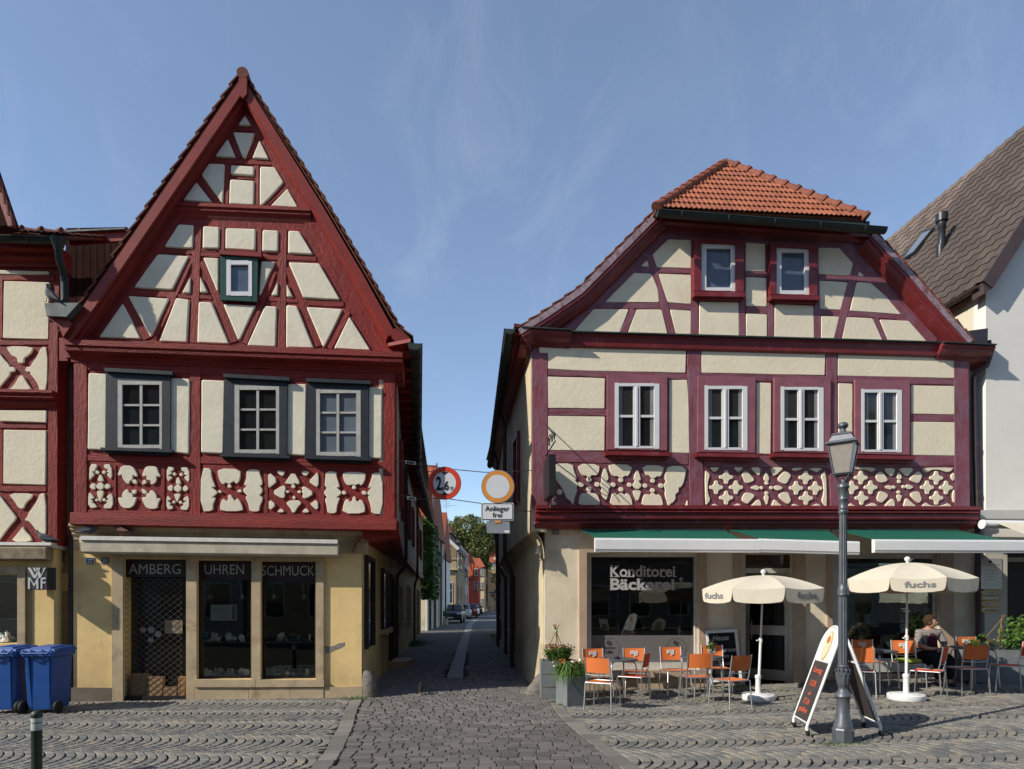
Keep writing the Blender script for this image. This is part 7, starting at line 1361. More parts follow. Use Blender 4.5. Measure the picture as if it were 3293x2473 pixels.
# ------------------------------------------------------------ street lamp in front of the bakery
lp = ong(2711, 2385); lz = gz(lp.x); t = thing('street_lamp', 'tall grey cast-iron street lamp with glazed lantern in front of the bakery', 'street lamp', (lp.x, lp.y, lz)); LB0 = Vector((lp.x, lp.y, lz))
k_ = lp.y / F; Z = lambda y: EYE + (HY - y) * k_ - lz
B = MB(); B.lathe([(.122, -.02), (.122, Z(2345)), (.115, Z(2340))], LB0, 8, sq=pi / 8); link('plinth', B, LAMPM, t)
B = MB(); B.lathe([(r * .61, z) for r, z in [(.18, Z(2340)), (.175, Z(2330)), (.14, Z(2318)), (.135, Z(2300)), (.122, Z(2296)), (.12, Z(2262)), (.12, Z(2250)), (.135, Z(2243)), (.16, Z(2238)), (.14, Z(2230)), (.095, Z(2222)), (.08, Z(2215)), (.085, Z(2210))]], LB0, 28); link('base_column', B, LAMPM, t, smooth_=40)
B = MB(); B.lathe([(r * .62, z) for r, z in [(.08, Z(2210)), (.11, Z(2195)), (.115, Z(2175)), (.095, Z(2158)), (.085, Z(2148)), (.105, Z(2143)), (.085, Z(2138))]], LB0, 24)
for a in range(10):
    for lv in range(2):
        an = a * pi / 5 + lv * pi / 10; r0_, z0, z1 = .066, Z(2205 - lv * 18), Z(2165 - lv * 12); d = Vector((cos(an), sin(an), 0)); s_ = Vector((-sin(an), cos(an), 0)); c0_ = LB0 + Vector((0, 0, z0)) + d * r0_; c1_ = LB0 + Vector((0, 0, z1)) + d * (r0_ + .012); c2 = LB0 + Vector((0, 0, z1 + .03)) + d * (r0_ - .01); B.add([c0_ - s_ * .01, c0_ + s_ * .01, c1_ + s_ * .017, c1_ - s_ * .017, c2, c1_ + d * .012], [(0, 1, 2, 5), (0, 5, 3), (3, 5, 4), (5, 2, 4)])
link('acanthus_collar', B, LAMPM, t, smooth_=40)
def fluted(z0, z1, r0_, r1_, n=12):
    B = MB(); vs = []
    for z, r in ((z0, r0_), (z1, r1_)):
        for k in range(n * 2): rr_ = r * (1 if k % 2 else .86); a = pi * k / n; vs.append(LB0 + Vector((rr_ * cos(a), rr_ * sin(a), z)))
    m_ = n * 2; B.add(vs, [(k, (k + 1) % m_, m_ + (k + 1) % m_, m_ + k) for k in range(m_)]); return B
B = fluted(Z(2138), Z(1918), .056, .053); link('lower_shaft', B, LAMPM, t)
B = MB(); B.lathe([(.054, Z(1918)), (.066, Z(1912)), (.06, Z(1906)), (.067, Z(1898)), (.054, Z(1890)), (.05, Z(1880))], LB0, 24); link('shaft_ring', B, LAMPM, t, smooth_=40)
B = fluted(Z(1880), Z(1655), .049, .042); link('upper_shaft', B, LAMPM, t)
B = MB(); prof = [(.078, Z(1655)), (.10, Z(1648)), (.1, Z(1644)), (.085, Z(1640)), (.095, Z(1636)), (.075, Z(1632)), (.078, Z(1612)), (.10, Z(1607)), (.085, Z(1602)), (.08, Z(1596)), (.11, Z(1572)), (.13, Z(1568)), (.12, Z(1560)), (.06, Z(1553)), (.035, Z(1548)), (.03, Z(1538))]; prof = [(r * .55, z) for r, z in prof]; B.lathe(prof, LB0, 24); link('capital', B, LAMPM, t, smooth_=40)
wb, wt = .088, .142; zb_, zt_ = Z(1525), Z(1428); ax_ = radians(-37)
R3 = Matrix.Rotation(ax_, 3, 'Z'); cn = lambda w, z: [LB0 + R3 @ Vector((sx * w, sy * w, 0)) + Vector((0, 0, z)) for sx, sy in ((-1, -1), (1, -1), (1, 1), (-1, 1))]
B = MB(); a, b = cn(wb - .004, zb_), cn(wt - .004, zt_); B.add(a + b, [(0, 1, 5, 4), (1, 2, 6, 5), (2, 3, 7, 6), (3, 0, 4, 7)]); link('lantern_glass', B, mat('frosted_lantern_glass', (.34, .31, .27), .35, .5, var=.1, vs=20, bump=.3, bs=90, trans=.25), t)
B = MB(); a, b = cn(wb, zb_), cn(wt, zt_)
for i in range(4): B.tube([a[i], b[i]], .012, 4); B.tube([a[i], a[(i + 1) % 4]], .013, 4); B.tube([b[i], b[(i + 1) % 4]], .012, 4); B.tube([a[i] - Vector((0, 0, .01)), LB0 + (a[i] - LB0) * 0 + R3 @ Vector((0, 0, 0)) + Vector((0, 0, Z(1553))) + (a[i] - LB0 - Vector((0, 0, zb_))) * .25], .011, 5)
link('lantern_frame', B, LAMPM, t)
def frus(w0, z0, w1, z1): B = MB(); a, b = cn(w0, z0), cn(w1, z1); return B.add(a + b, [(3, 2, 1, 0), (4, 5, 6, 7), (0, 1, 5, 4), (1, 2, 6, 5), (2, 3, 7, 6), (3, 0, 4, 7)])
link('lantern_roof', frus(.172, Z(1430), .155, Z(1422)), LAMPM, t); link('lantern_roof', frus(.135, Z(1421.5), .10, Z(1402)), mat('lamp_roof_light', (.22, .23, .24), .4, .5), t); link('lantern_cap', frus(.112, Z(1401.5), .10, Z(1396)), LAMPM, t)
B = MB(); B.lathe([(.058, Z(1396)), (.04, Z(1388)), (.028, Z(1380)), (.055, Z(1374)), (.06, Z(1370)), (.056, Z(1366)), (.046, Z(1361)), (.02, Z(1358)), (0.001, Z(1357))], LB0, 24); link('finial', B, LAMPM, t, smooth_=40)
# bollard
bl = P2(118, 2400, 6.15); t = thing('bollard', 'dark green bollard with two white bands in the left foreground', 'bollard', (bl.x, 6.15, 0)); zt_ = EYE + (HY - 2284) * 6.15 / F; B = MB(); c0 = Vector((bl.x, 6.15, 0)); B.lathe([(.047, 0), (.047, zt_ - .075), (.05, zt_ - .07), (.05, zt_ - .045), (.045, zt_ - .02), (.025, zt_ - .003), (.001, zt_)], c0, 24); link('post', B, mat('green_bollard_paint', (.018, .030, .018), .5, .4, var=.15), t, smooth_=40)
za, zb_, zc = [EYE + (HY - y) * 6.15 / F for y in (2302, 2323, 2347)]; B = MB(); B.lathe([(.0485, zb_ + .004), (.0485, za)], c0, 24); link('white_band', B, mat('reflective_white', (.42, .45, .43), .5, .4), t); B = MB(); B.lathe([(.0485, zc), (.0485, zb_ - .004)], c0, 24); link('white_band', B, mat('reflective_white', (0, 0, 0)), t)
# wheelie bins
def make_bin(lab, x, y, rz):
    t = local(thing('wheelie_bin', lab, 'bin', (x, y, 0), rz, 'blue wheelie bins against the left-edge house')); B = MB(); w0, d0, w1, d1 = .19, .21, .235, .27
    lv = [(w0, d0, .06), (w0 + .01, d0 + .01, .12), (w1 - .01, d1 - .02, .88), (w1 + .02, d1 + .01, .90), (w1 + .02, d1 + .01, .97), (w1, d1, .97)]
    vs = []
    for w, d, z in lv:
        c = .035
        for px, py in ((-w + c, -d), (w - c, -d), (w, -d + c), (w, d - c), (w - c, d), (-w + c, d), (-w, d - c), (-w, -d + c)): vs.append((px, py, z))
    fs = [(i * 8 + k, i * 8 + (k + 1) % 8, (i + 1) * 8 + (k + 1) % 8, (i + 1) * 8 + k) for i in range(len(lv) - 1) for k in range(8)] + [tuple(range(8))[::-1]]
    B.add(vs, fs); link('body', B, BINB, t, smooth_=30, world=False)
    B = MB()
    for sx in (-1, 1): B.hexa([(sx * .13 - .018, -.222, .1), (sx * .13 + .018, -.222, .1), (sx * .13 + .018, -.20, .1), (sx * .13 - .018, -.20, .1), (sx * .155 - .02, -.275, .88), (sx * .155 + .02, -.275, .88), (sx * .155 + .02, -.25, .88), (sx * .155 - .02, -.25, .88)])
    link('rib', B, BINB, t, world=False)
    B = MB(); B.tube([(-.2, -.34, .95), (.2, -.34, .95)], .014, 8)
    for sx in (-.2, -.08, .08, .2): B.tube([(sx, -.27, .93), (sx, -.34, .95), (sx, -.27, 1.0)], .013, 6)
    link('handle', B, BINB, t, world=False)
    B = MB(); B.hexa([(-.26, -.27, .972), (.26, -.27, .972), (.26, .30, .972), (-.26, .30, .972), (-.23, -.24, 1.01), (.23, -.24, 1.01), (.22, .26, 1.04), (-.22, .26, 1.04)]); B.hexa([(-.16, -.2, 1.012), (.16, -.2, 1.012), (.16, .22, 1.028), (-.16, .22, 1.028), (-.14, -.18, 1.035), (.14, -.18, 1.035), (.14, .2, 1.055), (-.14, .2, 1.055)]); link('lid', B, BINB, t, world=False)
    for sx in (-1, 1):
        B = MB(); B.lathe([(.03, -.025), (.09, -.028), (.1, -.015), (.1, .015), (.09, .028), (.03, .025)], (sx * .26, -.20, .1), 20, M=Matrix.Rotation(pi / 2, 3, 'Y')); link('wheel', B, RUB, t, world=False)
    return t
b2 = ong(165, 2285); make_bin('blue wheelie bin beside the yellow shop wall, right one of the pair', b2.x, b2.y - .05, radians(4), ); b1 = ong(30, 2288); make_bin('blue wheelie bin cut by the left edge of the photo', b1.x + .02, b1.y + .02, radians(3), )
# guard stones
def rock(nm, lab, pts_r, c, n=14):
    B = MB(); random.seed(len(lab)); rings = []
    for (r, z, dx, dy) in pts_r: rings.append([(c[0] + dx + r * cos(2 * pi * k / n) * random.uniform(.9, 1.1), c[1] + dy + r * .8 * sin(2 * pi * k / n) * random.uniform(.9, 1.1), c[2] + z + random.uniform(-.01, .01)) for k in range(n)])
    vs = [v for r in rings for v in r]; fs = [(i * n + k, i * n + (k + 1) % n, (i + 1) * n + (k + 1) % n, (i + 1) * n + k) for i in range(len(rings) - 1) for k in range(n)] + [tuple((len(rings) - 1) * n + k for k in range(n))]; B.add(vs, fs); return tag(link(nm, B, ROCK, smooth_=True), lab, 'guard stone')
g = ong(1188, 2240); rock('guard_stone', 'weathered grey guard stone at the yellow house corner', [(.15, -.06, 0, 0), (.15, .1, .0, 0), (.14, .25, -.01, 0), (.12, .38, -.03, .02), (.08, .46, -.06, .03), (.03, .49, -.08, .03)], (g.x, g.y, 0))
g = ong(1725, 2228); rock('guard_stone', 'leaning brown guard stone beside the grey planters', [(.22, -.06, -.02, 0), (.2, .06, .02, 0), (.17, .16, .07, 0), (.14, .28, .12, .02), (.08, .38, .17, .03), (.03, .41, .19, .03)], (g.x - .02, g.y, 0))
# planters with flowers
def planter(lab, q, h, nm='planter'):
    t = thing(nm, lab, 'planter', tuple(sum((Vector(p) for p in q), Vector()) / 4)); B = MB(); n = len(q); c = sum((Vector(p) for p in q), Vector()) / n; o = [Vector(p) for p in q]; i_ = [c + (p - c) * .86 for p in o]; H_ = Vector((0, 0, h))
    vs = o + [p + H_ for p in o] + [p + H_ for p in i_] + [p + H_ * .9 for p in i_]; fs = []
    for k in range(n):
        k2 = (k + 1) % n; fs += [(k, k2, n + k2, n + k), (n + k, n + k2, 2 * n + k2, 2 * n + k), (2 * n + k, 2 * n + k2, 3 * n + k2, 3 * n + k)]
    fs.append(tuple(3 * n + k for k in range(n))); B.add(vs, fs); link('tub', B, CONC, t)
    return t, c + H_
def grass_plant(nm, lab, c, r, n, h, flowers=(), droop=.6, blades=True):
    t = thing(nm, lab, 'plant', tuple(c)); c = Vector(c); B = MB()
    for _ in range(n):
        a = random.uniform(0, 2 * pi); rr_ = random.uniform(0, r * .6); b = c + Vector((cos(a) * rr_, sin(a) * rr_, -.02)); d = Vector((cos(a + random.gauss(0, .5)), sin(a + random.gauss(0, .5)), 0)); L = h * random.uniform(.5, 1.1); s_ = Vector((-d.y, d.x, 0)) * random.uniform(.004, .010); sp = random.uniform(.3, 1) * r
        p1 = b + d * sp * .4 + Vector((0, 0, L * .7)); p2 = b + d * sp + Vector((0, 0, L * (1 - droop * random.random()))); B.add([b - s_, b + s_, p1 + s_, p1 - s_, p2], [(0, 1, 2, 3), (3, 2, 4)], tone=random.uniform(.05, 1))
    link('foliage', B, LEAF, t, recalc=False)
    for m_, k in flowers:
        B = MB()
        for _ in range(k):
            a = random.uniform(0, 2 * pi); rr_ = r * sqrt(random.random()); p = c + Vector((cos(a) * rr_, sin(a) * rr_, h * random.uniform(.45, .85))); B.lathe([(.004, -.006), (.022, .006), (.012, .012)], p, 6, M=Matrix.Rotation(random.uniform(-.9, .9), 3, 'X') @ Matrix.Rotation(random.uniform(-.6, .6), 3, 'Y'))
        link('blossoms', B, m_, t)
    return t
random.seed(31)
pa = ong(1740, 2250); pt, top = planter('tall square grey planter at the bakery corner', [(pa.x, pa.y, 0), (pa.x + .62, pa.y + .02, 0), (pa.x + .60, pa.y + .6, 0), (pa.x - .0, pa.y + .58, 0)], .68)
for z in (.23, .46): B = MB(); B.box((pa.x + .31, pa.y - .001, z), (.6, .004, .008)); link('seam', B, GREYST, pt)
grass_plant('flower_clump', 'orange and purple flowers with tall grassy leaves in the tall grey planter', top + Vector((.02, -.02, 0)), .30, 700, .34, ((FLO, 60), (FLP, 36), (FLW, 4)))
t = thing('plant_stakes', 'three bamboo stakes tied as a tripod above the tall planter', 'plant stakes', tuple(top)); ap = P2(1788, 2030, pa.y + .3)
for dx, dy in ((-.28, 0), (.22, .05), (-.02, -.22), (.1, .2)): b = top + Vector((dx, dy, -.05)); B = MB(); B.tube([b, ap, ap + (ap - b) * .22], .008, 5); link('stake', B, STICK, t)
B = MB(); B.lathe([(.025, -.03), (.035, 0), (.02, .03)], ap, 8); link('tie', B, mat('pale_green_tie', (.3, .4, .2), .8, .2), t)
a, b, c_ = ong(1788, 2259), ong(1824, 2273), ong(1883, 2269); d_ = a + (c_ - b); pt, top = planter('low square grey planter with peeling paint, in front of the tall one', [tuple(a), tuple(b), tuple(b + (c_ - b)), tuple(d_)], .5)
grass_plant('flower_clump', 'drooping grassy plant with orange and white flowers in the low planter', top + Vector((0, 0, -.02)), .32, 900, .34, ((FLO, 40), (FLP, 12), (FLW, 12)), droop=1.5)
# ------------------------------------------------------------ umbrellas
def umbrella(lab, base, topz, rad, rim, val, lean, rot, texts_):
    bx, by, bz = base; t = thing('parasol', lab, 'parasol', (bx, by, bz), group='cream parasols outside the bakery'); b = Vector(base); ap = b + Vector((lean, 0, topz - .1)); ax_ = (ap - b).normalized()
    B = MB(); B.lathe([(.27, 0), (.28, .02), (.28, .085), (.265, .1), (.2, .102), (.195, .112), (.1, .115), (.045, .12)], b, 40); link('base', B, WHITE, t, smooth_=35)
    B = MB(); B.lathe([(.045, .1), (.042, .36), (.052, .37), (.052, .42), (.03, .43)], b, 16); link('socket', B, WHITE, t, smooth_=35)
    at = lambda z: b + (ap - b) * (z / (topz - .1)); B = MB(); B.tube([at(.3), at(1.02)], .023, 10); B.tube([at(1.0), ap], .017, 10); B.tube([at(.98), at(1.06)], .032, 10); B.tube([at(1.02), at(1.02) + Vector((-.08, -.03, 0))], .012, 6); link('pole', B, WHITE, t, smooth_=35)
    B = MB(); B.lathe([(.02, 0), (.02, .03), (.04, .05), (.045, .075), (.035, .1), (.001, .115)], ap + Vector((0, 0, -.01)), 14); link('finial', B, WHITE, t, smooth_=40)
    n = 8; canopy = []; zr = rim
    def cp(a, s): # canopy point on rib angle a, fraction s
        z = (topz - .1) - (topz - .1 - zr) * (s ** 1.9); r = rad * s; q = b + (ap - b) * (z / (topz - .1)); return q + Vector((cos(a) * r, sin(a) * r, -sin(0) * r))
    for k in range(n):
        a0, a1 = rot + 2 * pi * k / n, rot + 2 * pi * (k + 1) / n; B = MB(); m_ = 8; w_ = 6; g_ = []
        for i in range(m_ + 1):
            s = i / m_; p0, p1 = cp(a0, s), cp(a1, s)
            for j in range(w_ + 1): u = j / w_; g_.append(p0.lerp(p1, u) - Vector((0, 0, .05 * s * 4 * u * (1 - u) * .6)) if i else p0)
        for i in range(m_):
            for j in range(w_): B.add([g_[i * 7 + j], g_[i * 7 + j + 1], g_[(i + 1) * 7 + j + 1], g_[(i + 1) * 7 + j]], [(0, 1, 2, 3)])
        link('canopy_panel', B, CANV, t, smooth_=True, recalc=True)
        B = MB(); e = g_[m_ * 7:]; out = (cp((a0 + a1) / 2, 1) - cp(0, 0)); out.z = 0; out.normalize(); e = [p + out * .002 for p in e]
        fr = [.0, .012, .03, .07, .25, .5, .75, .93, .97, .988, 1.0]; dl = [.25, .6, .85, .97, 1, 1, 1, .97, .85, .6, .25]
        top_ = [e[0].lerp(e[-1], u) + Vector((0, 0, -.05 * 4 * u * (1 - u) * .6)) for u in fr]; bot = [p - Vector((0, 0, val * d)) + out * .003 * sin(u * 9 + k) for p, d, u in zip(top_, dl, fr)]
        for j in range(10): B.add([top_[j], top_[j + 1], bot[j + 1], bot[j]], [(0, 1, 2, 3)])
        vl = link('valance', B, CANV, t, smooth_=False)
        tx = texts_.get(k)
        if tx:
            u0, u1, zf = tx; A_ = e[0].lerp(e[-1], u0) + out * .002 - Vector((0, 0, val * .78)); C_ = e[0].lerp(e[-1], u1) + out * .002 - Vector((0, 0, val * .78)); textq('fuchs', [A_, C_, A_ + Vector((0, 0, val * .48))], GREYP, vl, bold=.03, lift=.005)
    for k in range(n): a0 = rot + 2 * pi * k / n; B = MB(); B.tube([cp(a0, s) - Vector((0, 0, .012)) for s in (0, .3, .6, .85, 1)], .006, 4); link('rib', B, WHITE, t)
    return t
u1_ = ong(2438, 2250); umbrella('cream parasol with grey lettering, left one near the bakery door', (u1_.x, u1_.y, u1_.z), 1.75 - u1_.z + 100 * u1_.y / F + .02, 1.02, 1.97 - u1_.z, .22, .09, radians(176.5), {7: (.3, .72, 1), 0: (.28, .75, 1), 1: (.3, .72, 1), 2: (.3, .7, 1)} and {0: (.1, .72, 1), 2: (.3, .8, 1)})
u2_ = ong(2914, 2250); umbrella('cream parasol with grey lettering beside the seated woman, right one', (u2_.x, u2_.y, u2_.z), 1.75 - u2_.z + 141 * u2_.y / F + .02, 0.96, 2.12 - u2_.z, .2, .02, radians(179), {1: (.26, .82, 1)})
# ------------------------------------------------------------ tables and chairs
TT = mat('grey_table_top', (.085, .095, .11), .35, .5, var=.1, vs=10)
def table(lab, x, y, r=.36, rot=0):
    z0 = gz(x); t = local(thing('bistro_table', lab, 'table', (x, y, z0), rot, 'round bistro tables outside the bakery')); B = MB(); B.lathe([(r - .01, .705), (r, .712), (r, .728), (r - .008, .734)], n=40); link('tabletop', B, TT, t, world=False)
    for k in range(4): a = pi / 4 + k * pi / 2; d = Vector((cos(a), sin(a), 0)); B = MB(); B.tube([d * .05 + Vector((0, 0, .69)), d * (r - .1) + Vector((0, 0, .69)), d * (r - .04) + Vector((0, 0, .66)), d * (r - .02) + Vector((0, 0, .6)), d * (r + .02)], .014, 8); link('leg', B, ALU, t, smooth_=50, world=False)
    return t
table('round grey table between the four leftmost chairs', 1.89, 11.17, .36, .3); table('round grey table with a small potted plant, next to the chalkboard', 3.39, 11.2, .37, .2); table('round grey table behind the lamp and A-board', 6.62, 11.35, .34, .4); table('round grey table to the right of the seated woman', 8.45, 11.45, .36, .1)
def make_chair(fab):
    t = local(thing('chair', 'x', 'chair')); W, D = .215, .21; ar = .011
    for sx in (-1, 1):
        B = MB(); B.tube([(sx * (W + .015), -D - .03, 0), (sx * W, -D, .44)], ar, 7); link('leg', B, ALU, t, smooth_=50, world=False); B = MB(); B.tube([(sx * (W + .015), D + .03, 0), (sx * W, D, .43), (sx * (W - .012), D - .02, .445)], ar, 7); link('leg', B, ALU, t, smooth_=50, world=False)
    B = MB(); B.tube([(-W, -D, .445), (W, -D, .445)], ar * .9, 6); B.tube([(-W, D - .01, .445), (W, D - .01, .445)], ar * .9, 6)
    for sx in (-1, 1): B.tube([(sx * W, -D, .445), (sx * W, D - .01, .445)], ar * .9, 6)
    link('seat_frame', B, ALU, t, world=False); B = MB()
    for sx in (-1, 1): B.tube([(sx * (W - .015), -D + .03, .44), (sx * (W - .012), -D, .55), (sx * (W - .012), -D - .05, .86)], ar, 7)
    B.tube([(-W + .012, -D - .01, .58), (0, -D - .035, .565), (W - .012, -D - .01, .58)], .006, 5); link('back_frame', B, ALU, t, world=False)
    B = MB(); n = 6; g_ = [(-W + .01 + 2 * (W - .01) * i / n, y, .452 - .012 * sin(pi * i / n)) for y in (-D + .03, D - .02) for i in range(n + 1)]
    for i in range(n): B.add([g_[i], g_[i + 1], g_[n + 2 + i], g_[n + 1 + i]], [(0, 1, 2, 3)])
    link('seat', B, fab, t, world=False); B = MB(); k = 3; rows = []
    for z in (.61, .73, .85): y = -D - .05 * (z - .55) / .31; rows.append([(-W + .02 + 2 * (W - .02) * i / n, y - .02 * sin(pi * i / n), z) for i in range(n + 1)])
    for r_ in range(2):
        for i in range(n): B.add([rows[r_][i], rows[r_][i + 1], rows[r_ + 1][i + 1], rows[r_ + 1][i]], [(0, 1, 2, 3)])
    link('backrest', B, fab, t, world=False); return t
ch_o, ch_r = make_chair(ORG), make_chair(ORGR)
def place(proto, lab, x, y, fx, fy, logo=False, first=set()):
    if proto.name not in first: first.add(proto.name); o = proto
    else: o = copy_tree(proto)
    o['label'] = lab; o['group'] = 'orange mesh chairs outside the bakery'; o['category'] = 'chair'; o.location = (x, y, gz(x)); o.rotation_euler = (0, 0, math.atan2(-fx, fy))
    if logo:
        W = .215; y0 = -.21 - .03
        B = MB()
        for (a, c, w, h) in ((-.06, .76, .018, .09), (-.035, .75, .014, .10), (-.012, .74, .014, .09), (.012, .79, .03, .02), (.012, .755, .03, .02), (.036, .77, .014, .06), (.06, .765, .014, .07)): B.hexa([(a - w / 2, -.2 - .02 - .05 * (c - h / 2 - .55) / .31 + .008, c - h / 2), (a + w / 2, -.22 - .05 * (c - h / 2 - .55) / .31 + .008, c - h / 2), (a + w / 2, -.232 - .05 * (c - .55) / .31, c - h / 2), (a - w / 2, -.232 - .05 * (c - .55) / .31, c - h / 2), (a - w / 2, -.22 - .05 * (c + h / 2 - .55) / .31 + .008, c + h / 2), (a + w / 2, -.22 - .05 * (c + h / 2 - .55) / .31 + .008, c + h / 2), (a + w / 2, -.232 - .05 * (c - .55) / .31, c + h / 2), (a - w / 2, -.232 - .05 * (c - .55) / .31, c + h / 2)])
        WL[o.name] = Vector((0, 0, 0)); link('logo_print', B, WPRINT, o, world=False)
    return o
place(ch_o, 'orange chair with its back to the viewer, nearest the grey planters', 1.475, 10.2, .46, .89)
place(ch_o, 'orange logo chair behind the leftmost table, next to the planters', 1.6, 11.72, .22, -1, True)
place(ch_o, 'orange logo chair behind the leftmost table, under the shop window middle', 2.32, 11.7, -.05, -1, True)
place(ch_r, 'red-orange chair turned sideways at the right of the leftmost table', 2.12, 10.97, -.88, .45)
place(ch_o, 'orange logo chair left behind the table with the potted plant', 3.05, 11.68, .1, -1, True)
place(ch_o, 'orange logo chair directly before the chalkboard', 3.86, 11.82, 0, -1, True)
place(ch_o, 'orange chair with its back to the viewer, in front of the potted-plant table', 3.13, 10.65, 0, 1)
place(ch_o, 'orange chair angled away, left beside the first parasol base', 3.53, 10.12, -.41, .91)
place(ch_o, 'orange chair half hidden behind the A-board and lamp', 6.0, 10.75, .5, .86)
place(ch_o, 'orange logo chair against the right shop window behind the lamp', 6.92, 12.1, 0, -1, True)
c11 = place(ch_o, 'orange logo chair with the green cushion on it', 7.38, 11.65, -.25, -.97, True)
place(ch_r, 'red-orange chair right of the second parasol base', 6.98, 10.5, -.7, .7)
place(ch_o, 'orange chair with its back to the viewer, right of the seated woman', 7.78, 10.7, .05, 1)
place(ch_o, 'orange logo chair against the wall next to the downpipe', 8.95, 12.05, .05, -1, True)
place(ch_r, 'red-orange chair cut by the right edge of the photo', 8.62, 10.85, -.9, .4)
place(ch_o, 'orange chair that the seated woman occupies', 8.0, 12.12, .05, -1)
B = MB(); B.lathe([(.0, .46), (.17, .462), (.215, .48), (.22, .5), (.2, .525), (.1, .54), (.001, .542)], (7.36, 11.62, gz(7.36)), 28); tag(link('seat_cushion', B, mat('lime_cushion', (.25, .33, .04), .8, .2, var=.1, bump=.3, bs=20), smooth_=True), 'round lime green cushion lying on a logo chair', 'cushion')
def ashtray(lab, x, y): B = MB(); z = gz(x) + .735; B.lathe([(.045, 0), (.05, .01), (.05, .04), (.042, .04), (.04, .015)], (x, y, z), 18); tag(link('ashtray', B, BLK, smooth_=40), lab, 'ashtray', 'ashtrays on the bistro tables')
ashtray('small black ashtray on the leftmost table', 1.86, 11.08); ashtray('small black ashtray beside the potted plant on its table', 3.4, 11.12); ashtray('small black ashtray on the table behind the lamp', 6.42, 11.35); ashtray('small black ashtray on the table by the woman', 8.42, 11.5)
def tiny_plant(lab, x, y):
    z = gz(x) + .735; t = thing('potted_plant', lab, 'potted plant', (x, y, z)); B = MB(); B.lathe([(.03, 0), (.042, .07), (.038, .07)], (x, y, z), 14); link('pot', B, ALU, t); B = MB(); leaves(B, (x, y, z + .15), (.07, .07, .09), 120, .03, shell=.1); link('foliage', B, LEAF, t, recalc=False)
tiny_plant('small potted plant on the table near the chalkboard', 3.58, 11.25); tiny_plant('small potted plant on the table right of the woman', 8.62, 11.45)
# chalkboard at the wall
CHK = mat('chalkboard', (.015, .014, .014), .8, .2, var=.3, vs=4); CHT = mat('chalk_white', (.55, .55, .55), .9, .1, var=.1); CHR = mat('chalk_red', (.62, .12, .07), .9, .1, var=.1)
bq = [FR.at(x, y, o_) for (x, y), o_ in zip(cT1((1420, 640), (1652, 628), (1690, 1048), (1455, 1035)), (.08, .08, .42, .42))]; bq = [b_ for b_ in bq]
a_, b_, c_, d_ = bq; nrm = (b_ - a_).cross(d_ - a_).normalized(); nrm = nrm if nrm.y < 0 else -nrm; bi = lambda u, v: a_ + (b_ - a_) * u + (d_ - a_) * v
t = thing('chalkboard', 'black chalkboard reading Heute leaning beside the bakery door', 'chalkboard', tuple((c_ + d_) / 2)); link('board', MB().quadslab([a_, b_, b_ + (d_ - a_), d_], -nrm * .02), CHK, t); B = MB()
for u0, v0, u1, v1 in ((0, 0, .08, 1), (.92, 0, 1, 1), (.081, 0, .919, .055), (.081, .93, .919, .97)): B.quadslab([bi(u0, v0) + nrm * .012, bi(u1, v0) + nrm * .012, bi(u1, v1) + nrm * .012, bi(u0, v1) + nrm * .012], -nrm * .012)
link('frame', B, WHITE, t)
for st, u0, v0, u1, v1, b in (('Heute', .2, .10, .72, .2, 0), ('Kirschstreusel', .14, .34, .95, .42, 0), ('kuchen', .3, .46, .66, .53, 0), ('Cappuccino', .2, .6, .8, .68, 0), ('2,20 €', .62, .75, .9, .82, 0)): textq(st, [bi(u0, v1) + nrm * .003, bi(u1, v1) + nrm * .003, bi(u0, v0) + nrm * .003], CHT, t, shear=.35)
# A-board on castors
t = thing('pavement_sign', 'white-framed rolling A-board with red chalk writing beside the street lamp', 'pavement sign', tuple(ong(2690, 2375)))
L0, L1 = ong(2551, 2338), ong(2597, 2368); R0, R1 = ong(2774, 2338), ong(2832, 2367); fm = (L1 + R1) / 2; 
Hh = 1.36; e_l = (L1 - L0); e_r = (R1 - R0); cl, cr_ = (L0 + L1) / 2, (R0 + R1) / 2; apx = (cl + cr_) / 2 + Vector((0, 0, Hh)); hw = .27
def aside(c, e, sgn, nm):
    e = e.normalized(); c = c + Vector((0, 0, .12)); up = (apx - c); L = up.length; up.normalize(); n = e.cross(up).normalized(); n = n if n.x * sgn > 0 else -n
    W = lambda u, v, o=0: c + e * u + up * v + n * o
    arc = [W(-hw, 0), W(-hw, L - hw)] + [W(-hw * cos(k * pi / 12), L - hw + hw * sin(k * pi / 12)) for k in range(1, 12)] + [W(hw, L - hw), W(hw, 0)]
    B = MB(); B.tube(arc, .019, 8); B.tube([W(-hw, .04), W(hw, .04)], .012, 6); B.tube([W(-hw, L * .64), W(hw, L * .64)], .015, 6); o = link('frame', B, WHITE, t, smooth_=50); 
    pts = [W(-hw + .02, .05), W(-hw + .02, L * .63), W(hw - .02, L * .63), W(hw - .02, .05)]; link('board', MB().quadslab(pts, n * .012), mat('brown_chalkboard', (.05, .042, .040), .7, .3, var=.2), t)
    hd = [W(-hw + .02, L * .65)] + [W(-(hw - .02) * cos(k * pi / 10), L - hw + (hw - .02) * sin(k * pi / 10)) for k in range(11)] + [W(hw - .02, L * .65)]; link('header', MB().quadslab(hd, n * .012), WHITE if sgn < 0 else mat('brown_chalkboard', (0, 0, 0)), t)
    for u in (-hw, hw):
        p = W(u, 0); B = MB(); B.tube([p, p - Vector((0, 0, .05))], .022, 8); link('castor_stem', B, WHITE, t); B = MB(); q = Vector((p.x + .01, p.y, gz(p.x) + .038)); B.lathe([(.015, -.014), (.036, -.014), (.038, 0), (.036, .014), (.015, .014)], q, 16, M=Matrix.Rotation(pi / 2, 3, 'Y')); link('castor', B, RUB, t); B = MB(); B.box(q + Vector((.0, .01, .03)), (.034, .05, .035)); link('castor_fork', B, BLK, t)
    return W, L, n
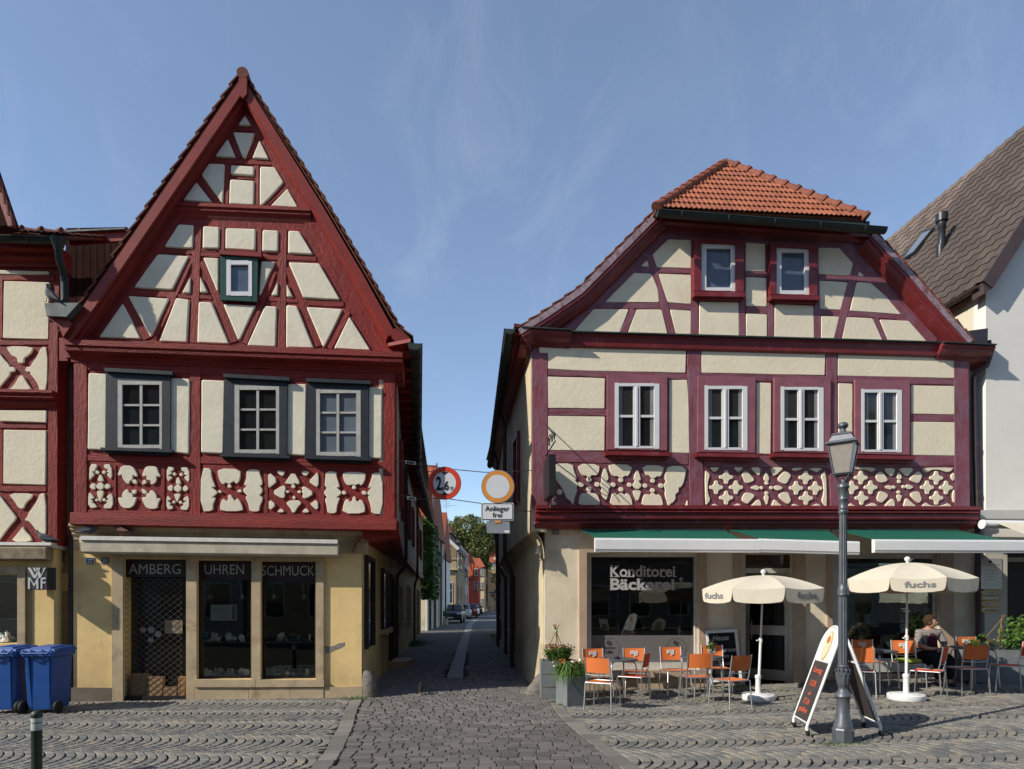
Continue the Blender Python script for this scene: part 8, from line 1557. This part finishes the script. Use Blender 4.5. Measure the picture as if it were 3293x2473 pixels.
Wl, Ll, nl = aside(cl, e_l, -1, 'l'); Wr, Lr_, nr_ = aside(cr_, e_r, 1, 'r')
s = 1 if Wl(1, 0).x / Wl(1, 0).y > Wl(-1, 0).x / Wl(-1, 0).y else -1
def ltx(st, u0, v0, u1, v1, m, b=0, sh=0): a, b_, c = Wl(s * u0, v0, .0), Wl(s * u1, v0, 0), Wl(s * u0, v1, 0); off = nl * .016; textq(st, [a + off, b_ + off, c + off], m, t, bold=b, shear=sh)
for st, v0, v1, u0, u1 in (('Sonntag', .66, .76, -.15, .17), ('15.05.', .50, .58, -.12, .12), ('ab', .38, .43, -.03, .06), ('17 Uhr', .25, .33, -.1, .13), ('geöffnet', .12, .21, -.17, .15)): ltx(st, u0, v0, u1, v1, CHR, .012, .3)
ov = lambda ru, rv, c, o_: [Wl(s * ru * cos(k * pi / 12), c + rv * sin(k * pi / 12), o_) for k in range(24)]
link('oval_emblem', MB().quadslab(ov(.115, .2, Ll * .80, .014), nl * .003), mat('emblem_yellow', (.55, .40, .12), .6, .3), t); link('emblem_face', MB().quadslab(ov(.10, .18, Ll * .80, .018), nl * .002), mat('emblem_cream', (.6, .55, .38), .6, .3), t)
link('emblem_sun', MB().quadslab(ov(.05, .05, Ll * .86, .0205), nl * .002), mat('emblem_orange', (.5, .15, .02), .6, .3), t); ltx('fuchs', -.085, Ll * .76, .085, Ll * .80, mat('emblem_green', (.02, .12, .06), .6, .3), .03)
# second planter group at the right edge
q0 = atd(3215, 2230, 11.9); z = gz(10); pt, top = planter('dark grey stone trough behind the right chairs', [(q0.x - .55, 11.85, z - .02), (q0.x + .6, 11.75, z - .02), (q0.x + .6, 12.3, z - .02), (q0.x - .55, 12.35, z - .02)], .62)
grass_plant('flower_clump', 'orange and white flowers in the stone trough by the nameplates', top + Vector((-.25, 0, -.03)), .26, 420, .28, ((FLO, 16), (FLW, 12)))
t = thing('shrub', 'bright green leafy shrub at the right edge of the photo', 'shrub', (top.x + .55, 11.9, z)); B = MB(); leaves(B, (top.x + .5, 11.9, z + .85), (.5, .4, .45), 1500, .045, shell=.3); link('crown', B, LEAF, t, recalc=False)
t = thing('plant_stakes', 'bamboo stakes tied as a tripod over the stone trough', 'plant stakes', tuple(top)); ap = P2(3222, 1990, 12.1)
for dx, dy in ((-.3, 0), (.28, .05), (-.02, -.2)): b = top + Vector((dx - .1, dy, -.05)); B = MB(); B.tube([b, ap, ap + (ap - b) * .12], .009, 5); link('stake', B, STICK, t)
# moss and weeds
B = MB(); random.seed(8)
def tuft(c, r, n, h):
    for _ in range(n):
        p = Vector((c[0] + random.gauss(0, r), c[1] + random.gauss(0, r * .6), gz(c[0]) - .01)); d = Vector((random.gauss(0, .02), random.gauss(0, .02), h * random.uniform(.4, 1))); s_ = Vector((random.gauss(0, 1), random.gauss(0, 1), 0)).normalized() * .004; B.add([p - s_, p + s_, p + d], [(0, 1, 2)], tone=random.uniform(.05, 1))
for x, y, r, n, h in ((-2.75, 11.25, .1, 130, .1), (-3.0, 11.25, .12, 60, .08), (.78, 10.9, .06, 260, .05), (.85, 10.6, .05, 200, .04), (lp.x - .15, lp.y - .15, .1, 110, .06), (lp.x + .15, lp.y - .1, .1, 80, .05), (-4.0, 24.6, .3, 500, .3), (-3.9, 26, .3, 400, .3)): tuft((x, y), r, n, h)
tag(link('weeds', B, IVY, recalc=False), 'green weeds growing at wall feet and round the lamp base', 'weeds', kind='stuff')
# ------------------------------------------------------------ pigeons
def pigeon(lab, p, yaw, s, m, up=0.0, head=.5):
    t = local(thing('pigeon', lab, 'pigeon', tuple(p), yaw)); B = MB(); sec = []
    for (x, z, rx, rz_) in ((-.17, .075, .004, .004), (-.10, .075, .03, .012), (-.06, .085, .045, .035), (0, .1, .058, .055), (.05, .115, .052, .052), (.08, .14, .036, .038), (.095, .165, .026, .026), (.105, .185, .024, .024), (.118, .19, .016, .016), (.135, .188, .004, .004)): sec.append([Vector((x * s, cos(a) * rx * s, (z + sin(a) * rz_) * s)) for a in [2 * pi * k / 10 for k in range(10)]])
    if up: sec = [[Matrix.Rotation(-up, 3, 'Y') @ v for v in r] for r in sec]
    vs = [v for r in sec for v in r]; B.add(vs, [(i * 10 + k, i * 10 + (k + 1) % 10, (i + 1) * 10 + (k + 1) % 10, (i + 1) * 10 + k) for i in range(len(sec) - 1) for k in range(10)] + [tuple(range(10)), tuple(90 + k for k in range(10))]); link('body', B, m, t, smooth_=True, world=False)
    B = MB()
    for sy in (-1, 1): B.tube([(.0, sy * .02 * s, .06 * s), (.005, sy * .02 * s, .0), (.03 * s, sy * .025 * s, .002)], .004 * s, 5)
    link('legs', B, mat('pigeon_leg', (.4, .12, .1), .7, .3), t, world=False)
    for sy in (-1, 1): B = MB(); B.quadslab([Matrix.Rotation(-up, 3, 'Y') @ Vector((x * s, sy * .056 * s, z * s)) for x, z in ((.05, .12), (.0, .14), (-.13, .085), (-.06, .075), (.02, .085))], (0, sy * .006, 0)); link('wing', B, m, t, world=False)
    return t
pigeon('dark pigeon perched upright on the zinc gutter box at the gable foot', FL.at(*cW1((425, 1145))[0], .58), radians(185), 1.35, BIRD, up=.5)
pigeon('grey pigeon under the stone cornice above number 22', FL.at(*cB((455, 992))[0], .25), radians(10), 1.3, BIRD)
pigeon('brown pigeon on the beige awning box', FL.at(*cB((620, 994))[0], .25), radians(175), 1.35, BIRDR)
pigeon('grey pigeon on the stained ledge above the black shop sign', FL.at(*cW3((425, 100))[0], WO + .1), radians(190), 1.3, BIRD)
pigeon('dark pigeon walking on the cobbles in the mouth of the lane', ong(1352, 2233), radians(95), 1.05, BLK)
# ------------------------------------------------------------ seated woman
pr = Vector((8.02, 12.02, gz(8.0)))
t = local(thing('person', 'woman with short brown hair in a checked blouse and dark trousers seated at the wall', 'person', tuple(pr), radians(-3)))
def skin(name, verts, edges, radii, m, parent, root=0, sub=2):
    me = bpy.data.meshes.new(name); me.from_pydata([tuple(v) for v in verts], edges, []); o = bpy.data.objects.new(name, me); COL.objects.link(o)
    md = o.modifiers.new('s', 'SKIN'); md.use_smooth_shade = True
    for i, r in enumerate(radii): d = me.skin_vertices[0].data[i]; d.radius = (r, r) if not isinstance(r, tuple) else r; d.use_root = (i == root)
    o.modifiers.new('b', 'SUBSURF').levels = sub; o.modifiers['b'].render_levels = sub
    bpy.context.view_layer.update(); dg = bpy.context.evaluated_depsgraph_get(); ev = bpy.data.meshes.new_from_object(o.evaluated_get(dg)); bpy.data.objects.remove(o); ev.name = name
    ev.materials.clear(); ev.materials.append(m); o = bpy.data.objects.new(name, ev); COL.objects.link(o); o.parent = parent; ev.polygons.foreach_set('use_smooth', [True] * len(ev.polygons)); return o
# local axes: she faces -Y
V = [(0, .0, .53), (0, .03, .70), (0, .02, .88), (0, .0, 1.0), (0, -.015, 1.08), (0, -.03, 1.16), (0, -.045, 1.25),
     (.10, -.02, .52), (.14, -.38, .52), (.13, -.42, .28), (.13, -.40, .08), (.13, -.52, .04),
     (-.10, -.02, .52), (-.10, -.40, .52), (-.08, -.44, .28), (-.08, -.42, .08), (-.09, -.54, .04),
     (.17, .01, .97), (.24, -.08, .74), (.13, -.29, .66), (.04, -.34, .67), (-.17, .01, .97), (-.25, -.08, .74), (-.12, -.28, .68), (-.03, -.33, .70)]
E_ = [(0, 1), (1, 2), (2, 3), (3, 4), (4, 5), (5, 6), (0, 7), (7, 8), (8, 9), (9, 10), (10, 11), (0, 12), (12, 13), (13, 14), (14, 15), (15, 16), (3, 17), (17, 18), (18, 19), (19, 20), (3, 21), (21, 22), (22, 23), (23, 24)]
Rr = [.10, .11, .12, .09, .05, .085, .07, .07, .06, .05, .045, .035, .07, .06, .05, .045, .035, .07, .05, .036, .026, .07, .05, .036, .026]
skin('body', V, E_, Rr, SKIN, t)
CHQ = bpy.data.materials.new('checked_blouse'); CHQ.use_nodes = True; n_ = CHQ.node_tree; pz = n_.nodes['Principled BSDF']; pz.inputs['Roughness'].default_value = .9; tcn = nd(n_, 'ShaderNodeTexCoord'); ck = nd(n_, 'ShaderNodeTexBrick'); ck.inputs['Scale'].default_value = 22; ck.inputs['Color1'].default_value = (.24, .22, .21, 1); ck.inputs['Color2'].default_value = (.30, .28, .26, 1); ck.inputs['Mortar'].default_value = (.06, .045, .05, 1); ck.inputs['Mortar Size'].default_value = .07; ck.inputs['Brick Width'].default_value = .6; ck.inputs['Row Height'].default_value = .6; ck.offset = 0
mpn = nd(n_, 'ShaderNodeMapping'); mpn.inputs['Rotation'].default_value = (pi / 2, 0, 0); n_.links.new(tcn.outputs['Object'], mpn.inputs[0]); n_.links.new(mpn.outputs[0], ck.inputs[0]); n_.links.new(ck.outputs[0], pz.inputs[0])
skin('blouse', [(0, .02, .56), (0, .035, .70), (0, .03, .88), (0, .005, 1.03), (.17, .01, .985), (.235, -.06, .80), (.22, -.12, .74), (-.17, .01, .985), (-.245, -.06, .80), (-.23, -.12, .74)], [(0, 1), (1, 2), (2, 3), (3, 4), (4, 5), (5, 6), (3, 7), (7, 8), (8, 9)], [.165, .165, .165, .115, .085, .068, .062, .085, .068, .062], CHQ, t, root=1)
skin('vest_top', [(0, -.06, .60), (0, -.075, .75), (0, -.07, .90), (0, -.055, .98)], [(0, 1), (1, 2), (2, 3)], [.10, .11, .10, .06], mat('maroon_top', (.06, .012, .02), .85, .2), t)
skin('trousers', [(0, .01, .53), (.10, -.02, .525), (.14, -.38, .525), (.13, -.42, .28), (.13, -.40, .12), (-.10, -.02, .525), (-.10, -.40, .525), (-.08, -.44, .28), (-.08, -.42, .12)], [(0, 1), (1, 2), (2, 3), (3, 4), (0, 5), (5, 6), (6, 7), (7, 8)], [.165, .118, .10, .082, .075, .118, .10, .082, .075], CLOTHD, t)
for sx in (.13, -.09): skin('shoe', [(sx, -.38, .05), (sx, -.47, .045), (sx, -.57, .035)], [(0, 1), (1, 2)], [.045, .045, .035], mat('dark_sandal', (.03, .018, .015), .7, .3), t)
# head, turned to her left (to the right in the photo)
HR = Matrix.Rotation(radians(48), 3, 'Z'); HC = Vector((0, -.045, 1.185))
def hp(x, y, z): return HC + HR @ Vector((x, y, z))
bm_ = bmesh.new(); bmesh.ops.create_uvsphere(bm_, u_segments=24, v_segments=18, radius=1)
for v in bm_.verts:
    x, y, z = v.co; w = .077 * (1 - .16 * max(0, -z)); v.co = (x * w, y * .095 - (.012 if z < -.3 and y < 0 else 0), z * .118)
    if y < -.6 and -.35 < z < .25 and abs(x) < .22: v.co.y -= .018 * (1 - abs(x) / .22) * (1 if z < .05 else .4)
    v.co = hp(*v.co)
me = bpy.data.meshes.new('head'); bm_.to_mesh(me); me.polygons.foreach_set('use_smooth', [True] * len(me.polygons)); me.materials.append(SKIN); o = bpy.data.objects.new('head', me); COL.objects.link(o); o.parent = t
for sx in (-1, 1):
    B = MB(); B.lathe([(.001, -.006), (.012, -.003), (.012, .003), (.001, .006)], hp(sx * .030, -.088, .012), 10, M=HR @ Matrix.Rotation(pi / 2, 3, 'X')); link('eye', B, mat('eye_dark', (.03, .02, .02), .3, .5), t, world=False)
    B = MB(); B.tube([hp(sx * .045, -.082, .032), hp(sx * .028, -.093, .037), hp(sx * .014, -.094, .032)], .004, 4); link('eyebrow', B, HAIR, t, world=False)
    B = MB(); B.lathe([(.02, -.008), (.026, 0), (.016, .01)], hp(sx * .078, .0, -.005), 10, M=HR @ Matrix.Rotation(pi / 2, 3, 'Y')); link('ear', B, SKIN, t, world=False)
B = MB(); B.tube([hp(.0, -.092, .02), hp(0, -.106, -.018), hp(0, -.097, -.03)], [.007, .014, .008], 8); link('nose', B, SKIN, t, world=False)
B = MB(); B.tube([hp(-.024, -.086, -.055), hp(0, -.096, -.054), hp(.024, -.086, -.055)], [.003, .006, .003], 6); link('mouth', B, mat('lips', (.30, .09, .08), .6, .3), t, world=False)
bm_ = bmesh.new(); bmesh.ops.create_icosphere(bm_, subdivisions=4, radius=1); random.seed(3)
for v in list(bm_.verts):
    x, y, z = v.co; k = random.uniform(.96, 1.06); v.co = hp(x * .093 * k, (y * .107 + .014) * k, z * .118 * k + .022)
    d = HR.transposed() @ (v.co - HC)
    if d.y < -.05 and d.z < .052 + .012 * sin(d.x * 90) or d.z < -.075: v.tag = True
bmesh.ops.delete(bm_, geom=[v for v in bm_.verts if v.tag], context='VERTS'); me = bpy.data.meshes.new('hair'); bm_.to_mesh(me); me.materials.append(HAIR); o = bpy.data.objects.new('hair', me); COL.objects.link(o); o.parent = t; bm_.free()
# hands folded in the lap
for sx, w0 in ((1, Vector((.04, -.34, .67))), (-1, Vector((-.03, -.33, .70)))):
    d = Vector((-sx * .9, -.35, -.05)).normalized(); s_ = Vector((0, -.35, -.9)).normalized(); vs = [w0, w0 + d * .045]; ed = [(0, 1)]; rr_ = [.022, .026]
    skin('hand', vs + [w0 + d * .075], [(0, 1), (1, 2)], [(.024, .016), (.034, .016), (.034, .014)], SKIN, t, sub=2)
    for k in range(4):
        b0 = w0 + d * .07 + s_ * (.026 - k * .017); l = (.034, .04, .037, .028)[k]; skin('finger', [b0, b0 + d * l * .5, b0 + d * l + Vector((0, .008, -.012)), b0 + d * l * 1.3 + Vector((0, .02, -.022))], [(0, 1), (1, 2), (2, 3)], [.0085, .008, .0075, .006], SKIN, t, sub=1)
    b0 = w0 + d * .03 - s_ * .024; skin('thumb', [b0, b0 + d * .03 - s_ * .018, b0 + d * .055 - s_ * .02], [(0, 1), (1, 2)], [.01, .009, .007], SKIN, t, sub=1)
B = MB(); B.tube([(.03 * cos(a) * 2.2, -.09 - .05 * (1 - abs(cos(a))), .99 - .17 * sin(a)) for a in [pi * k / 10 for k in range(11)]], .003, 4); link('necklace', B, ALU, t, world=False)
